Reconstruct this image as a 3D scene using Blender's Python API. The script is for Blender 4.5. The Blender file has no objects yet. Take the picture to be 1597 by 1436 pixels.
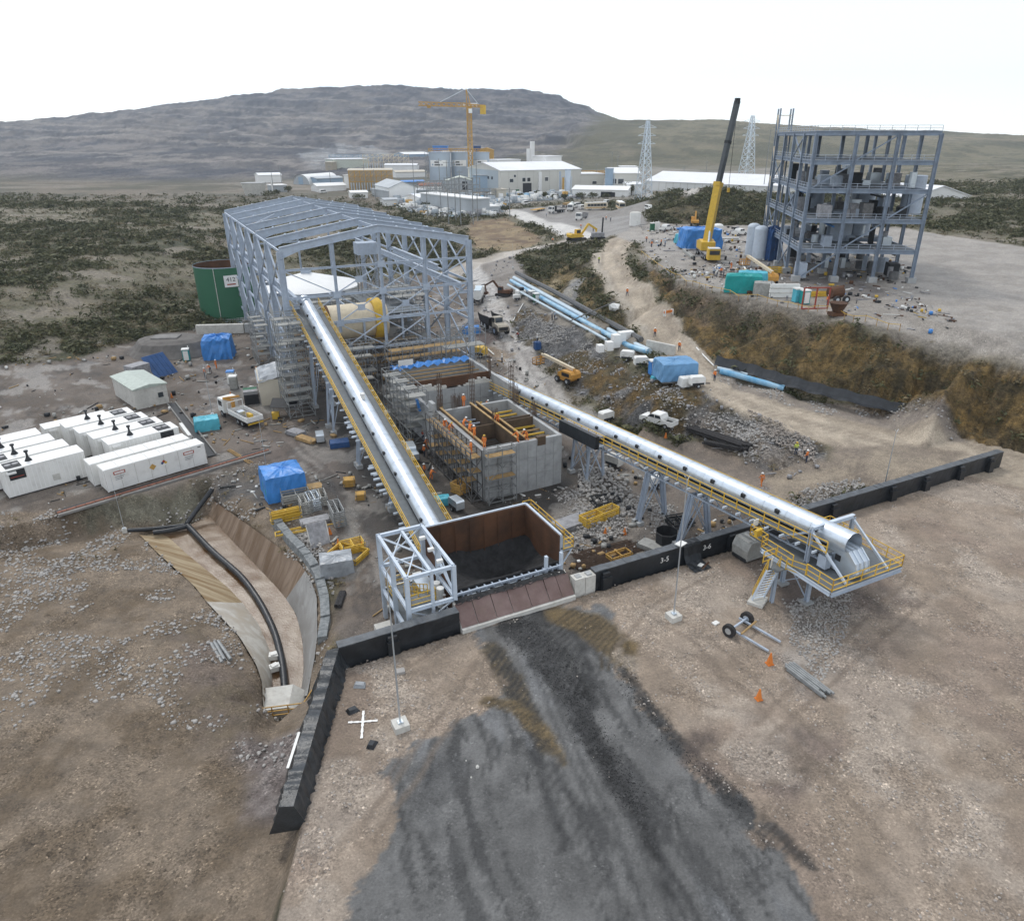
import bpy, math, random
import numpy as np
from mathutils import Vector, Matrix
from mathutils.geometry import delaunay_2d_cdt

# ------------------------------------------------------------------ camera, sky, sun, exposure
scn = bpy.context.scene
col = scn.collection
cam = bpy.data.cameras.new('camera'); camo = bpy.data.objects.new('camera', cam); col.objects.link(camo)
CH, FP, CX, CY, TH = 36.0, 1130.0, 820.0, 718.0, math.radians(24.0)
camo.location = (0, 0, CH); camo.rotation_euler = (math.radians(66.0), 0, 0)
cam.sensor_width = 36.0; cam.lens = 36.0 * FP / 1597.0; cam.shift_x = -(CX - 798.5) / 1597.0
cam.clip_end = 9000; cam.clip_start = 0.5
scn.camera = camo
SUN_EL, SUN_AZ = math.radians(52), math.radians(-35)
world = bpy.data.worlds.new('World'); scn.world = world; world.use_nodes = True
nt = world.node_tree; nt.nodes.clear()
out = nt.nodes.new('ShaderNodeOutputWorld')
sky = nt.nodes.new('ShaderNodeTexSky'); sky.sky_type = 'NISHITA'; sky.sun_disc = False
sky.sun_elevation = SUN_EL; sky.sun_rotation = SUN_AZ; sky.dust_density = 4.0; sky.altitude = 3000
b1 = nt.nodes.new('ShaderNodeBackground'); b1.inputs[1].default_value = 0.05
b2 = nt.nodes.new('ShaderNodeBackground'); b2.inputs[0].default_value = (0.95, 0.975, 1.0, 1); b2.inputs[1].default_value = 0.86
ad = nt.nodes.new('ShaderNodeAddShader')
nt.links.new(sky.outputs[0], b1.inputs[0]); nt.links.new(b1.outputs[0], ad.inputs[0]); nt.links.new(b2.outputs[0], ad.inputs[1])
nt.links.new(ad.outputs[0], out.inputs[0])
sl = bpy.data.lights.new('sun', 'SUN'); so = bpy.data.objects.new('sun', sl); col.objects.link(so)
sl.energy = 1.3; sl.angle = math.radians(11); sl.color = (1.0, 0.97, 0.92)
sd = Vector((math.sin(SUN_AZ) * math.cos(SUN_EL), math.cos(SUN_AZ) * math.cos(SUN_EL), math.sin(SUN_EL)))
so.rotation_euler = sd.to_track_quat('Z', 'Y').to_euler()
scn.view_settings.view_transform = 'Standard'; scn.view_settings.look = 'None'
scn.view_settings.exposure = 0.16; scn.view_settings.gamma = 1.0; scn.view_settings.use_curve_mapping = False

# ------------------------------------------------------------------ helpers
rnd = random.Random(7)
CT, ST = math.cos(TH), math.sin(TH)
def ray(u, v):
    b = -(v - CY) / FP
    return np.array([(u - CX) / FP, CT + b * ST, -ST + b * CT])
def G(u, v, z=0.0):
    d = ray(u, v); k = (z - CH) / d[2]
    return (d[0] * k, d[1] * k, z)
def V(u, v, y):
    d = ray(u, v); k = y / d[1]
    return (d[0] * k, y, CH + d[2] * k)
AN = math.radians(27.2)
AX, AY = math.cos(AN), math.sin(AN)
OX, OY = -5.233, 47.431
def W(s, t, z=0.0):
    return (OX + AX * s - AY * t, OY + AY * s + AX * t, z)
def ST_(x, y):
    dx, dy = x - OX, y - OY
    return dx * AX + dy * AY, -dx * AY + dy * AX

def _h(ix, iy, seed):
    h = (ix.astype(np.int64) * 374761393 + iy.astype(np.int64) * 668265263 + seed * 1442695041) & 0xffffffff
    h = ((h ^ (h >> 13)) * 1274126177) & 0xffffffff
    h = ((h ^ (h >> 15)) * 2246822519) & 0xffffffff
    return (h ^ (h >> 16)) / 4294967295.0
def vnoise(x, y, seed=0):
    ix = np.floor(x); iy = np.floor(y); fx = x - ix; fy = y - iy
    fx = fx * fx * (3 - 2 * fx); fy = fy * fy * (3 - 2 * fy)
    a = _h(ix, iy, seed); b = _h(ix + 1, iy, seed); c = _h(ix, iy + 1, seed); d = _h(ix + 1, iy + 1, seed)
    return (a + (b - a) * fx) * (1 - fy) + (c + (d - c) * fx) * fy
def fbm(x, y, scale, octv=4, seed=0, rough=0.5):
    r = 0; a = 1; t = 0; x = np.asarray(x) / scale; y = np.asarray(y) / scale
    for k in range(octv):
        r = r + a * vnoise(x * 2 ** k + 17.3 * k, y * 2 ** k - 9.1 * k, seed + k); t += a; a *= rough
    return r / t

# ------------------------------------------------------------------ materials
MATS = {}
def mat(name, c, rough=0.7, metal=0.0, var=0.12, scale=1.5, bump=0.0, spec=0.3, c2=None, dirt=0.0):
    if name in MATS: return MATS[name]
    m = bpy.data.materials.new(name); m.use_nodes = True
    n = m.node_tree; bs = n.nodes['Principled BSDF']
    bs.inputs['Roughness'].default_value = rough; bs.inputs['Metallic'].default_value = metal
    bs.inputs['Specular IOR Level'].default_value = spec
    tc = n.nodes.new('ShaderNodeNewGeometry')
    no = n.nodes.new('ShaderNodeTexNoise'); no.inputs['Scale'].default_value = scale; no.inputs['Detail'].default_value = 5
    no.inputs['Roughness'].default_value = 0.65
    n.links.new(tc.outputs['Position'], no.inputs['Vector'])
    mx = n.nodes.new('ShaderNodeMix'); mx.data_type = 'RGBA'
    lo = [max(0, x * (1 - var)) for x in c]; hi = [min(1, x * (1 + var)) for x in c]
    if c2: lo, hi = c, c2
    mx.inputs[6].default_value = (*lo, 1); mx.inputs[7].default_value = (*hi, 1)
    rp = n.nodes.new('ShaderNodeMapRange'); rp.inputs[1].default_value = 0.32; rp.inputs[2].default_value = 0.68
    n.links.new(no.outputs[0], rp.inputs[0]); n.links.new(rp.outputs[0], mx.inputs[0])
    last = mx.outputs[2]
    if dirt > 0:
        n2 = n.nodes.new('ShaderNodeTexNoise'); n2.inputs['Scale'].default_value = scale * 2.7; n2.inputs['Detail'].default_value = 6
        n.links.new(tc.outputs['Position'], n2.inputs['Vector'])
        r2 = n.nodes.new('ShaderNodeMapRange'); r2.inputs[1].default_value = 0.5; r2.inputs[2].default_value = 0.72; r2.inputs[4].default_value = dirt
        n.links.new(n2.outputs[0], r2.inputs[0])
        m2 = n.nodes.new('ShaderNodeMix'); m2.data_type = 'RGBA'
        n.links.new(r2.outputs[0], m2.inputs[0]); n.links.new(last, m2.inputs[6]); m2.inputs[7].default_value = (0.16, 0.12, 0.085, 1)
        last = m2.outputs[2]
    n.links.new(last, bs.inputs['Base Color'])
    if bump > 0:
        bp = n.nodes.new('ShaderNodeBump'); bp.inputs['Strength'].default_value = bump; bp.inputs['Distance'].default_value = 0.1
        n.links.new(no.outputs[0], bp.inputs['Height']); n.links.new(bp.outputs[0], bs.inputs['Normal'])
    MATS[name] = m
    return m
def M(k): return MATS[k]
mat('steel', (0.40, 0.46, 0.54), 0.5, 0.0, 0.10, 0.8, dirt=0.15)
mat('steel_light', (0.55, 0.62, 0.70), 0.45, 0.0, 0.08, 0.8, dirt=0.1)
mat('galv', (0.62, 0.68, 0.73), 0.32, 0.75, 0.08, 0.8)
mat('tube_sheet', (0.62, 0.68, 0.74), 0.34, 0.65, 0.10, 0.9, bump=0.12, dirt=0.10)
mat('white_paint', (0.76, 0.76, 0.73), 0.5, 0.0, 0.06, 0.45, dirt=0.17)
mat('steel_dark', (0.22, 0.27, 0.34), 0.5, 0.0, 0.2, 0.5, dirt=0.2)
mat('white_clean', (0.82, 0.82, 0.80), 0.45, 0.0, 0.03, 0.6)
mat('roof_white', (0.75, 0.76, 0.77), 0.6, 0.0, 0.06, 0.08)
mat('cream', (0.66, 0.57, 0.42), 0.6, 0.0, 0.08, 0.7, dirt=0.2)
mat('beige', (0.52, 0.48, 0.40), 0.75, 0.0, 0.08, 0.3)
mat('yellow', (0.62, 0.40, 0.05), 0.5, 0.0, 0.10, 1.2, dirt=0.2)
mat('rail_yellow', (0.68, 0.43, 0.06), 0.5, 0.0, 0.08, 1.2)
mat('ochre', (0.50, 0.30, 0.08), 0.7, 0.0, 0.2, 1.5, dirt=0.3)
mat('orange', (0.65, 0.20, 0.04), 0.6, 0.0, 0.08, 2)
mat('orange_machine', (0.55, 0.28, 0.06), 0.55, 0.0, 0.1, 1, dirt=0.35)
mat('dark', (0.025, 0.027, 0.03), 0.6, 0.0, 0.3, 2)
mat('rubber', (0.03, 0.03, 0.032), 0.85, 0.0, 0.3, 3, dirt=0.25)
mat('glass', (0.03, 0.04, 0.05), 0.08, 0.0, 0.1, 1, spec=0.8)
mat('black_liner', (0.018, 0.021, 0.025), 0.38, 0.0, 0.4, 0.8, bump=0.5, spec=0.45)
mat('liner_top', (0.095, 0.105, 0.115), 0.4, 0.0, 0.3, 1.2, bump=0.4, dirt=0.15)
mat('grey_sheet', (0.30, 0.32, 0.34), 0.35, 0.0, 0.3, 0.9, bump=0.6, spec=0.5)
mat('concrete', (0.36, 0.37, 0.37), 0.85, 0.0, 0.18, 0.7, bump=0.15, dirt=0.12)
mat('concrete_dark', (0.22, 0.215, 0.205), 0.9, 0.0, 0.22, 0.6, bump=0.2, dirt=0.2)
mat('concrete_pale', (0.55, 0.54, 0.50), 0.85, 0.0, 0.12, 1.0, dirt=0.2)
mat('formwork', (0.10, 0.07, 0.045), 0.8, 0.0, 0.3, 0.8)
mat('timber', (0.36, 0.24, 0.11), 0.8, 0.0, 0.25, 1.2)
mat('rust', (0.055, 0.030, 0.018), 0.75, 0.0, 0.25, 0.35, c2=(0.13, 0.060, 0.030), bump=0.1)
mat('wear_plate', (0.135, 0.085, 0.075), 0.6, 0.0, 0.2, 0.5, c2=(0.24, 0.17, 0.155), dirt=0.3)
mat('coal', (0.022, 0.022, 0.023), 0.85, 0.0, 0.5, 1.5, bump=0.8)
mat('spoil', (0.12, 0.095, 0.08), 0.95, 0.0, 0.3, 0.8, bump=0.7)
mat('rock', (0.30, 0.29, 0.28), 0.9, 0.0, 0.35, 0.5, c2=(0.42, 0.40, 0.37))
mat('pebble', (0.20, 0.17, 0.145), 0.9, 0.0, 0.35, 0.9, c2=(0.46, 0.42, 0.38))
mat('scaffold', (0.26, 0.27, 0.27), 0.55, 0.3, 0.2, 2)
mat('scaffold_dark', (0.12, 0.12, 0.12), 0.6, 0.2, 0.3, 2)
mat('rebar', (0.11, 0.075, 0.055), 0.8, 0.2, 0.3, 2)
mat('deck', (0.15, 0.165, 0.175), 0.6, 0.2, 0.15, 1.5)
mat('green_tank', (0.035, 0.135, 0.075), 0.5, 0.0, 0.05, 0.2)
mat('green_dark', (0.02, 0.12, 0.06), 0.6)
mat('tarp_blue', (0.045, 0.22, 0.58), 0.4, 0.0, 0.2, 0.8, bump=0.5, spec=0.5)
mat('tarp_dkblue', (0.025, 0.075, 0.2), 0.5, 0.0, 0.2, 0.8, bump=0.5)
mat('tarp_cyan', (0.09, 0.42, 0.52), 0.45, 0.0, 0.2, 0.8, bump=0.5)
mat('tarp_teal', (0.01, 0.28, 0.27), 0.5, 0.0, 0.15, 0.8, bump=0.4)
mat('pipe_blue', (0.08, 0.32, 0.55), 0.3, 0.0, 0.15, 0.4, c2=(0.45, 0.62, 0.72), spec=0.5)
mat('pipe_pale', (0.50, 0.60, 0.66), 0.3, 0.0, 0.1, 0.5, spec=0.5)
mat('red_steel', (0.30, 0.06, 0.04), 0.6, 0.0, 0.2, 1.5)
mat('sign_red', (0.35, 0.06, 0.03), 0.6)
mat('skin', (0.32, 0.17, 0.10), 0.6)
mat('vest_orange', (0.75, 0.22, 0.05), 0.7)
mat('vest_yellow', (0.55, 0.65, 0.08), 0.7)
mat('trouser', (0.05, 0.06, 0.09), 0.8)
mat('pallet_grey', (0.33, 0.33, 0.31), 0.6, 0.2, 0.2, 2.5)
mat('mix_grey', (0.28, 0.28, 0.29), 0.6, 0.0, 0.3, 2.0)
mat('brick_red', (0.24, 0.11, 0.075), 0.8, 0.0, 0.3, 3)
mat('leaf', (0.035, 0.045, 0.018), 0.8, 0.0, 0.4, 0.3, c2=(0.12, 0.115, 0.055))
mat('leaf_dry', (0.10, 0.085, 0.045), 0.85, 0.0, 0.4, 0.5, c2=(0.20, 0.16, 0.09))
mat('bark', (0.10, 0.08, 0.06), 0.9)

# ------------------------------------------------------------------ object helpers
def thing(name, label, cat, loc=(0, 0, 0), rz=0.0, group=None):
    o = bpy.data.objects.new(name, None); col.objects.link(o); o.empty_display_size = 0.2
    o.location = loc; o.rotation_euler = (0, 0, rz)
    o['label'] = label; o['category'] = cat
    if group: o['group'] = group
    return o
def tag(o, label, cat, group=None):
    o['label'] = label; o['category'] = cat
    if group: o['group'] = group
    return o
class MB:
    def __init__(s): s.v = []; s.f = []
    def quad8(s, p):
        b = len(s.v); s.v += [tuple(q) for q in p]
        s.f += [(b, b+3, b+2, b+1), (b+4, b+5, b+6, b+7), (b, b+1, b+5, b+4), (b+1, b+2, b+6, b+5), (b+2, b+3, b+7, b+6), (b+3, b, b+4, b+7)]
        return s
    def box(s, x0, x1, y0, y1, z0, z1):
        return s.quad8([(x0,y0,z0),(x1,y0,z0),(x1,y1,z0),(x0,y1,z0),(x0,y0,z1),(x1,y0,z1),(x1,y1,z1),(x0,y1,z1)])
    def bx(s, c, d, rz=0, tilt=0):
        cx, cy, cz = c; a, b, h = d[0]/2, d[1]/2, d[2]/2; ca, sa = math.cos(rz), math.sin(rz); ct, st = math.cos(tilt), math.sin(tilt)
        P = []
        for z in (-h, h):
            for x, y in ((-a,-b),(a,-b),(a,b),(-a,b)):
                x2 = x*ct - z*st; z2 = x*st + z*ct
                P.append((cx + x2*ca - y*sa, cy + x2*sa + y*ca, cz + z2))
        return s.quad8(P)
    def beam(s, p, q, w=0.2, h=None, up=(0,0,1)):
        h = h or w; p = Vector(p); q = Vector(q); d = (q-p)
        if d.length < 1e-6: return s
        d.normalize(); up = Vector(up)
        if abs(d.dot(up)) > 0.98: up = Vector((0,1,0))
        x = d.cross(up).normalized()*(w/2); y = x.normalized().cross(d)*(h/2)
        return s.quad8([p-x-y, p+x-y, p+x+y, p-x+y, q-x-y, q+x-y, q+x+y, q-x+y])
    def ibeam(s, p, q, w, h, t=0.05, up=(0,0,1)):
        p = Vector(p); q = Vector(q); d = (q-p).normalized(); up = Vector(up)
        if abs(d.dot(up)) > 0.98: up = Vector((0,1,0))
        x = d.cross(up).normalized(); y = x.cross(d)
        s.beam(p, q, t, h-2*t, up)
        o = y*(h/2-t/2)
        s.beam(p+o, q+o, w, t, up); s.beam(p-o, q-o, w, t, up)
        return s
    def tube(s, p, q, r, n=10, r2=None, cap=True, a0=0, a1=None, up=(0,0,1)):
        p = Vector(p); q = Vector(q); d = (q-p).normalized(); up = Vector(up)
        if abs(d.dot(up)) > 0.98: up = Vector((0,1,0))
        x = d.cross(up).normalized(); y = x.cross(d); r2 = r if r2 is None else r2
        b = len(s.v)
        full = a1 is None
        m = n if full else n+1
        for k in range(m):
            a = (2*math.pi*k/n) if full else (a0+(a1-a0)*k/n)
            e = x*math.cos(a)+y*math.sin(a)
            s.v.append(tuple(p+e*r)); s.v.append(tuple(q+e*r2))
        for k in range(n if full else n):
            k2 = (k+1) % m
            s.f.append((b+2*k, b+2*k2, b+2*k2+1, b+2*k+1))
        if full and cap:
            s.f.append(tuple(b+2*k for k in range(n))[::-1]); s.f.append(tuple(b+2*k+1 for k in range(n)))
        return s
    def path(s, pts, r, n=8):
        for a, b in zip(pts[:-1], pts[1:]): s.tube(a, b, r, n)
        return s
    def poly(s, pts, z0, z1):       # vertical prism of a plan outline
        b = len(s.v); n = len(pts)
        s.v += [(x,y,z0) for x,y in pts]+[(x,y,z1) for x,y in pts]
        s.f.append(tuple(range(b+n-1, b-1, -1))); s.f.append(tuple(range(b+n, b+2*n)))
        for k in range(n):
            k2=(k+1)%n; s.f.append((b+k, b+k2, b+n+k2, b+n+k))
        return s
    def prof(s, pts, y0, y1):       # profile in x,z extruded along y
        b = len(s.v); n = len(pts)
        s.v += [(x,y0,z) for x,z in pts]+[(x,y1,z) for x,z in pts]
        s.f.append(tuple(range(b, b+n))); s.f.append(tuple(range(b+2*n-1, b+n-1, -1)))
        for k in range(n):
            k2=(k+1)%n; s.f.append((b+k, b+n+k, b+n+k2, b+k2))
        return s
    def profx(s, pts, x0, x1):      # profile in y,z extruded along x
        b = len(s.v); n = len(pts)
        s.v += [(x0,y,z) for y,z in pts]+[(x1,y,z) for y,z in pts]
        s.f.append(tuple(range(b, b+n))); s.f.append(tuple(range(b+2*n-1, b+n-1, -1)))
        for k in range(n):
            k2=(k+1)%n; s.f.append((b+k, b+n+k, b+n+k2, b+k2))
        return s
    def quad(s, a, b_, c, d):
        b = len(s.v); s.v += [tuple(a), tuple(b_), tuple(c), tuple(d)]; s.f.append((b,b+1,b+2,b+3)); return s
    def dome(s, c, r, h, n=12, k=4):
        b = len(s.v)
        for i in range(k):
            a = math.pi/2*i/k
            for j in range(n):
                t = 2*math.pi*j/n; s.v.append((c[0]+r*math.cos(a)*math.cos(t), c[1]+r*math.cos(a)*math.sin(t), c[2]+h*math.sin(a)))
        s.v.append((c[0],c[1],c[2]+h)); top = len(s.v)-1
        for i in range(k-1):
            for j in range(n):
                j2=(j+1)%n; s.f.append((b+i*n+j, b+i*n+j2, b+(i+1)*n+j2, b+(i+1)*n+j))
        for j in range(n): s.f.append((b+(k-1)*n+j, b+(k-1)*n+(j+1)%n, top))
        return s
    def mesh(s, name, m, smooth=False):
        me = bpy.data.meshes.new(name); me.from_pydata(s.v, [], s.f)
        me.materials.append(M(m) if isinstance(m, str) else m)
        me.validate(); me.update()
        if smooth:
            me.polygons.foreach_set('use_smooth', [True]*len(me.polygons))
            me.set_sharp_from_angle(angle=math.radians(40))
        return me
    def build(s, name, m, parent=None, loc=(0,0,0), rz=0, smooth=False, label=None):
        if not s.v: return None
        return put(name, s.mesh(name, m, smooth), parent, loc, rz, label)
def put(name, me, parent=None, loc=(0,0,0), rz=0, label=None):
    o = bpy.data.objects.new(name, me); col.objects.link(o); o.parent = parent
    o.location = loc; o.rotation_euler = (0,0,rz)
    if label: o['label'] = label
    return o
def copy_thing(o, loc, rz, label=None, group=None, sc=1.0):
    def rec(a, par):
        c = a.copy(); col.objects.link(c)
        if par is not None: c.parent = par
        for ch in kids.get(a.name, []): rec(ch, c)
        return c
    kids = {}
    stack = [o]
    while stack:
        a = stack.pop()
        if a.children: kids[a.name] = list(a.children); stack += list(a.children)
    c = rec(o, None); c.location = loc; c.rotation_euler = (0,0,rz)
    if sc != 1.0: c.scale = (sc, sc, sc)
    if label: c['label'] = label
    if group: c['group'] = group
    return c
def rail(pts, h=1.05, post=1.5, r=0.035, mid=True):
    m = MB()
    for a, b in zip(pts[:-1], pts[1:]):
        a = Vector(a); b = Vector(b); L = (b-a).length; n = max(1, round(L/post))
        for z in ((h, h*0.55, 0.12) if mid else (h,)):
            m.beam(a+Vector((0,0,z)), b+Vector((0,0,z)), r*1.6)
        for k in range(n+1):
            p = a.lerp(b, k/n); m.beam(p, p+Vector((0,0,h)), r*1.8)
    return m
def text(body, size, parent, loc, rot, m, name='lettering'):
    c = bpy.data.curves.new(name, 'FONT'); c.body = body; c.size = size; c.extrude = 0.004; c.align_x = 'CENTER'; c.align_y = 'CENTER'
    o = bpy.data.objects.new(name, c); col.objects.link(o)
    me = bpy.data.meshes.new_from_object(o); bpy.data.objects.remove(o)
    me.materials.clear(); me.materials.append(M(m))
    o = bpy.data.objects.new(name, me); col.objects.link(o); o.parent = parent; o.location = loc; o.rotation_euler = rot
    return o
# ------------------------------------------------------------------ ground: surveyed points, triangulated
PTS = []
def gp(*l):
    for u, v, z in l: PTS.append(G(u, v, z))
def wp(*l):
    for s, t, z in l: PTS.append(W(s, t, z))
def gl_(L, n=4):
    for a, b in zip(L[:-1], L[1:]):
        for k in range(n): f = k/n; A_, B_ = np.array(G(*a)), np.array(G(*b)); PTS.append(tuple(A_+(B_-A_)*f))
    PTS.append(G(*L[-1]))
def vp(*l):
    for u, v, y in l: PTS.append(V(u, v, y))
# loading pad (foreground)
wp(*[(-9.4+k*2.0,-.3,0) for k in range(37)])
wp(*[(-9.4+k*2.0,.9,float(np.interp(-9.4+k*2,[-9.4,10,18,25,31,36,45,56,64],[-3.5,-3.5,-3.4,-2.9,-2,-1.2,-.6,-.3,0]))) for k in range(37)])
wp((-9.6,-0.6,0),(-12,-6,0),(-14.6,-11.6,0),(-20,-24,0),(-30,-45,0),(0,-12,0.1),(12,-12,0),(30,-12,0),(0,-30,0),(25,-30,0),(60,-30,0),(110,-30,0),(60,-12,0),(0,-60,0),(60,-80,0),(-40,-80,0))
wp((-10.7,0.0,-3.5),(-13.2,-6,-2.6),(-15.8,-11.6,-2.2),(-21.5,-24,-2),(-33,-45,-2))
gp((400,1200,-4),(330,1230,-3.5),(200,1300,-3.2),(0,1436,-3),(-300,1500,-3),(300,1180,-4.2))
# lined channel (bed left lower than its lining, which is its own mesh)
LRIM = [(100,790,-7.2),(217.7,834,-6.8),(247,863.6,-6.3),(303,913.6,-6),(326.6,943,-5.8),(373.7,993,-5.8),(400,1037,-6),(409,1063.7,-6.2),(410.5,1102,-7.0)]
LTOE = [(200,812,-7.2),(262,837,-7.4),(291,863.6,-7.8),(356,916.6,-8.5),(380,943,-8.8),(403,972.5,-9.05),(420.8,1013.7,-9.3),(425,1060,-9.55),(423,1096,-9.7)]
RTOE = [(310,790,-7.3),(326.6,804.7,-7.4),(367.8,849,-7.9),(432.5,916.6,-8.5),(450,938,-8.7),(462,957.8,-8.85),(472,999,-9.2),(474,1045,-9.45),(468,1087,-9.65)]
RRIM = [(318,770,-6.2),(344,788.6,-5.5),(400,828,-4.7),(467.8,878,-4.3),(485,905,-4.3),(494,931,-4.3),(495,990,-4.6),(490,1030,-5.0),(479,1085,-6.5)]
gl_(LRIM[1:]); gl_([(u,v,z-1.0) for u,v,z in LTOE[1:]]); gl_([(u,v,z-1.0) for u,v,z in RTOE[1:]]); gl_(RRIM[1:])
gp((445,1125,-9.5),(430,1130,-6),(470,1110,-5.5),(398,1105,-4.5),(380,1140,-4.5))
gp((200,880,-5.5),(260,960,-5),(310,1030,-4.7),(350,1090,-4.5),(150,900,-5),(0,900,-4.5),(-200,1000,-4),(120,1100,-4),(-150,1250,-3.5))
# generator terrace and its bank
gl_([(-300,900,-3.6),(-100,845,-3.6),(60,812,-3.6),(120,795,-3.6),(170,783,-3.6),(250,763,-3.6),(330,744,-3.6),(415,722,-3.6)],5)
gl_([(-300,930,-5.5),(-50,872,-6.0),(60,850,-6.2),(150,831,-6.4),(200,826,-6.5),(250,818,-6.8),(290,806,-6.8),(312,786,-6.0),(345,768,-4.6),(415,732,-3.8)],6); gp((380,790,-4.2),(420,800,-3.8),(445,805,-3.6))
# plant level
gp((450,720,-3.5),(500,800,-3.5),(560,900,-3.5),(560,960,-3.5),(510,860,-3.6),(525,985,-3.6),(515,1010,-3.7),(500,620,-3.5),(420,560,-3.5),(380,500,-3.5),(300,520,-3.3),(230,540,-3.2),(200,600,-3.5),(100,650,-3.5),(-100,700,-3.3),(-300,720,-3))
wp((5,30,-3.6),(10,50,-3.6),(25,30,-3.4),(20,15,-3.4),(5,80,-3.6),(30,80,-3.6),(35,60,-3.4),(10,110,-3.0),(30,110,-2.6),(-30,60,-3.5),(-40,40,-3.5))
gp((930,740,-3.0),(880,700,-3.2),(1000,780,-2.9),(1080,800,-2.6))
# slopes and land behind the green tank and behind the steel frame
gp((300,470,-2.2),(250,480,-1),(150,500,0),(0,520,1),(-300,560,2),(290,430,1.5),(200,440,3),(100,450,4),(-200,470,6))
gp((330,400,3),(380,340,5),(470,345,4),(560,345,3.5),(640,345,4),(690,350,4),(420,430,-1),(540,410,0),(640,420,-1),(720,440,-1.2))
gp((250,380,6),(150,360,8),(0,350,9),(-300,350,10),(400,305,7),(300,310,8),(470,300,7.5),(560,310,7),(640,310,7))
# lower haul trench and road past the frame
gp((735,412,1.6),(700,425,0.6),(768,405,2.2),(740,440,0.8),(785,440,0.8),(745,480,-1),(790,480,-.8),(755,530,-2.5),(810,530,-2.3),(780,575,-3.1),(845,580,-2.9),(830,620,-3.2),(880,620,-3),(900,665,-3.2),(950,660,-2.9),(980,700,-2.9),(1060,730,-2.4),(1120,750,-1.9),(1180,775,-1.2),(1240,790,-.7),(1050,700,-2.4),(1130,715,-1.9),(1000,675,-2.7),(1080,685,-2.2),(1180,740,-1.2),(1215,745,-1))
# rock bank with crest
gp((820,490,0.5),(850,530,0.2),(900,575,-0.2),(950,620,-0.5),(1010,655,-0.4),(1090,672,-.6),(1150,695,-.8))
gp((815,462,1.3),(860,490,1.9),(900,510,2.2),(950,545,2.4),(990,575,2.6),(1030,600,2.7),(1080,608,2.6),(1120,618,2.4),(1180,645,1.6),(1240,672,1.0),(1285,692,.6),(1290,715,.2),(1250,735,-.3),(1210,715,.2),(1170,680,.8),(1100,640,1.4),(1020,625,1.6),(960,590,1.4),(900,545,1.2))
# pipe bench
gp((795,438,1.4),(830,440,1.5),(870,470,1.9),(920,498,2.2),(960,520,2.5),(1005,540,2.8),(1030,560,3.1),(990,556,2.7),(850,470,1.8))
# cut above pipes up to haul road
gp((800,425,2.4),(830,415,3.6),(870,408,4.6),(905,400,5.6),(930,425,6.2),(880,440,3.4),(940,465,5.2),(960,500,4.8),(1000,515,4.6),(905,380,5.6),(780,412,2.6))
# haul road: left and right edges
HR = [(1600,725,-.6),(1500,700,-.3),(1380,680,.2),(1280,655,.8),(1200,632,1.5),(1120,598,2.6),(1075,560,4),(1030,510,5.5),(990,460,7),(958,420,8.3),(948,395,9),(968,376,9.6),(1010,362,10),(1060,360,10.4)]
gp((1600,705,-.4),(1440,655,.4),(1350,640,.7),(1250,618,1.3),(1160,590,2.3),(1110,565,3.4),(1070,520,5),(1030,470,6.8),(995,430,8),(980,405,8.8),(1000,385,9.4),(1040,375,10))
gp((1440,700,0),(1320,690,.4),(1220,660,1.2),(1130,620,2.3),(1085,600,3),(1040,560,4),(995,520,5.2),(955,465,6.8),(930,425,8.0),(928,395,8.8),(945,370,9.4),(990,355,9.8),(1380,760,-.6),(1300,740,-.4),(1440,740,-.3),(1550,760,-.2))
# cut slope right: crest (platform edge) and foot
CREST = [(1000,398,9.8),(1025,418,10.1),(1060,440,10.3),(1110,456,10.6),(1180,470,10.8),(1260,488,10.8),(1330,503,10.8),(1420,523,9.6),(1520,548,8.8),(1700,596,8.2)]
gl_(CREST); gp((1050,455,8.0),(1075,500,6.4),(1100,545,4.6),(1150,578,3.4),(1230,605,2.2),(1320,622,1.4),(1420,645,1.0),(1520,672,.5),(1700,720,0))
gp((1120,500,7.3),(1200,520,7.6),(1290,545,7.2),(1380,575,6.6),(1480,600,6.2),(1200,560,5),(1320,585,4.6),(1420,610,4.2),(1160,530,5.6))
gp((1080,395,10.8),(1130,420,10.8),(1200,445,10.9),(1300,470,11),(1400,490,11),(1550,520,11),(1100,372,10.9),(1200,370,11),(1350,380,11),(1500,400,11),(1700,430,11),(1900,500,11),(1060,345,10.6),(1010,348,10.4),(1180,350,11),(1300,352,11.5),(1500,350,12))
# scrub mound
gp((1005,335,10.5),(1020,310,14),(1050,298,17.5),(1090,291,19.5),(1130,296,19),(1170,300,18),(1200,310,15),(1050,325,14),(1100,325,14.5),(1160,328,14),(1215,340,11.5))
PTS += [(G(1090,291,19.5)[0], 290.0, 12.0), (G(1030,291,19.5)[0], 290.0, 10.0), (G(1190,291,19.5)[0], 290, 12)]
# middle ground
gp((880,378,5.3),(800,396,3.2),(850,350,5.6),(800,330,5.8),(740,392,3),(750,360,3.2),(800,375,3.6),(840,372,4.0),(830,350,4.4),(720,330,4.8),(700,318,5.2),(900,345,6),(960,330,6.6),(1000,318,7.5),(880,318,6.4),(940,355,7.4),(920,375,6.2))
gp((700,300,7.5),(800,300,7.5),(900,300,7.6),(1000,295,9),(700,285,9),(1000,280,10),(1200,285,12),(1400,300,14),(1700,320,14),(400,265,9),(600,265,10),(900,268,10),(200,275,9),(-200,300,9),(1600,270,16))
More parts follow.
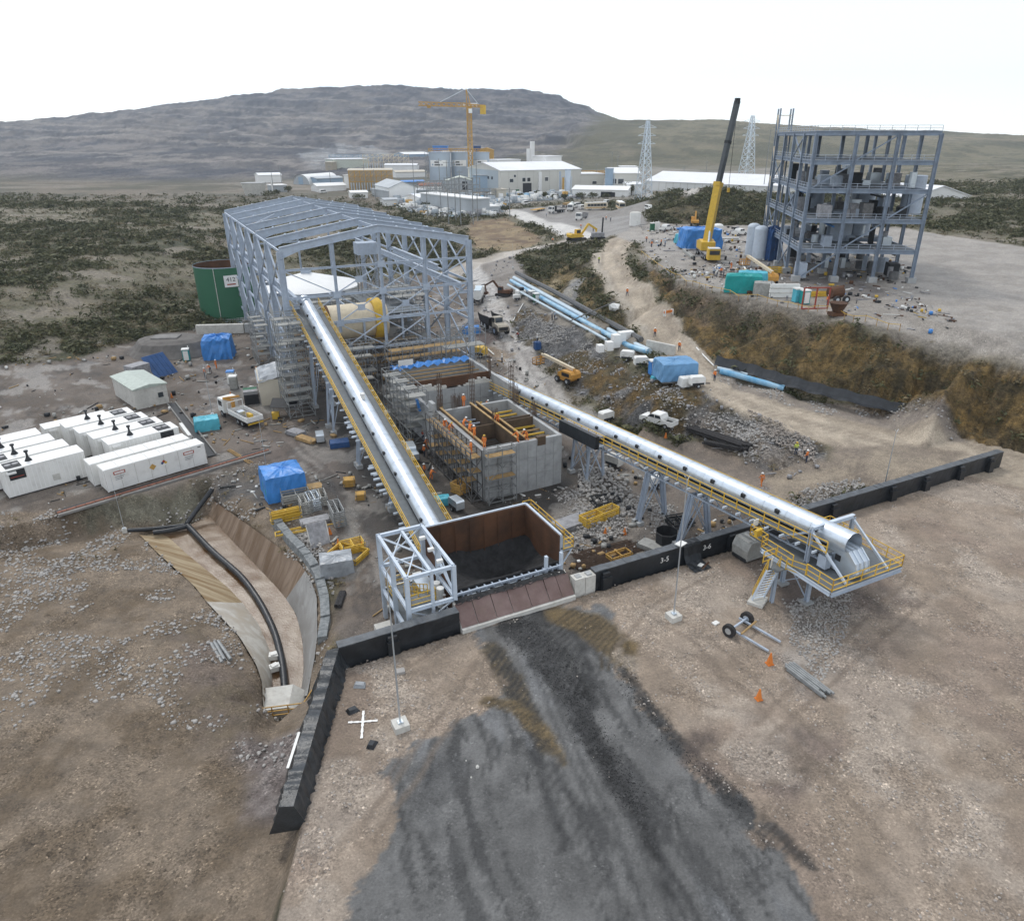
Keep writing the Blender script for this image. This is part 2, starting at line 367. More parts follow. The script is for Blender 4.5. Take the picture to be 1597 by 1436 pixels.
# hills
for u in (-500,-200,100,400,700,1000): vp((u,252,760))
vp((-500,236,950),(-100,232,950),(200,232,950),(450,230,950),(700,236,950),(880,238,950),(450,212,1120),(200,212,1120),(-100,218,1120),(700,214,1120),(860,222,1060))
vp((-500,222,1300),(-200,206,1300),(60,190,1350),(250,178,1350),(450,178,1350),(650,176,1350),(780,180,1350),(880,196,1300))
vp((-600,224,1650),(-260,212,1650),(-40,196,1650),(120,180,1650),(260,164,1650),(380,150,1650),(480,141,1650),(560,137,1650),(700,139,1650),(790,141,1650),(838,143,1650),(870,151,1650),(898,163,1650),(925,172,1650),(968,188,1650))
vp((885,206,1000),(930,196,1050),(960,190,1150),(995,186,1150),(1030,188,1150),(1080,188,1150),(1140,187,1150),(1200,191,1150),(1300,200,1150),(1450,212,1150),(1700,214,1150))
vp((950,222,900),(1050,216,900),(1160,216,900),(1300,222,900),(1500,226,900),(1000,246,780),(1100,246,780),(1200,246,780),(1350,248,780),(1500,250,780),(1040,258,640),(1200,262,620),(1400,268,600),(1000,262,620))
PTS += [(-3500,2600,20),(-800,2300,30),(300,2300,30),(3500,2600,20),(-3500,500,5),(3500,500,20),(-1200,-90,-3),(1200,-90,0),(-5200,4800,0),(5200,4800,0),(0,4800,0),(-5200,-300,-3),(5200,-300,0)]
_p = np.array(PTS)
_tv, _, _tf, _ov, _, _ = delaunay_2d_cdt([Vector((a[0], a[1])) for a in PTS], [], [], 0, 1e-4)
_tz = np.array([_p[o[0], 2] for o in _ov]); TX = np.array([[v.x, v.y] for v in _tv])
TRI = np.array([list(f) for f in _tf]); T3 = np.column_stack([TX, _tz])
TA, TB, TC = T3[TRI[:,0]], T3[TRI[:,1]], T3[TRI[:,2]]
def R(u, v):
    d = ray(u, v); o = np.array([0, 0, CH]); e1 = TB-TA; e2 = TC-TA
    h = np.cross(d, e2); a = np.einsum('ij,ij->i', e1, h); a = np.where(abs(a) < 1e-12, 1e-12, a)
    s = o-TA; uu = np.einsum('ij,ij->i', s, h)/a; q = np.cross(s, e1); vv = (q @ d)/a; t = np.einsum('ij,ij->i', e2, q)/a
    ok = (uu > -1e-6) & (vv > -1e-6) & (uu+vv < 1+1e-6) & (t > 0)
    if not ok.any(): return None
    t = t[ok].min(); return (d[0]*t, d[1]*t, CH+d[2]*t)
# grid: rows closer together near the camera
NY, NX = 780, 660
_k = np.linspace(0, 1, NY); GY = -80 + (-1+np.exp(_k*math.log(60)))*(2280.0/59)
# row spacing tuned: blend so that 20..250 m gets most rows
_a = np.concatenate([np.linspace(-80, 22, 30, endpoint=False), 22*np.exp(np.linspace(0, math.log(2500/22), NY-30))]); GY = _a
def halfw(y): return 0.86*np.maximum(y, 0)+34+np.maximum(0, 60-y)*0.5
GXn = np.linspace(-1, 1, NX)
YY, XX = np.meshgrid(GY, GXn, indexing='ij'); XX = XX*halfw(YY)+0.0
FX, FY = XX.ravel(), YY.ravel(); FZ = np.full(FX.shape, np.nan)
for a, b, c in zip(TA, TB, TC):
    y0, y1 = min(a[1],b[1],c[1]), max(a[1],b[1],c[1])
    r0, r1 = np.searchsorted(GY, y0-1e-6), np.searchsorted(GY, y1+1e-6)
    if r1 <= r0: continue
    sl_ = slice(r0*NX, r1*NX); x = FX[sl_]; y = FY[sl_]
    dt = (b[0]-a[0])*(c[1]-a[1])-(c[0]-a[0])*(b[1]-a[1])
    if abs(dt) < 1e-9: continue
    l1 = ((x-a[0])*(c[1]-a[1])-(c[0]-a[0])*(y-a[1]))/dt; l2 = ((b[0]-a[0])*(y-a[1])-(x-a[0])*(b[1]-a[1]))/dt
    m_ = (l1 >= -1e-7) & (l2 >= -1e-7) & (l1+l2 <= 1+1e-7)
    z = a[2]+l1*(b[2]-a[2])+l2*(c[2]-a[2]); t_ = FZ[sl_]; t_[m_] = z[m_]
FZ = np.nan_to_num(FZ, nan=0.0)
ZB = FZ.copy()
def sstep(x, a, b):
    t = np.clip((x-a)/(b-a), 0, 1); return t*t*(3-2*t)
def RP(l): return [q for q in (R(u, v) for u, v in l) if q]
def polymask(l, warp=1.0, wscale=4.0, soft=0.6, world=False, seed=3):
    P = np.array([p[:2] for p in (l if world else RP(l))])
    lo = P.min(0)-warp*2-soft*2; hi = P.max(0)+warp*2+soft*2
    r = np.zeros(FX.shape); idx = np.where((FX > lo[0]) & (FX < hi[0]) & (FY > lo[1]) & (FY < hi[1]))[0]
    if len(idx) == 0: return r
    x = FX[idx]; y = FY[idx]
    xw = x+(fbm(x, y, wscale, 5, seed, .6)-.5)*3*warp; yw = y+(fbm(x, y, wscale, 5, seed+50, .6)-.5)*3*warp
    ins = np.zeros(x.shape, bool); dm = np.full(x.shape, 1e9); n = len(P)
    for k in range(n):
        a = P[k]; b = P[(k+1) % n]
        c = ((a[1] > yw) != (b[1] > yw)); ins ^= c & (xw < (b[0]-a[0])*(yw-a[1])/((b[1]-a[1]) or 1e-9)+a[0])
        ab = b-a; t = np.clip(((xw-a[0])*ab[0]+(yw-a[1])*ab[1])/max(1e-9, ab@ab), 0, 1)
        dm = np.minimum(dm, np.hypot(xw-a[0]-t*ab[0], yw-a[1]-t*ab[1]))
    r[idx] = sstep(np.where(ins, dm, -dm), -soft, soft); return r
def linemask(l, w, warp=0.3, wscale=2.0, soft=0.4, world=False, seed=9):
    P = np.array([p[:2] for p in (l if world else RP(l))]); ww = w if hasattr(w, '__len__') else [w]*len(P)
    lo = P.min(0)-max(ww)-warp*2-2; hi = P.max(0)+max(ww)+warp*2+2
    r = np.zeros(FX.shape); idx = np.where((FX > lo[0]) & (FX < hi[0]) & (FY > lo[1]) & (FY < hi[1]))[0]
    if len(idx) == 0: return r
    x = FX[idx]; y = FY[idx]
    x = x+(fbm(x, y, wscale, 4, seed, .6)-.5)*3*warp; y = y+(fbm(x, y, wscale, 4, seed+50, .6)-.5)*3*warp
    dm = np.full(x.shape, 1e9)
    for k in range(len(P)-1):
        a = P[k]; b = P[k+1]; ab = b-a; t = np.clip(((x-a[0])*ab[0]+(y-a[1])*ab[1])/max(1e-9, ab@ab), 0, 1)
        d = np.hypot(x-a[0]-t*ab[0], y-a[1]-t*ab[1])-(ww[k]+(ww[k+1]-ww[k])*t)
        dm = np.minimum(dm, d)
    r[idx] = 1-sstep(dm, -soft, soft); return r
C = np.zeros((len(FX), 3)); WET = np.full(len(FX), 0.9); GR = np.full(len(FX), 0.35); VEG = np.zeros(len(FX)); RCK = np.zeros(len(FX)); RUF = np.full(len(FX), 0.25)
def paint(m, c, c2=None, nscale=3.0, seed=11, a=1.0, wet=None, gr=None, veg=None, rck=None, ruf=None):
    global C
    m = np.clip(m*a, 0, 1); c = np.array(c)
    if c2 is not None:
        t = sstep(fbm(FX, FY, nscale, 5, seed, .62), .36, .64)[:, None]; cc = c*(1-t)+np.array(c2)*t
    else: cc = c
    C = C*(1-m[:, None])+cc*m[:, None]
    for arr, val in ((WET, wet), (GR, gr), (VEG, veg), (RCK, rck), (RUF, ruf)):
        if val is not None: arr[:] = arr*(1-m)+val*m
one = np.ones(len(FX)); far = sstep(FY, 250, 420)
s_, t_ = ST_(FX, FY)
BROWN = (.20,.155,.115); DARK = (.058,.052,.046)
# general scrubby ground
paint(one, (.060,.062,.035), (.135,.12,.075), 9, 1, gr=.3, veg=.8, ruf=.8)
paint(sstep(fbm(FX, FY, 26, 4, 140), .50, .62), (.19,.165,.12), (.14,.13,.085), 6, 141, a=.85, veg=.12)
paint(sstep(fbm(FX+50, FY*1.5, 14, 4, 143), .60, .68), (.24,.21,.17), None, a=.7, veg=.03)
# plant yard
paint(polymask([(100,560),(240,520),(320,510),(390,520),(430,470),(560,440),(700,430),(760,445),(800,520),(850,600),(960,690),(1130,770),(1200,800),(1300,800),(900,960),(540,1020),(510,900),(470,840),(330,760),(160,790),(-300,940),(-300,600)], 1.5, 8, 1.0), (.105,.085,.068), (.165,.138,.115), 5, 4, gr=.5, veg=0, ruf=.12, wet=.75)
paint(polymask([(540,560),(640,540),(740,600),(880,720),(900,800),(800,800),(700,850),(600,860),(560,800),(545,700),(470,640)], 2.0, 6, 1.6), (.040,.036,.032), (.068,.06,.053), 4, 6, wet=.5, gr=.4)  # dark soil round the cells; colour also holds contact shade under the frame
paint(polymask([(510,720),(560,790),(610,850),(590,880),(540,860),(540,800),(500,760)], 1.5, 4, 1.2), (.03,.028,.027), (.07,.065,.06), 3, 6, wet=.35)
paint(polymask([(425,800),(560,800),(600,860),(600,960),(560,985),(530,900),(470,850)], 1.5, 5, 1.2), (.17,.135,.105), (.12,.10,.085), 3, 8)
paint(polymask([(880,770),(960,740),(1060,790),(1090,830),(1000,870),(930,880),(880,860)], 2, 5, 1.2), (.23,.20,.17), (.13,.115,.10), 2.5, 8, rck=.5, gr=.8, ruf=.3)
paint(polymask([(890,870),(960,845),(1010,850),(960,890),(895,905)], 1, 3, .8), (.045,.045,.043), (.09,.085,.08), 2, 8)
paint(polymask([(350,560),(440,600),(420,650),(350,640),(300,600)], 2, 6, 2), (.17,.147,.127), (.125,.105,.09), 3, 8)
paint(polymask([(370,660),(500,690),(560,760),(500,740),(420,720)], 2, 6, 2), (.13,.105,.09), (.18,.15,.13), 3, 8)
yard = polymask([(240,520),(430,470),(560,440),(760,445),(850,600),(960,690),(1200,800),(900,900),(560,985),(470,840),(330,745),(160,765),(-300,900),(-300,600)], 1.5, 8, 1.0)
paint(yard*sstep(fbm(FX, FY, 5, 5, 150, .62), .60, .64), (.27,.25,.225), None, a=.6, wet=.22)
paint(yard*sstep(fbm(FX+9, FY, 3.2, 5, 152, .65), .60, .68), (.06,.052,.046), None, a=.65)
for L, w in (([(560,960),(540,860),(500,740),(440,690),(380,600),(300,570)], .3), ([(575,955),(555,855),(520,740),(460,690),(400,610),(320,590)], .3), ([(420,720),(500,780),(570,860),(590,960)], .3), ([(300,560),(360,600),(440,700),(520,800)], .25), ([(720,790),(660,700),(640,640)], .3)):
    paint(linemask(L, w, .3, 3, .2), (.075,.062,.052), None, a=.6)
for L in ([(430,830),(480,800)], [(545,800),(560,870),(540,900)], [(350,590),(420,640)]): paint(linemask(L, 1.0, .8, 2, .5), (.27,.26,.24), None, a=.6, wet=.2)
# left of channel and bank
paint(polymask([(-300,820),(160,795),(415,722),(450,790),(470,850),(505,930),(530,1010),(505,1120),(470,1290),(420,1450),(390,1700),(-400,1700)], 1.0, 5, .6), (.15,.115,.08), (.22,.175,.13), 3, 12, gr=.8, veg=.06, rck=.4, ruf=.35)
paint(polymask([(120,800),(400,728),(330,775),(300,815),(140,828)], .8, 2, .6), (.115,.105,.075), (.17,.16,.12), 1.2, 15, rck=.3, gr=.7, veg=.1, ruf=.5)
paint(polymask([(330,745),(420,725),(440,790),(380,775),(345,785)], .8, 3, .8), (.09,.085,.08), (.14,.12,.10), 3, 13, rck=.1)
paint(polymask([(290,960),(400,1100),(380,1180),(300,1150),(250,1050)], 2, 5, 1.5), (.17,.135,.11), (.15,.12,.085), 2.5, 16, gr=.6)
paint(polymask([(370,1150),(480,1130),(470,1270),(380,1280)], 1, 4, 1), (.15,.125,.115), (.24,.21,.195), .8, 18, gr=1.0, rck=.6)
# pad gravel
pad = sstep(-t_, .1, .5)*sstep(s_-(-9.5)+(-t_)*-0.47, -.4, .3)
pad = ((t_ < .3) & (s_ > (-9.5+0.46*(t_+0.5)))).astype(float)*(FY < 140)
paint(pad, (.265,.212,.163), (.325,.265,.21), 4, 20, gr=.62, veg=0, rck=0, ruf=.10, wet=.9)
paint(pad*sstep(fbm(FX, FY, 7, 4, 33), .52, .68), (.25,.195,.155), None, a=.7)
coalm = polymask([(590,1200),(680,1140),(760,1110),(790,1060),(765,1010),(735,985),(890,935),(950,955),(975,1050),(1005,1110),(1060,1180),(1125,1240),(1215,1330),(1290,1436),(1330,1600),(560,1600),(560,1400),(620,1300),(610,1240)], 1.3, 2.2, .22, seed=77)
coalm = np.clip(coalm*1.0+(coalm*(1-coalm))*6*(vnoise(FX/.12, FY/.12, 9)-.5), 0, 1)
_d = np.array(R(1010, 1320)[:2])-np.array(R(850, 985)[:2]); _d /= np.linalg.norm(_d); AL_ = FX*_d[0]+FY*_d[1]; AC_ = -FX*_d[1]+FY*_d[0]; AC_ = AC_+(fbm(FX, FY, 6, 3, 210)-.5)*2.2
stk = fbm(AC_*1.0, AL_*.10, .7, 5, 211, .6); stk2 = fbm(AC_, AL_*.16, 2.2, 4, 213, .6)
paint(pad*coalm, (.155,.154,.150), (.115,.114,.111), 2.6, 22, wet=.5, gr=.35)
paint(pad*coalm*sstep(stk, .54, .64), (.045,.045,.045), None, a=.75, gr=.5)
paint(pad*coalm*sstep(stk2, .55, .66), (.19,.195,.20), None, a=.55, wet=.4)
paint(pad*polymask([(640,1190),(700,1160),(740,1200),(690,1260),(680,1310),(640,1250)], .6, 2, .3), (.065,.065,.065), (.09,.09,.09), 2, 22, wet=.5, a=.6)
def arcs(L, w, n_, c, gap, a=.9):
    P = [np.array(p[:2]) for p in RP(L)]
    for j in range(n_):
        o = (j-(n_-1)/2)*gap; Q = []
        for k, p in enumerate(P):
            d = P[min(k+1, len(P)-1)]-P[max(k-1, 0)]; d = d/np.linalg.norm(d); Q.append(p+np.array([-d[1], d[0]])*o)
        paint(pad*linemask(Q, w, .10, 2, .10, world=True), c, None, a=a, gr=.6)
K_ = (.022,.022,.022); O_ = (.155,.112,.055); D_K = (.055,.042,.024)
paint(pad*linemask([(800,975),(845,1010),(880,1055),(905,1110),(945,1180),(985,1255),(1020,1330)], [1.5,1.6,1.3,.9,.7,.4,.3], .5, 1.2, .35), K_, (.05,.05,.05), .6, 41, a=.92, wet=.9, gr=.6, ruf=.35)
paint(pad*linemask([(850,965),(885,1000),(905,1045),(925,1100)], [1.3,1.4,1.0,.4], .4, 1.2, .3), K_, (.05,.05,.05), .6, 42, a=.85, ruf=.35)
arcs([(812,985),(850,1020),(878,1062),(893,1105)], .07, 6, (.10,.10,.10), .42, .7)
arcs([(858,975),(885,1010),(898,1050)], .07, 5, (.11,.11,.105), .38, .7)
paint(pad*linemask([(872,958),(925,975),(962,1005),(978,1040)], [1.1,1.6,1.5,.6], .3, 1.5, .3), O_, (.11,.08,.042), .8, 43, a=.95, gr=.6, ruf=.3)
arcs([(878,960),(928,980),(955,1008),(966,1042)], .09, 7, D_K, .42)
paint(pad*linemask([(770,1015),(792,1060),(820,1105),(850,1165)], [.9,.8,.8,.5], .3, 1.5, .3), (.11,.085,.05), (.05,.042,.03), .7, 44, a=.9, gr=.6, ruf=.3)
arcs([(772,1015),(795,1060),(825,1110),(853,1170)], .08, 4, K_, .4)
paint(pad*linemask([(760,1092),(805,1103),(845,1140),(880,1190)], [.5,.6,.6,.3], .25, 1.5, .25), O_, (.07,.055,.035), .7, 45, a=.9, gr=.6, ruf=.3)
arcs([(762,1094),(806,1106),(846,1144)], .07, 3, D_K, .4)
for L, w in (([(970,1040),(1010,1100),(1060,1160),(1110,1210),(1170,1260),(1260,1345)], [.3,.5,.6,.5,.5,.4]), ([(905,1120),(960,1210),(1010,1290),(1050,1400)], .3), ([(830,1170),(860,1250),(880,1330)], .22), ([(860,1190),(900,1270),(950,1380)], .2), ([(1000,1090),(1100,1210),(1200,1320)], .25)):
    mm_ = pad*linemask(L, w, .3, 1.2, .25); paint(mm_, K_, (.06,.06,.06), .5, 46, a=.8, gr=.7); arcs(L, .05, 4, (.035,.035,.035), .3, .6)
for ofs in (-1.1, -.55, 0, .55, 1.1):    # wheel ruts fanning out of the bucket path
    a_, b_ = ofs, 1
    L = [(838+ofs*26,1000),(868+ofs*22,1070),(920+ofs*30,1180),(985+ofs*45,1290),(1050+ofs*70,1440)]
    paint(pad*linemask(L, .16, .12, 2, .12), (.05,.05,.05), None, a=.55)
paint(pad*polymask([(1060,1140),(1110,1130),(1130,1180),(1110,1210),(1065,1190)], .7, 2, .5), (.10,.08,.07), (.17,.135,.11), .6, 25, a=.8)
paint(pad*polymask([(1150,1180),(1250,1130),(1330,1150),(1250,1240),(1150,1220)], .9, 2, .8), (.11,.09,.08), (.18,.14,.12), .6, 25, a=.75)
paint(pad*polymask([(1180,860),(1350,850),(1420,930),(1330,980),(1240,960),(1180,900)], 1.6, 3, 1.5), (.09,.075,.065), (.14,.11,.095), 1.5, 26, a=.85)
paint(pad*polymask([(1235,940),(1310,930),(1300,1050),(1260,1080),(1225,1010)], 1.3, 2, 1.2), (.20,.185,.17), (.30,.28,.26), .5, 27, a=.8, rck=.8, gr=1)
for L in ([(1080,1020),(1120,1050),(1180,1085)], [(640,1060),(628,1160),(600,1230)], [(1030,1075),(1120,1100),(1200,1120)], [(560,1160),(540,1250)]):
    paint(pad*linemask(L, .14, .3, 1, .15), (.12,.09,.07), None, a=.5)
paint(pad*(1-coalm)*sstep(fbm(FX, FY, 3.5, 5, 201, .65), .55, .66), (.22,.175,.135), None, a=.6, gr=.3)
paint(pad*(1-coalm)*sstep(fbm(FX+20, FY, 9, 5, 203, .6), .58, .66), (.40,.345,.29), None, a=.5, gr=1.0)
for L in ([(1010,960),(1080,1000),(1150,1070),(1260,1180),(1400,1320)], [(1030,950),(1100,990),(1175,1055),(1290,1165)], [(560,1020),(640,1040),(700,1000)], [(560,1300),(640,1180),(700,1100),(745,1030)], [(585,1310),(665,1190),(722,1110)], [(1100,900),(1010,950),(960,1010)], [(1420,900),(1300,1010),(1180,1130)], [(1450,930),(1330,1035),(1200,1150)]):
    paint(pad*linemask(L, .2, .15, 3, .15), (.17,.135,.105), None, a=.55, gr=.3)
GR = GR*(.35+.95*sstep(fbm(FX, FY, 2.4, 5, 205, .65), .38, .62))
# retained light gravel + wet roads
paint(polymask([(735,420),(800,395),(850,480),(800,500),(860,600),(1000,690),(1130,720),(1200,770),(1190,800),(1000,740),(890,680),(800,590),(755,530),(730,450)], 1.2, 5, .8), (.22,.195,.17), (.16,.14,.12), 4, 30, wet=.6, gr=.4, veg=0, ruf=.15, rck=0)
paint(linemask([(738,415),(760,450),(772,490),(800,545),(830,590),(870,635),(905,665)], [2,2.5,3,3.4,3,2.5,1.5], .8, 3, .8), (.48,.455,.42), (.34,.31,.28), 2.5, 31, wet=.25, a=.9)
paint(linemask([(770,600),(850,612),(930,650)], 1.2, .6, 3, .6), (.36,.34,.31), None, wet=.3, a=.6)
paint(linemask([(760,545),(790,555)], 2.0, .6, 2, .6), (.22,.15,.08), None, wet=.2, a=.8)
paint(polymask([(740,500),(775,495),(780,530),(745,545)], .5, 2, .5), (.09,.065,.06), (.12,.09,.08), 1, 31, a=.9, ruf=.4)
for o_ in (-1, 1):
    paint(linemask([(775+o_*9,500),(810+o_*10,560),(850+o_*12,620),(900+o_*14,665),(1000+o_*10,702)], .35, .15, 2, .2), (.15,.13,.115), None, a=.6)
# rocky bank
bank = polymask([(812,470),(900,512),(990,575),(1080,602),(1120,615),(1240,668),(1290,695),(1285,725),(1230,750),(1190,735),(1150,700),(1060,680),(1000,668),(940,640),(880,590),(840,550),(800,510)], 1.0, 4, .6)
paint(bank, (.11,.11,.11), (.20,.195,.19), 2.5, 35, gr=.9, veg=.05, rck=.5, ruf=1.3)
paint(bank*sstep(fbm(FX, FY, 7, 5, 71), .48, .58), (.15,.10,.042), (.095,.078,.045), 2, 36, veg=.07, rck=.3, gr=.7)
paint(bank*polymask([(1100,640),(1180,660),(1240,700),(1230,750),(1160,700),(1060,660)], 2, 5, 1), (.20,.165,.13), (.27,.24,.21), 1.5, 37, rck=1, a=.8, veg=.05)
paint(polymask([(930,665),(1000,672),(1070,686),(1140,702),(1185,730),(1235,750),(1250,775),(1200,805),(1120,775),(960,705)], 1, 5, .8), (.215,.175,.14), (.155,.13,.108), 4, 37, veg=0, rck=.04, ruf=.15, gr=.5)
paint(polymask([(1150,770),(1250,745),(1310,745),(1300,775),(1230,800)], 1, 3, .8), (.17,.14,.12), (.25,.22,.19), 1, 38, rck=.7, a=.7)
# pipe bench and yellow-grey cut
paint(polymask([(790,430),(840,445),(1010,545),(1000,570),(930,530),(860,500),(800,460)], .8, 4, .6), (.25,.225,.19), (.19,.165,.135), 3, 39, veg=.05, ruf=.2)
cut = polymask([(815,432),(850,418),(905,405),(935,425),(960,470),(1010,530),(1000,540),(930,500),(870,465)], .8, 4, .8)
paint(cut, (.19,.14,.065), (.055,.047,.024), 2.6, 43, veg=.45, ruf=1.1, gr=.5)
paint(polymask([(855,490),(895,430),(912,432),(900,460),(880,490)], .8, 3, .5), (.27,.27,.27), (.33,.31,.27), 2, 44, a=.9, veg=0)
paint(polymask([(845,455),(862,432),(875,440),(868,462)], .6, 3, .5), (.33,.27,.17), (.27,.22,.13), 2, 44, a=.8, veg=0)
# main haul road
paint(linemask([(u, v) for u, v, z in HR], [8.5,8.5,8.5,7.0,5.0,3.9,3.5,3.4,3.4,3.8,4.2,4.5,5,5], .5, 5, .5), (.43,.365,.285), (.34,.285,.22), 5, 50, gr=.35, veg=0, ruf=.06, rck=0, wet=.8)
paint(polymask([(1190,745),(1290,712),(1300,690),(1500,700),(1500,740),(1180,800)], 1.2, 5, 1), (.235,.195,.155), (.30,.25,.19), 5, 51, veg=0, rck=0, ruf=.06, gr=.5)
for o_ in (-2.6, -1.6, 1.6, 2.6):
    P = [np.array(R(u, v)[:2]) for u, v, z in HR]; L = []
    for k, p in enumerate(P):
        d = P[min(k+1, len(P)-1)]-P[max(k-1, 0)]; d = d/np.linalg.norm(d); L.append(p+np.array([-d[1], d[0]])*o_)
    paint(linemask(L, .3, .25, 5, .3, world=True), (.19,.155,.12), None, a=.5)
for k in range(6):
    paint(linemask([(1318-k*4,700+k*7),(1345+k*5,712+k*8),(1335+k*4,738+k*6),(1290,752+k*5),(1230,768+k*4)], .16, .15, 3, .14), (.16,.13,.105), None, a=.5)
for L in ([(935,372),(928,400),(950,450),(1000,515),(1060,580)], [(1000,395),(1022,440),(1065,495),(1100,555)]):
    paint(linemask(L, 1.0, .5, 3, .6), (.42,.38,.32), None, a=.55)
# cut slope right
slope = polymask([(995,405),(1060,448),(1110,462),(1180,475),(1260,494),(1340,512),(1500,560),(1700,610),(1700,700),(1440,642),(1320,620),(1220,600),(1140,575),(1096,548),(1062,505),(1026,455),(1000,420)], .8, 4, .5)
paint(slope, (.175,.118,.045), (.055,.043,.02), 2.6, 60, veg=.24, ruf=1.8, rck=.05, gr=.6)
paint(slope*sstep(fbm(FX, FY*1.0+FZ*2, 6, 5, 61, .6), .50, .62), (.26,.165,.055), (.17,.12,.06), 1.6, 62, a=.8)
paint(slope*sstep(fbm(FX+FZ*1.5, FY, 5, 5, 65, .6), .56, .66), (.035,.033,.020), None, a=.6, veg=.4)
paint(slope*polymask([(995,405),(1110,455),(1260,490),(1260,510),(1150,500),(1080,500),(1040,455)], 1.5, 4, 1), (.13,.10,.075), (.075,.065,.04), 2.5, 63, a=.75)
paint(polymask([(1000,396),(1060,436),(1110,452),(1260,484),(1500,545),(1500,560),(1260,500),(1110,464),(1050,446),(1000,412)], .6, 3, .6), (.17,.15,.13), (.22,.20,.17), 2, 64, a=.8, veg=.05)
paint(polymask([(1110,575),(1200,607),(1330,632),(1500,675),(1500,690),(1300,648),(1180,618),(1110,590)], .6, 3, .5), (.17,.145,.13), (.23,.20,.17), 1, 64, a=.8, rck=.3)
# crane platform
paint(polymask([(930,370),(1000,352),(1060,340),(1200,350),(1400,355),(1700,400),(1700,590),(1500,545),(1330,500),(1180,467),(1110,452),(1060,436),(1010,405),(1000,385)], 1, 5, .8), (.26,.235,.205), (.33,.30,.265), 4, 66, veg=0, ruf=.12, wet=.6, gr=.6, rck=.05)
paint(polymask([(1160,400),(1230,400),(1300,420),(1400,460),(1320,470),(1230,450),(1170,425)], 1.5, 4, 1), (.13,.115,.105), (.19,.17,.155), 2, 67, a=.85)
# mound
paint(polymask([(1005,345),(1010,315),(1050,296),(1090,288),(1180,296),(1230,330),(1200,352),(1100,352)], 2, 8, 1.5), (.045,.048,.026), (.12,.10,.06), 6, 68, veg=1, ruf=1.0)
# middle ground: parking, roads, dug patch
paint(polymask([(700,318),(790,328),(900,318),(1010,315),(1010,350),(940,372),(900,380),(860,350),(800,335),(700,335)], 1, 8, 1.2), (.24,.225,.205), (.19,.175,.16), 6, 70, veg=0, ruf=.1, wet=.55)
paint(polymask([(738,345),(790,340),(840,368),(845,378),(800,392),(745,390),(725,365)], 1, 6, 1), (.17,.12,.075), (.26,.20,.12), 5, 72, veg=.05, ruf=.5)
paint(linemask([(745,375),(790,372),(830,378)], 1.5, 1.2, 4, 1), (.10,.065,.045), None, a=.7)
paint(linemask([(700,425),(735,412),(800,395),(880,380),(910,371)], [3,4,4,4.5,5], .6, 5, .8), (.42,.38,.33), (.34,.30,.25), 4, 73, veg=0, ruf=.05, wet=.5)
paint(linemask([(915,372),(868,352),(820,338),(775,325),(700,315)], [4,4.5,4.5,5,4], .6, 5, .8), (.54,.51,.46), (.44,.41,.37), 4, 74, veg=0, wet=.35, ruf=.05)
paint(linemask([(780,312),(880,303),(1000,298),(1080,300)], 3, .6, 5, .8), (.42,.39,.35), None, veg=0, wet=.5)
# far plant pad
paint(polymask([(560,312),(640,262),(1250,262),(1250,285),(1010,300),(1010,312),(880,315),(790,325),(700,330),(640,318)], 4, 30, 3), (.27,.25,.22), (.20,.19,.165), 20, 75, veg=.1, ruf=.2, a=.85)
paint(polymask([(390,310),(400,268),(620,262),(600,300),(560,312),(470,305)], 4, 30, 3), (.26,.22,.17), (.14,.13,.09), 12, 76, veg=.3, ruf=.3, a=.85)
paint(sstep(FY, 330, 400)*(1-sstep(FX, -30, 60)), (.17,.145,.115), (.085,.082,.06), 40, 240, a=.9, veg=.1)
paint(sstep(FY, 400, 470)*(1-sstep(FX, 40, 160))*sstep(fbm(FX*.4, FY, 30, 5, 242, .65), .52, .6), (.24,.215,.185), None, a=.6)
# hills
hb = sstep(FY+np.clip(-FX, 0, 200)*.7, 640, 760)
strata = fbm(FX*.25, FZ*4+FX*.02, 20, 4, 80, .6); gull = fbm(FX, FY, 60, 5, 81, .62)
mount = hb*sstep(FX*-1+40+(FY-800)*.13+(gull-.5)*60, -25, 25)
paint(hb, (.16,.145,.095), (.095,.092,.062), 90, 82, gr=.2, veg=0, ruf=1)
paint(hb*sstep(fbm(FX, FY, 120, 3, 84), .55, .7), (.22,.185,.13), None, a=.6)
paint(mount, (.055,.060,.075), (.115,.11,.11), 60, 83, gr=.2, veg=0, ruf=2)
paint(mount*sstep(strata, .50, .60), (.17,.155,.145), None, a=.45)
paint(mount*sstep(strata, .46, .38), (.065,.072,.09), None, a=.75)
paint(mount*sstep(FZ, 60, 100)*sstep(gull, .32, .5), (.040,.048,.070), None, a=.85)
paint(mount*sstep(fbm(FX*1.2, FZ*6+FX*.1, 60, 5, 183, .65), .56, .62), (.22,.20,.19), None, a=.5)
for L in ([(480,158),(560,166),(640,172),(700,192),(790,206)], [(560,240),(700,228),(800,230),(900,220)], [(400,215),(520,205),(650,212),(760,222)], [(500,255),(650,236),(760,246)]):
    paint(linemask(L, 5, 4, 40, 4), (.30,.27,.23), None, a=.55)
paint(mount*polymask([(470,242),(520,222),(600,225),(610,240),(560,262),(480,262)], 14, 60, 6), (.33,.34,.35), (.22,.23,.24), 18, 86, a=.85)
paint(polymask([(790,245),(900,226),(960,238),(1000,262),(900,268),(780,265)], 12, 60, 10), (.085,.085,.055), (.12,.11,.07), 20, 87, a=.8)
paint(polymask([(955,262),(1060,232),(1180,240),(1200,262),(1100,268)], 12, 60, 8), (.075,.078,.045), (.13,.115,.075), 20, 88, a=.7)
dt_ = fbm(FX+FZ*3, FY*.6, 28, 6, 230, .7); paint(mount*sstep(dt_, .52, .57), (.045,.050,.062), None, a=.6)
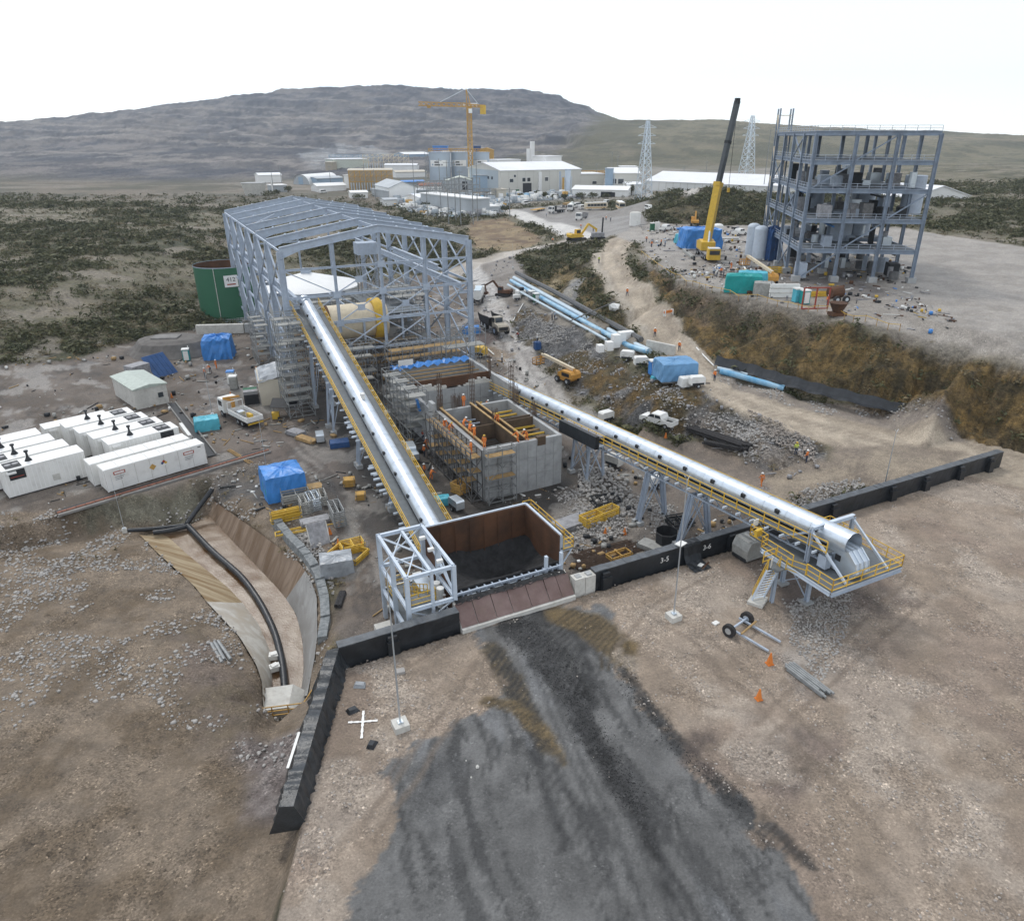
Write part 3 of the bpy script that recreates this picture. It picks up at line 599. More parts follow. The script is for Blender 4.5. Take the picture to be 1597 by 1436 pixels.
paint(mount*sstep(dt_, .46, .40), (.20,.185,.17), None, a=.35); d2_ = fbm(FX, FY*.3, 9, 5, 233, .65); paint(mount*sstep(d2_, .54, .60)*sstep(FZ, 20, 60), (.14,.14,.15), None, a=.4)
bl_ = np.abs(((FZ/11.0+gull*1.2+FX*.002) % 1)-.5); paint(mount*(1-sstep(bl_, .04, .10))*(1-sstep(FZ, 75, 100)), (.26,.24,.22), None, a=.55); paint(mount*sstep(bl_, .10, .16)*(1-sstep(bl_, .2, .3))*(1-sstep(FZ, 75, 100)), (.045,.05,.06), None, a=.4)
d3_ = fbm(FX, FY, 22, 6, 236, .7); paint(hb*(1-mount)*sstep(d3_, .53, .58), (.065,.068,.045), None, a=.6)
# displacement
_LR = [G(u, v, z) for u, v, z in LRIM[1:]]; _RR = [G(u, v, z) for u, v, z in RRIM[1:]]
_in = np.clip((polymask(_LR+_RR[::-1], 0, 4, .35, world=True)-.6)/.4, 0, 1)
FZ = FZ-_in*2.2
FZ = FZ-polymask([G(*p) for p in LTOE[1:]]+[G(*p) for p in RTOE[1:]][::-1], 0, 4, .1, world=True)*2.0
amp = RUF
n1 = fbm(FX, FY, 7, 5, 90, .6)-.5; n2 = fbm(FX, FY, 1.6, 4, 91, .6)-.5; n3 = 1-2*np.abs(fbm(FX, FY, 5, 4, 92, .6)-.5)*2
FZ = FZ+amp*(n1*1.2+n2*.8)+np.clip(amp-.6, 0, 1)*(1-n3)*-0.9
hz = hb*(fbm(FX, FY, 80, 6, 93, .55)-.5)*16+mount*(fbm(FX, FY, 260, 5, 94, .5)-.5)*26*sstep(FY, 900, 1200)
terr = mount*sstep(FY, 850, 1000)*(np.abs(((FZ/15.0+gull*1.5) % 1)-.5)-.25)*11
FZ = FZ+hz*sstep(FY, 700, 1000)*.55+terr
fade = sstep(FY, 1500, 1640)
ZG = FZ.reshape(NY, NX)
def gz(x, y):
    j = int(np.clip(np.searchsorted(GY, y)-1, 0, NY-2)); fy = (y-GY[j])/(GY[j+1]-GY[j])
    def row(r):
        w = halfw(np.array(GY[r])); i = (x/w+1)/2*(NX-1); i0 = int(np.clip(math.floor(i), 0, NX-2)); return ZG[r, i0]+(ZG[r, i0+1]-ZG[r, i0])*min(max(i-i0, 0), 1)
    return float(row(j)*(1-fy)+row(j+1)*fy)
def RG(u, v, dz=0.0):
    p = R(u, v)
    for _ in range(3):
        z = gz(p[0], p[1]); q = G(u, v, z)
        if abs(q[1]-p[1]) > 6: break
        p = q
    return (p[0], p[1], gz(p[0], p[1])+dz)
idx = np.arange(NY*NX).reshape(NY, NX)
q = np.stack([idx[:-1, :-1], idx[:-1, 1:], idx[1:, 1:], idx[1:, :-1]], -1).reshape(-1, 4)
def npmesh(name, v, f, m, smooth=False):
    me = bpy.data.meshes.new(name); k = f.shape[1]
    me.vertices.add(len(v)); me.vertices.foreach_set('co', v.astype(np.float32).ravel())
    me.loops.add(f.size); me.loops.foreach_set('vertex_index', f.astype(np.int32).ravel())
    me.polygons.add(len(f)); me.polygons.foreach_set('loop_start', (np.arange(len(f))*k).astype(np.int32)); me.polygons.foreach_set('loop_total', np.full(len(f), k, np.int32))
    if smooth: me.polygons.foreach_set('use_smooth', np.ones(len(f), bool))
    me.materials.append(m); me.update(calc_edges=True); return me
gm = bpy.data.materials.new('ground_soil'); gm.use_nodes = True; n = gm.node_tree; bs = n.nodes['Principled BSDF']; bs.inputs['Specular IOR Level'].default_value = .3
at = n.nodes.new('ShaderNodeAttribute'); at.attribute_name = 'soil'; a2 = n.nodes.new('ShaderNodeAttribute'); a2.attribute_name = 'soil_data'
gg = n.nodes.new('ShaderNodeNewGeometry'); sp = n.nodes.new('ShaderNodeSeparateColor'); n.links.new(a2.outputs['Color'], sp.inputs[0])
def nz(scale, det=6, ro=.65):
    x = n.nodes.new('ShaderNodeTexNoise'); x.inputs['Scale'].default_value = scale; x.inputs['Detail'].default_value = det; x.inputs['Roughness'].default_value = ro
    n.links.new(gg.outputs['Position'], x.inputs['Vector']); return x
def mr(src, a, b, c, d):
    x = n.nodes.new('ShaderNodeMapRange'); n.links.new(src, x.inputs[0])
    for k, val in enumerate((a, b, c, d)): x.inputs[k+1].default_value = val
    return x.outputs[0]
def mth(op, a, b=None, c=None):
    x = n.nodes.new('ShaderNodeMath'); x.operation = op
    for k, q_ in enumerate((a, b, c)):
        if q_ is None: continue
        if isinstance(q_, (int, float)): x.inputs[k].default_value = q_
        else: n.links.new(q_, x.inputs[k])
    return x.outputs[0]
na = nz(.55, 8, .7); nb = nz(7, 5, .7)
vo = n.nodes.new('ShaderNodeTexVoronoi'); vo.inputs['Scale'].default_value = 9; n.links.new(gg.outputs['Position'], vo.inputs['Vector'])
vs = n.nodes.new('ShaderNodeSeparateColor'); n.links.new(vo.outputs['Color'], vs.inputs[0])
v2 = n.nodes.new('ShaderNodeTexVoronoi'); v2.inputs['Scale'].default_value = 3.2; n.links.new(gg.outputs['Position'], v2.inputs['Vector'])
v2s = n.nodes.new('ShaderNodeSeparateColor'); n.links.new(v2.outputs['Color'], v2s.inputs[0])
rf = mr(sp.outputs[2], .1, 1.3, 0, 1); ng = nz(1.6, 9, .75)
k1 = mth('ADD', mr(na.outputs[0], .3, .7, .74, 1.28), mth('MULTIPLY', rf, mr(ng.outputs[0], .34, .66, -.62, .75))); k2 = mr(nb.outputs[0], .3, .7, .80, 1.22)
pv = mr(vs.outputs[0], 0, 1, -.36, .38); sp2 = mr(vs.outputs[1], .965, .985, 0, 1.1); dk = mr(v2s.outputs[0], .9, 1, 0, -.35)
grain = mth('MULTIPLY', sp.outputs[1], mth('ADD', mth('ADD', pv, sp2), dk))
kk = mth('MULTIPLY', mth('MULTIPLY', k1, k2), mth('ADD', grain, 1.0))
vm = n.nodes.new('ShaderNodeVectorMath'); vm.operation = 'SCALE'; n.links.new(at.outputs['Color'], vm.inputs[0]); n.links.new(kk, vm.inputs['Scale'])
n.links.new(vm.outputs[0], bs.inputs['Base Color'])
n.links.new(mth('MULTIPLY', sp.outputs[0], mr(na.outputs[0], .35, .6, .75, 1.1)), bs.inputs['Roughness'])
bp = n.nodes.new('ShaderNodeBump'); bp.inputs['Strength'].default_value = .95; bp.inputs['Distance'].default_value = .16
hh = mth('ADD', mth('ADD', mth('MULTIPLY', nb.outputs[0], .8), mth('MULTIPLY', mth('MULTIPLY', ng.outputs[0], rf), 5.0)), mth('ADD', mth('MULTIPLY', na.outputs[0], 1.2), mth('MULTIPLY', vs.outputs[0], mth('MULTIPLY', sp.outputs[1], .35))))
n.links.new(hh, bp.inputs['Height']); n.links.new(bp.outputs[0], bs.inputs['Normal'])
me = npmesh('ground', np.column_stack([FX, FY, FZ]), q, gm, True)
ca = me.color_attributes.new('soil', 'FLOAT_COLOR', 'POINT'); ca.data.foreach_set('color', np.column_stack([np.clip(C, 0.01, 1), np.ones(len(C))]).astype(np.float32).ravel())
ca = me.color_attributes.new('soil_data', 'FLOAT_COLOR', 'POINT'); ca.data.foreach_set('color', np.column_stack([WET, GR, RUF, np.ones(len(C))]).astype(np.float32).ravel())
ground = put('ground', me); ground['kind'] = 'structure'
# wide plain under and beyond the modelled ground
pl = MB(); pl.quad((-7000,-3000,-14),(7000,-3000,-14),(7000,7000,-14),(-7000,7000,-14)); o = pl.build('outer_ground', mat('plain', (.15,.14,.10), .95)); o['kind'] = 'structure'
# ---- scattered stuff
rs = np.random.RandomState(5)
def scatter(w, count, proto_v, proto_f, smin, smax, name, m, flat=1.0, lab='', cat='', zoff=0.0):
    # probability from mask; the grid itself is denser near the camera
    cand = np.where(w > 0.02)[0]; cand = cand[(FY[cand] > 24) & (FY[cand] < 420)]
    pr = w[cand]; sel = rs.choice(cand, count, p=pr/pr.sum())
    jx = FX[sel]+rs.uniform(-.5, .5, count)*halfw(FY[sel])*2/NX*2; jy = FY[sel]+rs.uniform(-.5, .5, count)*FY[sel]*.012
    size = (smin+(smax-smin)*rs.rand(count)**2)*(1+FY[sel]/260.0)
    K = len(proto_v); nv = len(proto_v[0]); nf = len(proto_f[0]); Vs = []; Fs = []
    kind = rs.randint(0, K, count); a = rs.rand(count)*2*np.pi; ca_, sa_ = np.cos(a), np.sin(a)
    pv_ = np.array(proto_v)[kind]; X = (pv_[:, :, 0]*ca_[:, None]-pv_[:, :, 1]*sa_[:, None])*size[:, None]+jx[:, None]
    Y = (pv_[:, :, 0]*sa_[:, None]+pv_[:, :, 1]*ca_[:, None])*size[:, None]+jy[:, None]; Z = pv_[:, :, 2]*size[:, None]*flat+(FZ[sel]+zoff)[:, None]
    vv = np.stack([X, Y, Z], -1).reshape(-1, 3); ff = (np.array(proto_f)[kind]+(np.arange(count)*nv)[:, None, None]).reshape(-1, 3)
    o = put(name, npmesh(name, vv, ff, m)); o['kind'] = 'stuff'
    if lab: o['label'] = lab; o['category'] = cat
    return o
def rockproto(seed):
    r_ = np.random.RandomState(seed); t = (1+5**.5)/2
    v = np.array([(-1,t,0),(1,t,0),(-1,-t,0),(1,-t,0),(0,-1,t),(0,1,t),(0,-1,-t),(0,1,-t),(t,0,-1),(t,0,1),(-t,0,-1),(-t,0,1)])/1.9
    v = v*(1+r_.uniform(-.35, .35, (12, 1)))*r_.uniform(.7, 1.2, (1, 3))*.5; v[:, 2] += .12
    f = [(0,11,5),(0,5,1),(0,1,7),(0,7,10),(0,10,11),(1,5,9),(5,11,4),(11,10,2),(10,7,6),(7,1,8),(3,9,4),(3,4,2),(3,2,6),(3,6,8),(3,8,9),(4,9,5),(2,4,11),(6,2,10),(8,6,7),(9,8,1)]
    return v, f
def tuftproto(seed, nl=20, up=1.0):
    r_ = np.random.RandomState(seed); v = []; f = []
    for k in range(nl):
        c = np.array([r_.normal(0, .34), r_.normal(0, .34), abs(r_.normal(.28, .22))*up]); d1 = r_.normal(0, .11, 3); d2 = r_.normal(0, .12, 3); b = len(v)
        v += [c-d1, c+d1, c+d2*1.3]; f.append((b, b+1, b+2))
    return np.array(v), f
RPV = [rockproto(k) for k in range(6)]; TPV = [tuftproto(k+20) for k in range(8)]
inch = polymask([(u, v) for u, v, z in LRIM[1:]]+[(u, v) for u, v, z in RRIM[1:]][::-1], 0, 4, .1)
scatter(np.clip(RCK, 0, 1)**1.5*(1-inch)*sstep(FY, 26, 110)*sstep(vnoise(FX/3, FY/3, 8), .3, .7), 16000, [a for a, b in RPV], [b for a, b in RPV], .07, .32, 'loose_rocks', M('rock'), .8, 'loose grey rocks lying over the banks and rubble slopes', 'rocks')
scatter(pad*np.clip(GR-.3, 0, 1)*(1-.93*coalm), 9000, [a for a, b in RPV], [b for a, b in RPV], .05, .17, 'gravel', M('pebble'), .6, 'pale gravel stones strewn on the brown loading pad', 'gravel')
scatter(VEG**1.5*(1-inch)*sstep(FY, 50, 150)*sstep(vnoise(FX/3.5, FY/3.5, 5)*.6+vnoise(FX/1.3, FY/1.3, 6)*.4, .35, .62), 34000, [a for a, b in TPV], [b for a, b in TPV], .5, 1.5, 'scrub', M('leaf'), .75, 'dark green scrub and low bushes on the slopes', 'scrub')
scatter(np.clip(VEG, 0, 1)*(1-inch)*sstep(FY, 28, 120)*sstep(vnoise(FX/2.5+9, FY/2.5, 15), .4, .7), 20000, [a for a, b in TPV], [b for a, b in TPV], .3, .9, 'dry_grass', M('leaf_dry'), .6, 'dry brown grass and weeds on the banks', 'grass')

# construction litter: short planks, offcuts, bits of plastic
def litter(w, count, name, m, lab, smin=.25, smax=1.0):
    bxs = []
    r_ = np.random.RandomState(len(lab))
    f = [(0,2,1),(0,3,2),(4,5,6),(4,6,7),(0,1,5),(0,5,4),(1,2,6),(1,6,5),(2,3,7),(2,7,6),(3,0,4),(3,4,7)]
    for k in range(6):
        a, b, h = ((1.6,.12,.1),(1.0,.25,.12),(.5,.5,.4),(.7,.4,.25),(2.2,.08,.08),(.35,.35,.5))[k]
        bxs.append((np.array([(x*a/2,y*b/2,z*h) for z in (0,1) for x,y in ((-1,-1),(1,-1),(1,1),(-1,1))]), f))
    scatter(w, count, [a for a, b in bxs], [b for a, b in bxs], smin, smax, name, M(m), 1.0, lab, 'litter', .02)
nearb = yard*sstep(fbm(FX, FY, 6, 4, 160), .46, .58)
litter(nearb, 900, 'site_litter', 'pallet_grey', 'grey metal and board offcuts littering the plant yard')
litter(nearb, 500, 'site_litter', 'timber', 'brown timber offcuts littering the plant yard')
litter(nearb, 500, 'site_litter', 'dark', 'dark scraps littering the plant yard')
litter(nearb, 160, 'site_litter', 'white_paint', 'white scraps littering the plant yard', .2, .7)
cp = polymask([(1000,352),(1200,350),(1400,400),(1500,545),(1180,467),(1110,450),(1040,425),(1020,400)], 1, 5, 1); cp = cp*(.15+sstep(fbm(FX, FY, 9, 4, 161), .5, .6))
for m_, n_, lb_ in (('mix_grey', 420, 'grey'), ('white_paint', 260, 'white'), ('rust', 260, 'rusty brown'), ('yellow', 90, 'yellow'), ('tarp_blue', 90, 'blue'), ('dark', 300, 'dark')):
    litter(cp, n_, 'platform_clutter', m_, lb_+' materials and scraps strewn over the crane platform', .25, .9)
fp = polymask([(620,322),(610,300),(560,285),(640,262),(1000,262),(1010,300),(790,318),(765,338),(690,338)], 3, 20, 2)
for m_, n_, lb_ in (('far_grey_s', 1500, 'grey'), ('white_paint', 1300, 'white'), ('mix_grey', 500, 'dark grey'), ('ochre', 120, 'ochre'), ('pipe_blue', 160, 'pale blue')):
    if m_ == 'far_grey_s': mat(m_, (.36,.40,.43), .6)
    litter(fp, n_, 'plant_clutter', m_, lb_+' plant equipment and pipework crowded round the far buildings', .8, 2.6)
litter(bank*.6+polymask([(735,430),(800,400),(850,480),(800,560),(740,520)], 1, 4, 1)*.5, 420, 'bank_litter', 'mix_grey', 'grey scraps lying along the haul trench and bank', .2, .8)
cw = pad*np.clip(linemask([(800,975),(860,1030),(900,1090),(940,1170),(985,1260)], [1.6,1.6,1.2,.9,.7], .5, 2, .5)+.5*linemask([(960,1040),(1060,1170),(1160,1250)], .5, .4, 2, .4), 0, 1)
scatter(cw, 7000, [a for a, b in RPV], [b for a, b in RPV], .02, .075, 'coal_lumps', M('coal'), .7, 'black coal lumps spilled along the bucket track on the pad', 'coal')
# ------------------------------------------------------------------ black lined retaining wall, hopper, pad edge
def site(name, label, cat, s, t, z, group=None): return thing(name, label, cat, W(s, t, z), AN, group)
def wavy(mb_pts, f): pass
def lined_wall(s0, s1, label, marks=(), butt=(), seg=2.4):
    T = site('retaining_wall', label, 'retaining wall', s0, 0, 0, 'black lined retaining wall lengths')
    L = s1-s0; r = random.Random(int(s0*10)+3); n = max(2, int(L/.4))
    m = MB(); t = MB()
    for k in range(n):                       # face of sheet with folds
        x0, x1 = L*k/n, L*(k+1)/n
        def pt(x, z): return (x, -.02-.06*vnoise(np.array([x*1.7]), np.array([z*2.1+s0]), 4)[0], z)
        zs = [-.3, .3, .8, 1.3, 1.78]
        for a, b in zip(zs[:-1], zs[1:]): m.quad(pt(x0, a), pt(x1, a), pt(x1, b), pt(x0, b))
        t.box(x0, x1, -.05, .78, 1.72+.03*r.random(), 1.80+.05*r.random())
    m.box(0, L, .05, .75, -4.2, 1.71)
    m.build('liner_face', 'black_liner', T); t.build('wall_top', 'liner_top', T)
    for x in butt: MB().box(x-s0-.45, x-s0+.45, -.55, -.1, -.2, 1.2).box(x-s0-.35, x-s0+.35, -.4, -.1, 1.2, 1.6).build('buttress', 'black_liner', T)
    for x, w in marks:
        text(w, .75, T, (x-s0, -.14, 1.0), (math.radians(90), 0, 0), 'white_clean')
    return T
lined_wall(-9.6, -.05, 'low black lined wall between the tarpaulin bund and the stepped hopper plate', butt=(-5.6,))
lined_wall(12.6, 30.9, 'long black lined wall with white chalk numbers below the right conveyor', marks=((20.0, '3-5'), (24.9, '3-6')), butt=(13.6, 27.8))
lined_wall(31.0, 70, 'black lined wall at the right beyond the conveyor head, with stub buttresses', butt=(36, 41.5, 50.5, 56, 62, 67.5))
# tarpaulin covered bund running toward the camera
T = thing('covered_bund', 'long bund wrapped in creased black tarpaulin along the left edge of the pad', 'bund', W(-9.9, .4, 0), 0)
P0, P1 = np.array(W(-9.9, .5, 0)), np.array(W(-15.6, -11.9, 0)); d_ = (P1-P0); LB = np.linalg.norm(d_[:2]); dx = d_/LB; nx_ = np.array([-dx[1], dx[0], 0])
m = MB(); NB = 70; prof = [(-1.25,-.7),(-.85,.2),(-.5,1.2),(-.42,1.55),(.42,1.6),(.55,1.3),(.8,.3),(1.15,-.3)]
gv = []
for k in range(NB+1):
    for j, (a, z) in enumerate(prof):
        q_ = k*.7; w_ = .34*(vnoise(np.array([q_]), np.array([j*.9]), 3)[0]-.5)+.22*(vnoise(np.array([q_*1.6]), np.array([j*1.9]), 7)[0]-.5)
        p = dx*(LB*k/NB)+nx_*(a*(1+w_*.6))+np.array([0, 0, z+w_*(1 if z > 1 else 1.6)-.25*k/NB]); gv.append(tuple(p))
n_ = len(prof); m.v = gv; m.f = [(k*n_+j, k*n_+j+1, (k+1)*n_+j+1, (k+1)*n_+j) for k in range(NB) for j in range(n_-1)]+[tuple(range(n_))[::-1], tuple(NB*n_+j for j in range(n_))]
m.build('tarpaulin', mat('bund_tarp', (.026,.030,.034), .36, 0, .45, 1.3, bump=.9, spec=.5), T, smooth=True)
m = MB(); m.beam(dx*LB*.60+nx_*-.55+np.array([0,0,1.5]), dx*LB*.80+nx_*-.6+np.array([0,0,1.35]), .16, .04); m.build('tear', 'white_paint', T, label='pale torn strip along its left edge')
for i, (s, t, w_, h_) in enumerate(((-8.9, -2.7, .9, .6), (-10.0, -4.9, .8, .5), (-9.7, -8.6, .7, .6))):
    o = MB(); o.v = [(-w_/2,-.2,0),(w_/2,-.3,.05),(w_/2*.8,.35,0),(-w_/2,.3,.05),(-w_/3,-.1,.28),(w_/3,-.15,.22),(w_/3,.2,.25),(-w_/3,.2,.3)]
    o.f = [(0,1,5,4),(1,2,6,5),(2,3,7,6),(3,0,4,7),(4,5,6,7)]
    tag(o.build('sandbag', 'black_liner' if i else 'grey_sheet', None, (*W(s, t)[:2], gz(*W(s, t)[:2])), i*.7), ('black sandbag beside the top end of the tarpaulin bund', 'small dark sandbag halfway down the tarpaulin bund', 'dark sandbag lying below the white cross')[i], 'sandbag', 'sandbags along the bund')
# white survey cross sprayed on the gravel
T = thing('survey_cross', 'white painted survey cross on the gravel beside the bund', 'ground marking', RG(566, 1130, .03), 0)
pc = RG(566, 1130)
def strip(m, a, b, w, dz=.035):
    N = 14; a = np.array(a); b = np.array(b); d = (b-a)[:2]/np.linalg.norm((b-a)[:2]); nn = np.array([-d[1], d[0]])
    for k in range(N):
        p = a[:2]+(b-a)[:2]*k/N; q_ = a[:2]+(b-a)[:2]*(k+1)/N; ww = w*(1+.25*math.sin(k*2.1))
        cs = [p-nn*ww, q_-nn*ww, q_+nn*ww, p+nn*ww]; b0 = len(m.v)
        m.v += [(c[0]-pc[0], c[1]-pc[1], gz(*c)-pc[2]+dz) for c in cs]; m.f.append((b0, b0+1, b0+2, b0+3))
for nm, a, b in (('cross_arm', (543,1127), (589,1124)), ('cross_arm', (567,1109), (564,1152))):
    m = MB(); strip(m, RG(*a), RG(*b), .075); m.build(nm, 'white_clean', T, (0, 0, 0 if a[0]<560 else .006))
# hopper front apron: concrete blocks with wear plates
T = site('hopper_apron', 'sloping hopper apron faced with purple brown steel wear plates on a pale concrete base', 'dump apron', 0, 0, 0)
MB().profx([(-.55,-.2),(-.55,.35),(-.25,.42),(1.1,1.75),(1.5,1.75),(1.5,-3.6),(0,-3.6)], 0, 10.4).build('concrete_base', 'concrete_pale', T)
xs = [0, 1.45, 3.1, 4.6, 6.3, 8.0, 9.2, 10.4]
for k in range(7):
    x0, x1 = xs[k]+.03, xs[k+1]-.03; o_ = .02*(k % 2)
    m = MB().quad8([(x0,-.36-o_,.44),(x1,-.36-o_,.44),(x1,-.30,.40),(x0,-.30,.40),(x0,1.0-o_,1.86+.05*(k%3)),(x1,1.0-o_,1.86+.04*(k%2)),(x1,1.08,1.80),(x0,1.08,1.80)])
    m.build('wear_plate', 'wear_plate', T)
m = MB(); r = random.Random(3)
gvv = []
for i in range(27):
    for j in range(5):
        gvv.append((.1+i*.39, .85+j*.5, 1.70+.35*math.exp(-((j-1.0)**2)/2)*(.5+r.random())-.12*j))
m.v = gvv; m.f = [(i*5+j, (i+1)*5+j, (i+1)*5+j+1, i*5+j+1) for i in range(26) for j in range(4)]
m.build('spilled_coal', 'coal', T, smooth=False)
for i, s in enumerate((10.55, 11.6)):
    o = site('concrete_block', ('white concrete block at the right end of the wear plates', 'white concrete block between its twin and the black wall')[i], 'concrete block', s, -.15, 0, 'white concrete wall blocks')
    MB().box(0, 1.0, 0, .9, -.3, 1.65-.05*i).build('block', 'concrete_pale', o); MB().box(.25, .75, .2, .7, 1.6, 1.72).build('cap', 'concrete', o)
# hopper box
T = site('dump_hopper', 'large open dump hopper with rusty brown inner plates and dark coal bottom', 'hopper', 0, 0, 0)
x0, x1, y0, y1, zt, zf = .6, 10.6, 2.9, 9.4, 4.4, 1.9
def slab(m, a, b, c, d, th=.14):
    a, b, c, d = map(Vector, (a, b, c, d)); nn = (b-a).cross(d-a).normalized()*th
    m.quad8([a, b, c, d, a+nn, b+nn, c+nn, d+nn])
m = MB(); slab(m, (x0,y1,-2.2),(x1,y1,-2.2),(x1,y1,zt),(x0,y1,zt), -.12); m.build('back_plate', 'rust', T)
m = MB(); slab(m, (x1,y1,-2.2),(x1,y0,-2.2),(x1,y0,zt),(x1,y1,zt), -.12); m.build('side_plate', 'rust', T)
m = MB(); m.quad8([(x0-.12,y0,-2.2),(x0,y0,-2.2),(x0,y1,-2.2),(x0-.12,y1,-2.2),(x0-.12,y0,zf+.3),(x0,y0,zf+.3),(x0,y1,zt),(x0-.12,y1,zt)]); m.build('side_plate', 'rust', T)
m = MB(); m.quad8([(x0,y0-.12,-2.2),(x1,y0-.12,-2.2),(x1,y0,-2.2),(x0,y0,-2.2),(x0,y0-.12,zf),(x1,y0-.12,zf),(x1,y0,zf),(x0,y0,zf)]); m.build('front_plate', 'coal', T)
for k in range(1, 7):      # vertical seams of lining plates
    MB().box(x0+k*1.42, x0+k*1.42+.05, y1-.2, y1-.13, -.5, zt-.1).build('seam', 'rust', T)
m = MB(); gvv = []
for i in range(21):
    for j in range(14):
        x = x0+(x1-x0)*i/20; y = y0+(y1-y0)*j/13; cxx, cyy = (x-(x0+x1)/2-1)/5, (y-6.6)/3.4
        gvv.append((x, y, 1.35-2.6*max(0, 1-(cxx*cxx+cyy*cyy)**.5)+.55*max(0, (4.6-y)/1.7)+.5*fbm(np.array([x]), np.array([y]), 1.2, 3, 8)[0]-.3))
m.v = gvv; m.f = [(i*14+j, (i+1)*14+j, (i+1)*14+j+1, i*14+j+1) for i in range(20) for j in range(13)]
m.build('coal_heap', 'coal', T)
m = MB().box(x0-.2,x1+.2,y1+.12,y1+.3,zt-.06,zt+.12).box(x1+.12,x1+.3,y0,y1+.12,zt-.06,zt+.12); m.beam((x0-.1,y0,zf+.35),(x0-.1,y1,zt+.05),.2,.14); m.build('top_flange', 'steel_light', T)
for k in range(8): MB().box(x0+.2+k*1.35, x0+.4+k*1.35, y1+.14, y1+.45, -3.4, zt-.1).build('stiffener', 'steel', T)
for k in range(5): MB().box(x1+.14, x1+.45, y0+.1+k*1.5, y0+.3+k*1.5, -3.4, zt-.1).build('stiffener', 'steel', T)
m = MB()
for k in range(15): m.box(.5+k*.7, .62+k*.7, 2.2, 2.8, .4, 1.75)
m.box(.3,10.7,2.25,2.4,1.68,1.84).box(.3,10.7,2.6,2.75,1.2,1.4); m.build('grizzly_frame', 'steel', T)
for x in (.4, 9.0, 10.5): MB().box(x, x+.25, 2.3, 2.6, .2, 3.0 if x > 5 else 2.2).build('post', 'steel_light', T)
m = MB(); 
for k in range(6): m.box(1.6+k*1.25, 2.4+k*1.25, 2.15, 2.3, .9, 1.5)
m.build('vibrator_housing', 'galv', T)
pth = [(11.0,3.0,3.1),(11.0,10.4,3.1)]
MB().box(10.9,11.9,2.6,10.6,2.98,3.08).build('walkway', 'deck', T)
rail([(11.9,2.6,3.08),(11.9,10.6,3.08),(11.0,10.6,3.08)]).build('handrail', 'rail_yellow', T)
rail([(10.95,2.6,3.08),(11.9,2.6,3.08)]).build('handrail', 'rail_yellow', T)
m = MB(); 
for k in range(5): MB().beam((11.85,2.7+k*1.9,2.95),(10.75,2.7+k*1.9,1.4),.1).beam((10.7,2.7+k*1.9,2.95),(11.9,2.7+k*1.9,2.95),.12).build('bracket', 'steel_light', T)

# stair tower left of hopper
T = site('stair_tower', 'pale blue steel frame tower with yellow stairs inside, left of the dump hopper', 'steel tower', -3.6, 1.7, -3.5)
tw, tl, th_ = 3.9, 7.4, 8.6
for x in (0, tw):
    for y in (0, tl/2, tl):
        if x == 0 and y == tl/2: pass
        MB().ibeam((x,y,0),(x,y,th_),.34,.34,.05,(0,1,0)).build('column', 'steel_light', T)
MB().ibeam((tw*.52,0,0),(tw*.52,0,th_),.25,.25,.05,(0,1,0)).build('column', 'steel_light', T)
for z in (3.2, 5.6, th_):
    for a, b in (((0,0),(tw,0)),((0,tl),(tw,tl)),((0,0),(0,tl)),((tw,0),(tw,tl))):
        e = .17 if a[0] != b[0] else 0; f_ = .17 if a[1] != b[1] else 0
        MB().ibeam((a[0]+e,a[1]+f_,z-.15),(b[0]-e,b[1]-f_,z-.15),.25,.3).build('beam', 'steel_light', T)
MB().ibeam((tw*.52,.2,th_-.16),(tw*.52,tl-.2,th_-.16),.22,.26).build('beam', 'steel_light', T)
def xb(a, b, c, d, par, mt='steel_light', w=.1):
    MB().beam(a, b, w).build('brace', mt, par); MB().beam(c, d, w*.96).build('brace', mt, par)
xb((.2,0,3.3),(tw-.2,0,5.3),(.2,0,5.3),(tw-.2,0,3.3),T); xb((0,.2,0.3),(0,tl/2,3.0),(0,.2,3.0),(0,tl/2,.3),T)
xb((tw,.2,5.7),(tw,tl/2-.2,8.3),(tw,.2,8.3),(tw,tl/2-.2,5.7),T); xb((.2,tl,5.7),(tw-.2,tl,8.3),(.2,tl,8.3),(tw-.2,tl,5.7),T)
xb((.2,.4,8.35),(tw*.5,tl/2,8.35),(.2,tl/2,8.3),(tw*.5,.4,8.3),T); xb((.2,tl/2+.2,8.35),(tw*.5,tl-.3,8.35),(.2,tl-.3,8.3),(tw*.5,tl/2+.2,8.3),T)
for (ya, za, yb, zb, x) in ((.9,.2,5.2,3.1,.75), (5.4,3.2,1.4,5.5,1.3)):
    MB().beam((x,ya,za),(x,yb,zb),.08,.26).build('stringer', 'yellow', T); MB().beam((x+.8,ya,za),(x+.8,yb,zb),.08,.26).build('stringer', 'yellow', T)
    m = MB()
    for k in range(12): q_ = (k+.5)/12; m.box(x+.05, x+.75, ya+(yb-ya)*q_-.12, ya+(yb-ya)*q_+.12, za+(zb-za)*q_, za+(zb-za)*q_+.04)
    m.build('treads', 'deck', T)
    rail([(x,ya,za),(x,yb,zb)], 1.0, 1.2).build('handrail', 'yellow', T); rail([(x+.8,ya,za),(x+.8,yb,zb)], 1.0, 1.2).build('handrail', 'yellow', T)
MB().box(.3,2.4,5.3,7.2,3.1,3.18).build('landing', 'deck', T); MB().box(.3,2.4,.3,1.6,5.5,5.58).build('landing', 'deck', T)
rail([(.3,5.3,3.18),(.3,7.2,3.18),(2.4,7.2,3.18)]).build('handrail', 'yellow', T); rail([(.3,1.6,5.58),(.3,.3,5.58),(2.4,.3,5.58),(2.4,1.6,5.58)]).build('handrail', 'yellow', T)
rail([(2.2,.25,.1),(3.7,.25,.1),(3.7,1.4,.1)], 1.7, .45).build('gate', 'yellow', T)
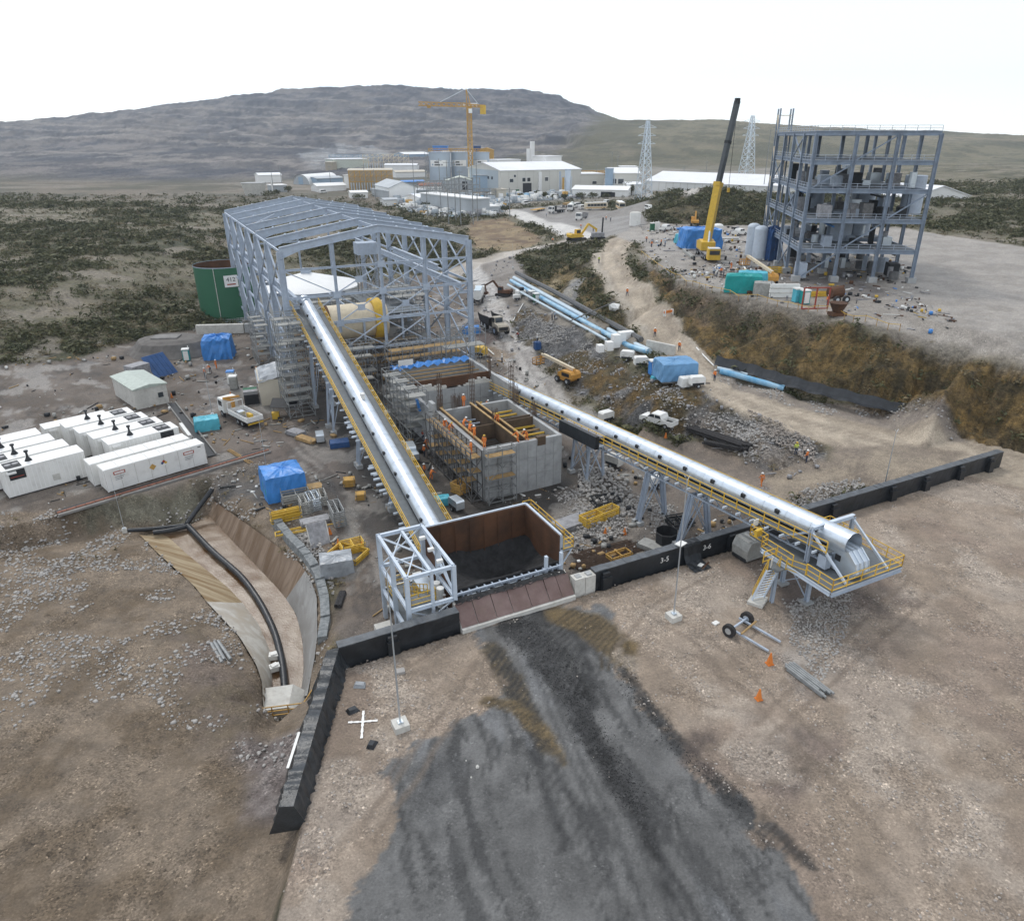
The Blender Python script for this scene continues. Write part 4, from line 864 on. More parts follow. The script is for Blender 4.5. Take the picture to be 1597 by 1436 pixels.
MB().tube((tw-.5,2,3.6),(tw-.5,2,5.4),.32,12).tube((tw-.5,2.9,3.6),(tw-.5,2.9,5.4),.32,12).build('air_receiver', 'white_paint', T)
MB().box(2.2,3.5,3.4,5.8,3.1,4.6).build('switch_cabinet', 'galv', T); MB().box(2.6,3.4,5.9,7.0,3.2,4.2).build('switch_cabinet', 'white_paint', T)
MB().box(.1,3.8,.1,7.3,3.02,3.08).build('deck_grating', 'deck', T)
for y in (1.2, 3.2, 5.3):
    MB().bx((3.2,y,8.5),(.5,.3,.25)).build('floodlight', 'white_paint', T)
# ------------------------------------------------------------------ conveyors
def conveyor(label, s0, t0, z0, s1, t1, z1, rt, deckw, trestles, tube_t0=0, walk=(1,1), hatch_side=-1, deck_mat='deck', idl=True, rail_jog=None):
    """covered belt conveyor from (s0,t0,z0) to (s1,t1,z1); z = centre of the tube cover"""
    p0 = Vector(W(s0, t0, z0)); p1 = Vector(W(s1, t1, z1)); L = math.hypot(p1.x-p0.x, p1.y-p0.y); rz = math.atan2(p1.y-p0.y, p1.x-p0.x)-math.pi/2
    T = thing('covered_conveyor', label, 'conveyor', p0, rz)
    k = (z1-z0)/L
    def Z(y, dz=0): return k*y+dz
    m = MB(); n = max(8, int(L/1.5))
    a0, a1 = math.radians(-28), math.radians(208)
    m = MB(); m.tube((0,tube_t0,Z(tube_t0)),(0,L,Z(L)),rt,20,a0=a0,a1=a1,up=(0,0,1)); m.tube((0,tube_t0,Z(tube_t0)),(0,L,Z(L)),rt-.04,20,a0=a0,a1=a1)
    m.build('tube_cover', 'tube_sheet', T, smooth=True)
    nb = int(L/2.6)
    for q in range(1, nb): y = L*q/nb; m = MB(); m.tube((0,y-.05,Z(y-.05)),(0,y+.05,Z(y+.05)),rt+.02,20,a0=a0,a1=a1); m.build('seam_band', 'galv', T, smooth=True)
    for q in range(int(L/3.9)):
        y = L*(q+.5)/int(L/3.9); a = math.radians(158 if hatch_side < 0 else 22); c = Vector((math.cos(a)*(rt+.02), y, Z(y)+math.sin(a)*(rt+.02)))
        MB().bx(c, (.24,.42,.34)).build('hatch', 'dark', T)
    MB().quad8([(-rt*.7,0,Z(0,-rt)),(rt*.7,0,Z(0,-rt)),(rt*.7,L,Z(L,-rt)),(-rt*.7,L,Z(L,-rt)),(-rt*.8,0,Z(0,-rt*.62)),(rt*.8,0,Z(0,-rt*.62)),(rt*.8,L,Z(L,-rt*.62)),(-rt*.8,L,Z(L,-rt*.62))]).build('belt', 'dark', T)
    for sd in (-1, 1):
        w_ = deckw[0] if sd < 0 else deckw[1]; xa, xb_ = sorted((sd*rt*.85, sd*(rt*.85+w_))); zt_ = -rt*.85
        MB().quad8([(xa,0,Z(0,zt_-.06)),(xb_,0,Z(0,zt_-.06)),(xb_,L,Z(L,zt_-.06)),(xa,L,Z(L,zt_-.06)),(xa,0,Z(0,zt_)),(xb_,0,Z(0,zt_)),(xb_,L,Z(L,zt_)),(xa,L,Z(L,zt_))]).build('walkway', deck_mat, T)
        xr = sd*(rt*.85+w_-.05); rl = rail([(xr,0,Z(0,zt_)),(xr,L,Z(L,zt_))], 1.05, 1.7, .04); rl.build('handrail', 'rail_yellow', T)
        # side truss under the walkway
        m = MB(); x = sd*rt*.9; m.beam((x,0,Z(0,zt_-.15)),(x,L,Z(L,zt_-.15)),.16); m.build('truss_chord', 'steel', T)
        m = MB(); m.beam((x,0,Z(0,zt_-1.25)),(x,L,Z(L,zt_-1.25)),.16); m.build('truss_chord', 'steel', T)
        m = MB(); nn = int(L/1.4)
        for q in range(nn):
            ya, yb = L*q/nn, L*(q+1)/nn
            m.beam((x,ya,Z(ya,zt_-.15)),(x,yb,Z(yb,zt_-1.25)) if q % 2 else (x,yb,Z(yb,zt_-1.25)),.08) if q % 2 == 0 else m.beam((x,ya,Z(ya,zt_-1.25)),(x,yb,Z(yb,zt_-.15)),.08)
        m.build('truss_lacing', 'steel', T)
        if idl:
            me_ = MB().box(-.5*(sd < 0), .5*(sd > 0), -.06, .06, -.1, .1).mesh('outrigger', 'steel_light')
            nn = int(L/1.7)
            for q in range(nn): y = L*(q+.5)/nn; put('outrigger', me_, T, (sd*(rt*.85+w_), y, Z(y, zt_-.12)))
    for (y, half, spread, hgt, gnd) in trestles:    # y along, leg spacing along, lateral spread at foot, ground z rel. to z0
        zt_ = -rt*.85-1.3
        for sy in (-1, 1):
            for sx in (-1, 1):
                a = Vector((sx*rt*.95, y+sy*half*hgt, Z(y+sy*half*hgt, zt_))); b = Vector((sx*(rt*.95+spread), y+sy*half, gnd-z0+.4))
                MB().ibeam(b, a, .26, .26, .05, (0,1,0)).build('trestle_leg', 'steel', T)
                MB().bx((b.x, b.y, b.z-.35), (.8,.8,.9)).build('footing', 'concrete', T)
            xa, xb_ = -(rt*.95+spread), rt*.95+spread; zl = gnd-z0+.5; zh = Z(y, zt_)-.1
            MB().beam((xa,y+sy*half,zl),(rt*.95,y+sy*half*hgt,zh),.1).build('brace', 'steel', T); MB().beam((xb_,y+sy*half,zl),(-rt*.95,y+sy*half*hgt,zh),.096).build('brace', 'steel', T)
            MB().beam((-rt*1.1,y+sy*half*hgt,zh+.05),(rt*1.1,y+sy*half*hgt,zh+.05),.2).build('crosshead', 'steel', T)
        if half > .7:
            for sx in (-1, 1):
                xa = sx*(rt*.95+spread); xt = sx*rt*.95
                MB().beam((xa,y-half,zl),(xt,y+half*hgt,zh),.1).build('brace', 'steel', T); MB().beam((xa,y+half,zl),(xt,y-half*hgt,zh),.096).build('brace', 'steel', T)
    return T
# conveyor 1: hopper up into the steel building.  local x+ = to the right
C1 = conveyor('covered belt conveyor rising from the dump hopper into the steel building frame', 4.6, 13.6, -2.3, 4.5, 74.5, 12.3, .95, (1.5, 1.45),
    [(15.5, .35, .5, 1, -3.5), (29, .45, .6, 1, -3.5), (43.5, 1.6, .7, .9, -3.5), (55, .6, .5, 1, -3.5)], 0)
for k in range(14):   # return rollers stored along its left edge
    y = 3+k*1.05+(k//5)*5.5; MB().tube((-3.0,y,.24*y-1.0),(-2.2,y,.24*y-1.0),.16,8).build('roller', 'steel_light', C1)
MB().box(-.25,.25,29,29.7,7.4,8.6).build('junction_box', 'white_paint', C1)
C2 = conveyor('covered belt conveyor running from the concrete cells out over the black wall to the pad', 28.0, -11.8, 7.0, 28.0, 53.5, 1.7, .95, (.95, .8),
    [(17.0, .25, 1.0, 1, -2.2), (24.2, .25, .9, 1, -3.1), (37.8, 1.8, .35, 1, -3.3)], -1.0, hatch_side=-1)
MB().quad8([(-2.4,32.5,-4.2),(-1.9,32.5,-4.2),(-1.9,41,-4.9),(-2.4,41,-4.9),(-2.4,32.5,-2.6),(-1.9,32.5,-2.6),(-1.9,41,-3.3),(-2.4,41,-3.3)]).build('skirt_panel', 'black_liner', C2, label='black side panel beside the concrete cells')
MB().quad8([(-1.9,32.5,-2.9),(-1.0,32.5,-2.9),(-1.0,41,-3.6),(-1.9,41,-3.6),(-1.9,32.5,-2.65),(-1.0,32.5,-2.65),(-1.0,41,-3.35),(-1.9,41,-3.35)]).build('skirt_top', 'mix_grey', C2)
# head platform with drive
T = site('conveyor_head_station', 'raised steel platform with yellow handrails and drive housing at the conveyor head', 'conveyor head', 24.75, -14.1, 0)
px1, py1, pz = 7.9, 7.4, 4.5      # local x 0..9.6, y 0..7
MB().box(0,px1,0,py1,pz-.08,pz).build('deck', 'deck', T)
MB().box(.6,2.2,py1,py1+2.0,pz-.08,pz-.01).build('deck', 'deck', T)
for y in (0, 2.3, 4.6, py1): MB().ibeam((0,y,pz-.28),(px1,y,pz-.28),.22,.38).build('floor_beam', 'steel', T)
for x in (.0, px1): MB().ibeam((x,.12,pz-.27),(x,py1-.12,pz-.27),.2,.35).build('floor_beam', 'steel_light', T)
rail([(0,2.6,pz),(0,0,pz),(px1,0,pz),(px1,py1,pz),(5.6,py1,pz)]).build('handrail', 'rail_yellow', T)
rail([(0,4.0,pz),(0,py1,pz),(.6,py1,pz),(.6,py1+2,pz),(2.2,py1+2,pz)]).build('handrail', 'rail_yellow', T)
for (x, y) in ((2.75, 4.2), (3.1, 7.3), (7.4, 4.2), (7.4, 7.3)):
    MB().ibeam((x,y,-.1),(x,y,pz-.48),.32,.32,.05,(0,1,0)).build('column', 'steel', T); MB().bx((x,y,0),(.9,.9,.4)).build('footing', 'concrete', T)
MB().ibeam((2.75,4.2,2.8),(3.1,7.3,2.8),.2,.25).build('beam', 'steel', T); MB().ibeam((2.75,4.2,2.8),(7.4,4.2,2.8),.2,.25).build('beam', 'steel', T); MB().ibeam((.2,5.6,3.6),(2.75,4.2,2.8),.2,.25).build('beam', 'steel', T)
MB().ibeam((.2,5.6,-.1),(.2,5.6,4.0),.28,.28).build('column', 'steel', T)
xb((2.75,4.2,.3),(3.1,7.3,2.7),(3.1,7.3,.3),(2.75,4.2,2.7),T,'steel',.09)
# A frame gantry
for x in (1.6, 6.3):
    MB().ibeam((x,4.0,pz),(x,4.0,pz+3.0),.3,.3,.05,(0,1,0)).build('gantry_post', 'steel', T)
    MB().beam((x,4.0,pz+2.8),(x+.1,.15,pz+.1),.17).build('gantry_stay', 'steel_light', T)
    MB().beam((x,4.0,pz+2.8),(x,6.8,pz+1.0),.15).build('gantry_stay', 'steel', T)
MB().ibeam((1.6,4.0,pz+3.1),(6.3,4.0,pz+3.1),.3,.3).build('gantry_beam', 'steel_light', T)
# drive housing with ribs
pr = [(.0,.25),(.0,1.5),(1.0,2.2),(2.5,2.2),(3.1,1.6),(3.1,.5),(2.7,.1),(.3,.1)]
m = MB().profx([(a, b) for a, b in [(-.9,.15),(-.9,1.5),(-.35,2.1),(.7,2.1),(1.7,1.9),(2.3,1.2),(2.3,.15)]][::-1], 4.2, 5.8)
def hous(sc=1.0): return [(3.0-y*sc, pz+z*sc*1.15) for y, z in [(0,.15),(0,1.55),(.3,1.9),(1.9,1.9),(2.7,1.3),(2.9,.6),(2.6,.1)]]
MB().profx(hous(), 2.5, 4.0).build('drive_housing', 'steel_light', T)
for x in (2.45, 2.93, 3.42, 3.92): MB().profx([(y+(.06 if y > 2.5 else -.06), z+.06) for y, z in hous()], x, x+.12).build('housing_rib', 'galv', T)
MB().box(2.4,2.49,1.6,2.1,pz+1.1,pz+1.6).build('inspection_hatch', 'dark', T)
MB().tube((2.5,3.4,pz+1.3),(4.0,3.4,pz+1.3),.45,14).build('head_pulley', 'rubber', T, smooth=True)
MB().bx((5.0,3.2,pz+.7),(1.1,.8,.9)).bx((5.6,3.2,pz+.6),(.6,.6,.7)).build('gearbox', 'dark', T); MB().bx((6.0,3.2,pz+1.0),(.16,1.0,1.6)).build('guard', 'yellow', T)
MB().bx((1.9,2.6,pz+.8),(.6,.8,1.1)).build('motor', 'steel', T)
MB().bx((1.0,9.3,pz+1.2),(.5,.08,.6)).build('warning_board', 'white_paint', T); MB().bx((.5,8.4,pz+.8),(.8,.3,.6),.2).build('control_box', 'yellow', T)
# stairs from the pad
def stair(par, top, bot, w, nst, lab=None):
    top = Vector(top); bot = Vector(bot); d = (bot-top); side = Vector((-d.y, d.x, 0)).normalized()*(w/2)
    for sg in (-1, 1):
        MB().beam(top+side*sg, bot+side*sg, .07, .2).build('stringer', 'steel_light', par)
        rail([top+side*sg, bot+side*sg], 1.05, 1.4).build('handrail', 'rail_yellow', par)
    mt = MB().bx((0,0,0),(.12,w-.1,.04)).mesh('tread','steel_light'); rz = math.atan2(d.y, d.x)
    for k in range(nst): p = top.lerp(bot, (k+.5)/nst); put('tread', mt, par, p, rz)
tz_ = -.1
b_ = ST_(*G(1182, 932, .35)[:2]); tpt = (-.9, 5.0, pz-.5); bpt = (b_[0]-24.75, b_[1]+14.1, .3)
MB().bx((-.45,5.2,pz-.48),(1.3,1.5,.08)).build('landing', 'deck', T); rail([(-1.1,6.0,pz-.45),(.2,6.0,pz-.45)]).build('handrail', 'rail_yellow', T); rail([(-.2,4.4,pz-.45),(.1,2.6,pz-.2)]).build('handrail', 'yellow', T)
MB().bx((-1.2,5.0,pz+.2),(.7,.06,.7),.6).build('notice_board', 'concrete_pale', T)
stair(T, tpt, bpt, 1.2, 11)
MB().bx((bpt[0]-.1,bpt[1]-.1,.12),(1.6,1.3,.35),.5).build('stair_plinth', 'concrete_pale', T)
# ------------------------------------------------------------------ steel building frame
T = site('steel_building_frame', 'tall grey blue portal frame building under construction with open pitched roof', 'building frame', 1.4, 72.8, -3.5)
BW, BL, BH, RH = 31.0, 69.0, 24.3, 26.9; NFR = 7
col_me = {}
for k in range(NFR):
    y = BL*k/(NFR-1)
    for x in (0, BW):
        o = MB().ibeam((x,y,.0),(x,y,BH-.6),.55,.95,.09,(1,0,0)); o.build('column', 'steel', T)
        MB().box(x-1.0,x+1.0,y-1.0,y+1.0,-.2,1.6).build('footing', 'concrete_dark', T)
    # rafters: deep haunch at the eave
    for sg, x0, x1 in ((1, 0, BW/2), (-1, BW, BW/2)):
        m = MB(); a = (x0, BH); b = (x1-sg*.02, RH)
        for (ya, yb, d0, d1) in ((-.05,.05,0,0),):
            m.prof([(x0, BH), (x1, RH), (x1, RH-1.05), (x0+sg*3, BH+ (RH-BH)*3/(BW/2)-1.0), (x0, BH-1.6)], y-.05, y+.05) if sg > 0 else m.prof([(x0, BH), (x0, BH-1.6), (x0+sg*3, BH+(RH-BH)*3/(BW/2)-1.0), (x1, RH-1.05), (x1, RH)], y-.05, y+.05)
        m.beam((x0,y,BH+.04),(x1,y,RH+.04),.5,.09)
        m.beam((x0+sg*3,y,BH+(RH-BH)*3/(BW/2)-1.03),(x1,y,RH-1.09),.5,.08); m.beam((x0,y,BH-1.62),(x0+sg*3,y,BH+(RH-BH)*3/(BW/2)-1.03),.5,.08)
        m.build('rafter', 'steel', T)
        for q in range(1, 5):
            f_ = q/5; xx = x0+(x1-x0)*f_; MB().box(xx-.12,xx+.12,y-.3,y+.3,BH+(RH-BH)*f_+.02,BH+(RH-BH)*f_+.24).build('purlin_cleat', 'steel_light', T)
for k in range(NFR-1):
    ya, yb = BL*k/(NFR-1)+.25, BL*(k+1)/(NFR-1)-.25
    for x in (0, BW):
        for z in (3.2, 10.2, 16.9, BH-.5): MB().ibeam((x,ya,z),(x,yb,z),.28,.34,.05).build('side_girt', 'steel', T)
        if True:
            for z0, z1 in ((3.4,10.0),(10.4,16.7),(17.1,BH-.8)):
                MB().beam((x+.03,ya,z0),(x+.03,yb,z1),.24).build('side_brace', 'steel', T); MB().beam((x-.03,ya,z1),(x-.03,yb,z0),.23).build('side_brace', 'steel', T)
    MB().ibeam((BW/2,ya,RH-.45),(BW/2,yb,RH-.45),.2,.3,.04).build('ridge_strut', 'steel', T)
    if k == 3: 
        for sg, x0 in ((1,.3),(-1,BW-.3)): MB().beam((x0,ya,BH-.3),(x0+sg*7,yb,BH+.9),.14).build('roof_brace','steel',T); MB().beam((x0,yb,BH-.35),(x0+sg*7,ya,BH+.85),.13).build('roof_brace','steel',T)
# crane girders inside
for x in (1.6, BW-1.6):
    MB().ibeam((x,0,16.2),(x,BL,16.2),.55,1.1,.07).build('crane_girder', 'steel', T)
    for k in range(NFR): y = BL*k/(NFR-1); MB().ibeam((0 if x < 9 else BW,y,15.2),(x+(.4 if x < 9 else -.4),y,15.2),.35,.5,.05).build('corbel', 'steel', T)
MB().ibeam((BW-6.5,-2,19.9),(BW-6.5,22,19.9),.55,1.0,.07).build('monorail_beam', 'steel', T)
# front gable framing
gx = [8.0, 15.5, 23.0]
for x in gx: MB().ibeam((x,0,.3 if x > 20 else (10.5 if x < 10 else 7.5)),(x,0,BH+(RH-BH)*(1-abs(x-BW/2)/(BW/2))-1.1),.3,.45,.05,(1,0,0)).build('gable_post', 'steel', T)
for z in (7.3, 12.0, 16.6, 20.9): 
    xs_ = [0.3]+gx+[BW-.3]
    for a, b in zip(xs_[:-1], xs_[1:]):
        if z < 8 and a < 7: continue
        MB().ibeam((a+.1,.0,z),(b-.1,.0,z),.22,.34,.04).build('gable_girt', 'steel', T)
for (xa, za, xb2, zb) in ((.5,12.2,8,16.4),(8,16.8,.5,20.7),(8,12.2,15.5,16.4),(15.5,12.2,8,16.4),(15.5,12.2,23,16.4),(23,12.2,15.5,16.4),(8,16.8,15.5,20.7),(15.5,16.8,8,20.7),(15.5,16.8,23,20.7),(23,16.8,15.5,20.7),(23,7.5,15.5,11.8),(15.5,7.5,23,11.8),(23,12.2,BW-.3,16.4),(BW-.3,12.2,23,16.4),(23,16.8,BW-.3,20.7),(8,7.5,15.5,11.8),(15.5,7.5,8,11.8)):
    MB().beam((xa,.16 if xa < xb2 else -.16,za),(xb2,.16 if xa < xb2 else -.16,zb),.16).build('gable_brace', 'steel', T)
for x, z in ((8,16.6),(15.5,16.6),(15.5,12.0),(23,16.6),(15.5,20.9),(8,12),(11.7,14.3),(19.2,14.3),(11.7,18.8)): MB().bx((x,-.28,z),(1.2,.05,1.0)).build('gusset_plate', 'steel', T)
# back gable
for x in gx: MB().ibeam((x,BL,.3),(x,BL,BH+(RH-BH)*(1-abs(x-BW/2)/(BW/2))-1.1),.3,.45,.05,(1,0,0)).build('gable_post', 'steel', T)
for z in (10, 16.6): MB().ibeam((.3,BL,z),(BW-.3,BL,z),.22,.34,.04).build('gable_girt', 'steel', T)
# inner platform steelwork of mill
for y in (8, 20, 34):
    for x in (7, 14, 21, 26): MB().ibeam((x,y,0),(x,y,10.2),.35,.35,.05,(0,1,0)).build('platform_column', 'steel', T)
    MB().ibeam((7,y,10.3),(26,y,10.3),.3,.45,.05).build('platform_beam', 'steel', T); MB().ibeam((7,y,5.8),(26,y,5.8),.3,.4,.05).build('platform_beam', 'steel', T)
    for a, b in ((7,14),(14,21),(21,26)): MB().beam((a,y,.5),(b,y,5.6),.14).build('platform_brace', 'steel', T); MB().beam((b,y+.1,.5),(a,y+.1,5.6),.13).build('platform_brace', 'steel', T)
for x in (7, 14, 21, 26): MB().ibeam((x,8,10.35),(x,34,10.35),.25,.4,.05).build('platform_beam', 'steel', T)
MB().box(17,26,9,34,10.6,10.7).build('platform_deck', 'deck', T); rail([(17,9,10.7),(26,9,10.7)]).build('handrail', 'steel_light', T)
# mill drum
D = site('mill_drum', 'cream coloured horizontal mill drum with yellow girth gear guard inside the steel frame', 'grinding mill', 11.0, 84, 6.0)
MB().tube((-1.2,0,0),(8.6,0,0),3.1,36).build('shell', 'cream', D, smooth=True)
MB().tube((-1.6,0,0),(-1.2,0,0),3.25,36).build('end_flange', 'rust', D); MB().tube((-3.0,0,0),(-1.6,0,0),1.2,20).build('trunnion', 'cream', D)
for k in range(12): a = 2*math.pi*k/12; MB().tube((-1.68,2.8*math.cos(a),2.8*math.sin(a)),(-1.6,2.8*math.cos(a),2.8*math.sin(a)),.14,6).build('bolt', 'dark', D)
m = MB().tube((6.6,0,0),(8.2,0,0),3.75,36); m.build('gear_guard', 'yellow', D, smooth=True)
MB().tube((8.6,0,0),(9.0,0,0),3.25,36).build('end_flange', 'cream', D)
for x in (-2.4, 9.6): MB().box(x-.9,x+.9,-2.2,2.2,-9.4,-1.3).build('bearing_pier', 'concrete_dark', D)
# thickener tank behind
D = thing('covered_tank', 'wide white tank with low cone roof seen through the steel frame', 'tank', (*W(13.5, 118, 0)[:2], -2.6), 0)
MB().tube((0,0,0),(0,0,9.6),10.5,48,cap=False).build('shell', 'concrete_pale', D, smooth=True)
MB().tube((0,0,9.6),(0,0,12.2),10.9,48,r2=.6).build('roof', 'white_clean', D, smooth=True)
MB().tube((0,0,9.35),(0,0,9.62),11.0,48).build('roof_rim', 'white_clean', D); MB().box(-.9,.9,-.9,.9,12.0,13.0).build('vent_cap', 'steel', D)
# mixer box atop frame centre
D = site('screen_box', 'small blue grey hopper box standing on lattice legs inside the frame', 'screen box', 22, 100, 9)
MB().poly([(-2,-1.5),(2,-1.5),(2,1.5),(-2,1.5)], 6.2, 8.4).build('box', 'steel', D); m = MB()
for x in (-1.8, 1.8):
    for y in (-1.3, 1.3): m.beam((x,y,-12),(x,y,6.2),.2)
for z in range(-11, 6, 2): m.beam((-1.8,-1.3,z),(1.8,-1.3,z+2),.1); m.beam((1.8,-1.3,z),(1.8,1.3,z+2),.1); m.beam((-1.8,-1.3,z),(-1.8,1.3,z+2),.1)
m.build('lattice_legs', 'scaffold', D)
# scaffolding builder
def scaffold(label, s, t, z, w, d, h, bay=1.9, lift=2.0, mt='scaffold', boards=True, rz=0.0, grp='scaffolds on the site'):
    T = thing('scaffold', label, 'scaffold', W(s, t, z), AN+rz, grp)
    nx, ny, nz_ = max(1, round(w/bay)), max(1, round(d/bay)), max(1, round(h/lift)); r = .055
    for i in range(nx+1):
        for j in range(ny+1): MB().beam((w*i/nx,d*j/ny,0),(w*i/nx,d*j/ny,h+.9),r*1.6).build('standard', mt, T)
    m = MB(); dg = MB(); bm_ = 'timber' if rnd.random() < .15 else 'pallet_grey'
    for k in range(nz_+1):
        zz = .3+(h-.3)*k/nz_
        for dz in ((0, .95) if k == nz_ else (0,)):
            for j in range(ny+1): m.beam((0,d*j/ny,zz+dz),(w,d*j/ny,zz+dz),r*1.5)
            for i in range(nx+1): m.beam((w*i/nx,0,zz+dz),(w*i/nx,d,zz+dz),r*1.5)
        if k < nz_:
            z2 = .3+(h-.3)*(k+1)/nz_
            for i in range(nx):
                if (i+k) % 2 == 0: dg.beam((w*i/nx,0,zz),(w*(i+1)/nx,0,z2),r*1.3)
            for j in range(ny):
                if (j+k) % 2 == 0: dg.beam((0,d*j/ny,zz),(0,d*(j+1)/ny,z2),r*1.3)
        if boards and k > 0:
            for j in range(ny):
                if (k+j) % 2 == 0: MB().box(.05,w-.05,d*j/ny+.1,d*(j+1)/ny-.1,zz+.06,zz+.11).build('board_deck', bm_, T)
    m.build('ledgers', mt, T); dg.build('diagonals', mt, T)
    return T
scaffold('tall grey scaffold beside the front left corner column of the steel frame', -1.5, 64.5, -3.5, 3.8, 7.5, 14)
scaffold('scaffold tower between the left conveyor and the front gable', 8.4, 70, -3.5, 5.7, 3.8, 8)
scaffold('scaffold on the left side of the rear concrete cell', 11.6, 46, -3.5, 2.6, 12.5, 7)
scaffold('scaffold under the front gable behind the rear concrete cell', 15.5, 66, -3.5, 13, 3.8, 8)
scaffold('scaffold on the platform right of the cream mill drum', 22.5, 88, -3.5, 7.6, 15, 12, bay=2.4)
scaffold('deep scaffold far inside the frame near the covered tank', 9, 98, -3.5, 15, 4, 10, bay=2.6)
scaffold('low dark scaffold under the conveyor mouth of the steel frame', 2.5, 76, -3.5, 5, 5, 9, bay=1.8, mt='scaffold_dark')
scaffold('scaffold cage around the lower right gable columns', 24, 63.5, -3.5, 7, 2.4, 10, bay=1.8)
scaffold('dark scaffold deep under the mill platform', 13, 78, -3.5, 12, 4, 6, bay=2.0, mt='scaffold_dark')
scaffold('scaffold tower on the left wall of the steel frame, third bay', -1.4, 94, -3.5, 2.4, 9, 8, bay=1.8)
# ------------------------------------------------------------------ concrete cells
def panels(par, x0, x1, z0, z1, y, nxp, side=-1, mt='concrete'):
    r = random.Random(int(x0*7+y*3)); n2 = max(1, round((z1-z0)/2.6))
    for i in range(nxp):
        for j in range(n2):
            a, b = x0+(x1-x0)*i/nxp+.03, x0+(x1-x0)*(i+1)/nxp-.03; c, d = z0+(z1-z0)*j/n2+.03, z0+(z1-z0)*(j+1)/n2-.03; e = .03+.03*r.random()
            MB().box(a, b, min(y, y+side*e), max(y, y+side*e), c, d).build('panel', mt, par)
def panelsx(par, y0, y1, z0, z1, x, nyp, side=-1, mt='concrete'):
    r = random.Random(int(x*7+y0*3)); n2 = max(1, round((z1-z0)/2.6))
    for i in range(nyp):
        for j in range(n2):
            a, b = y0+(y1-y0)*i/nyp+.03, y0+(y1-y0)*(i+1)/nyp-.03; c, d = z0+(z1-z0)*j/n2+.03, z0+(z1-z0)*(j+1)/n2-.03; e = .03+.03*r.random()
            MB().box(min(x, x+side*e), max(x, x+side*e), a, b, c, d).build('panel', mt, par)
def bars(m, x, y, z, n, dx_, dy_, h, jit=.3):
    r = random.Random(int(x*13+y*7)); 
    for k in range(n): hh_ = h*(1-jit*r.random()); m.beam((x+dx_*k,y+dy_*k,z),(x+dx_*k+r.uniform(-.05,.05),y+dy_*k,z+hh_),.05)
CWx, CLy, CHh = 10.6, 14.8, 6.6
T = site('concrete_cell_block', 'new grey concrete box with four open cells, formwork and yellow shoring beams inside', 'concrete structure', 13.6, 26.0, -3.5)
wt = .45
for a in ((0,CWx,0,wt),(0,wt,wt,CLy),(CWx-wt,CWx,wt,CLy),(wt,CWx-wt,CLy-wt,CLy)): MB().box(*a, -.2, CHh).build('wall', 'concrete', T)
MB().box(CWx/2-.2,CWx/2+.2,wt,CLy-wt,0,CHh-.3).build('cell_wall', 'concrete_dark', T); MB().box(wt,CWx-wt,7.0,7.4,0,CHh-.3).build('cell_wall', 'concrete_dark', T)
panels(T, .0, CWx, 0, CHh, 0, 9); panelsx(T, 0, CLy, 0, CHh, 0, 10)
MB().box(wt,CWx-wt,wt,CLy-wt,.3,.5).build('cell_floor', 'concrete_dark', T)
# formwork walers standing above the walls
for (a, b) in (((CWx/2-.45,wt),(CWx/2-.45,CLy)),((CWx/2+.45,wt),(CWx/2+.45,CLy)),((-.0+.55,wt),(.55,CLy))):
    MB().box(a[0]-.08,a[0]+.08,a[1],b[1],CHh-1.9,CHh+.35).build('formwork_panel', 'formwork', T); MB().box(a[0]-.14,a[0]+.14,a[1],b[1],CHh+.35,CHh+.45).build('waler', 'timber', T)
for (x0, x1, y) in ((wt,CWx/2-.6,6.8),(CWx/2+.6,CWx-wt,6.85),(CWx/2+.6,CWx-wt,7.6)): MB().box(x0,x1,y-.08,y+.08,CHh-1.8,CHh+.2).build('formwork_panel', 'formwork', T)
for k in range(5): MB().beam((CWx/2+.6,1.2+k*1.3,CHh-.9),(CWx-.5,1.0+k*1.3,CHh-.9),.2).build('shoring_beam', 'timber' if k % 2 else 'yellow', T)
for k in range(4): MB().beam((CWx/2+.6,8.6+k*1.4,CHh-1.0),(CWx-.5,8.6+k*1.4,CHh-1.0),.2).build('shoring_beam', 'yellow', T)
for k in range(4): MB().beam((.7,8.6+k*1.4,CHh-1.3),(CWx/2-.6,8.6+k*1.4,CHh-1.3),.16).build('shoring_beam', 'steel', T)
for k in range(9): MB().beam((.75,1+k*.65,CHh-2.0),(CWx/2-.7,1+k*.65,CHh-2.0),.08).build('rebar_mat', 'rebar', T)
m = MB()
for x, y in ((4.7,7.1),(10.3,7.2),(2.2,14.6),(10.3,12.4),(.2,14.6)): bars(m, x, y, CHh-.3, 5, .16, 0, 2.6); bars(m, x, y+.4, CHh-.3, 5, .16, 0, 2.4)
m.build('rebar', 'rebar', T)
MB().box(7.2,8.3,-.1,.5,CHh-.8,CHh+.3).build('stop_end_form', 'formwork', T)
MB().box(-1.3,-.1,.3,CLy,CHh-1.0,CHh-.92).build('walkway_boards', 'timber', T); rail([(-1.3,.3,CHh-.95),(-1.3,CLy,CHh-.95)], 1.0, 1.5).build('guard_rail', 'scaffold', T)
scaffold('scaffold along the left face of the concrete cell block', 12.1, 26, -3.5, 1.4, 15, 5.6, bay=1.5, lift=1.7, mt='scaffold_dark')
o = scaffold('small scaffold hung on the front left corner of the cell block', 13.7, 24.6, -3.5, 3.6, 1.2, 6.0, bay=1.8, lift=1.5)
T = site('concrete_pit_walls', 'rear open concrete pit with ragged pour line and blue plastic along its back edge', 'concrete structure', 13.8, 42.8, -3.5)
QX, QY, QH = 13.5, 19, 6.8
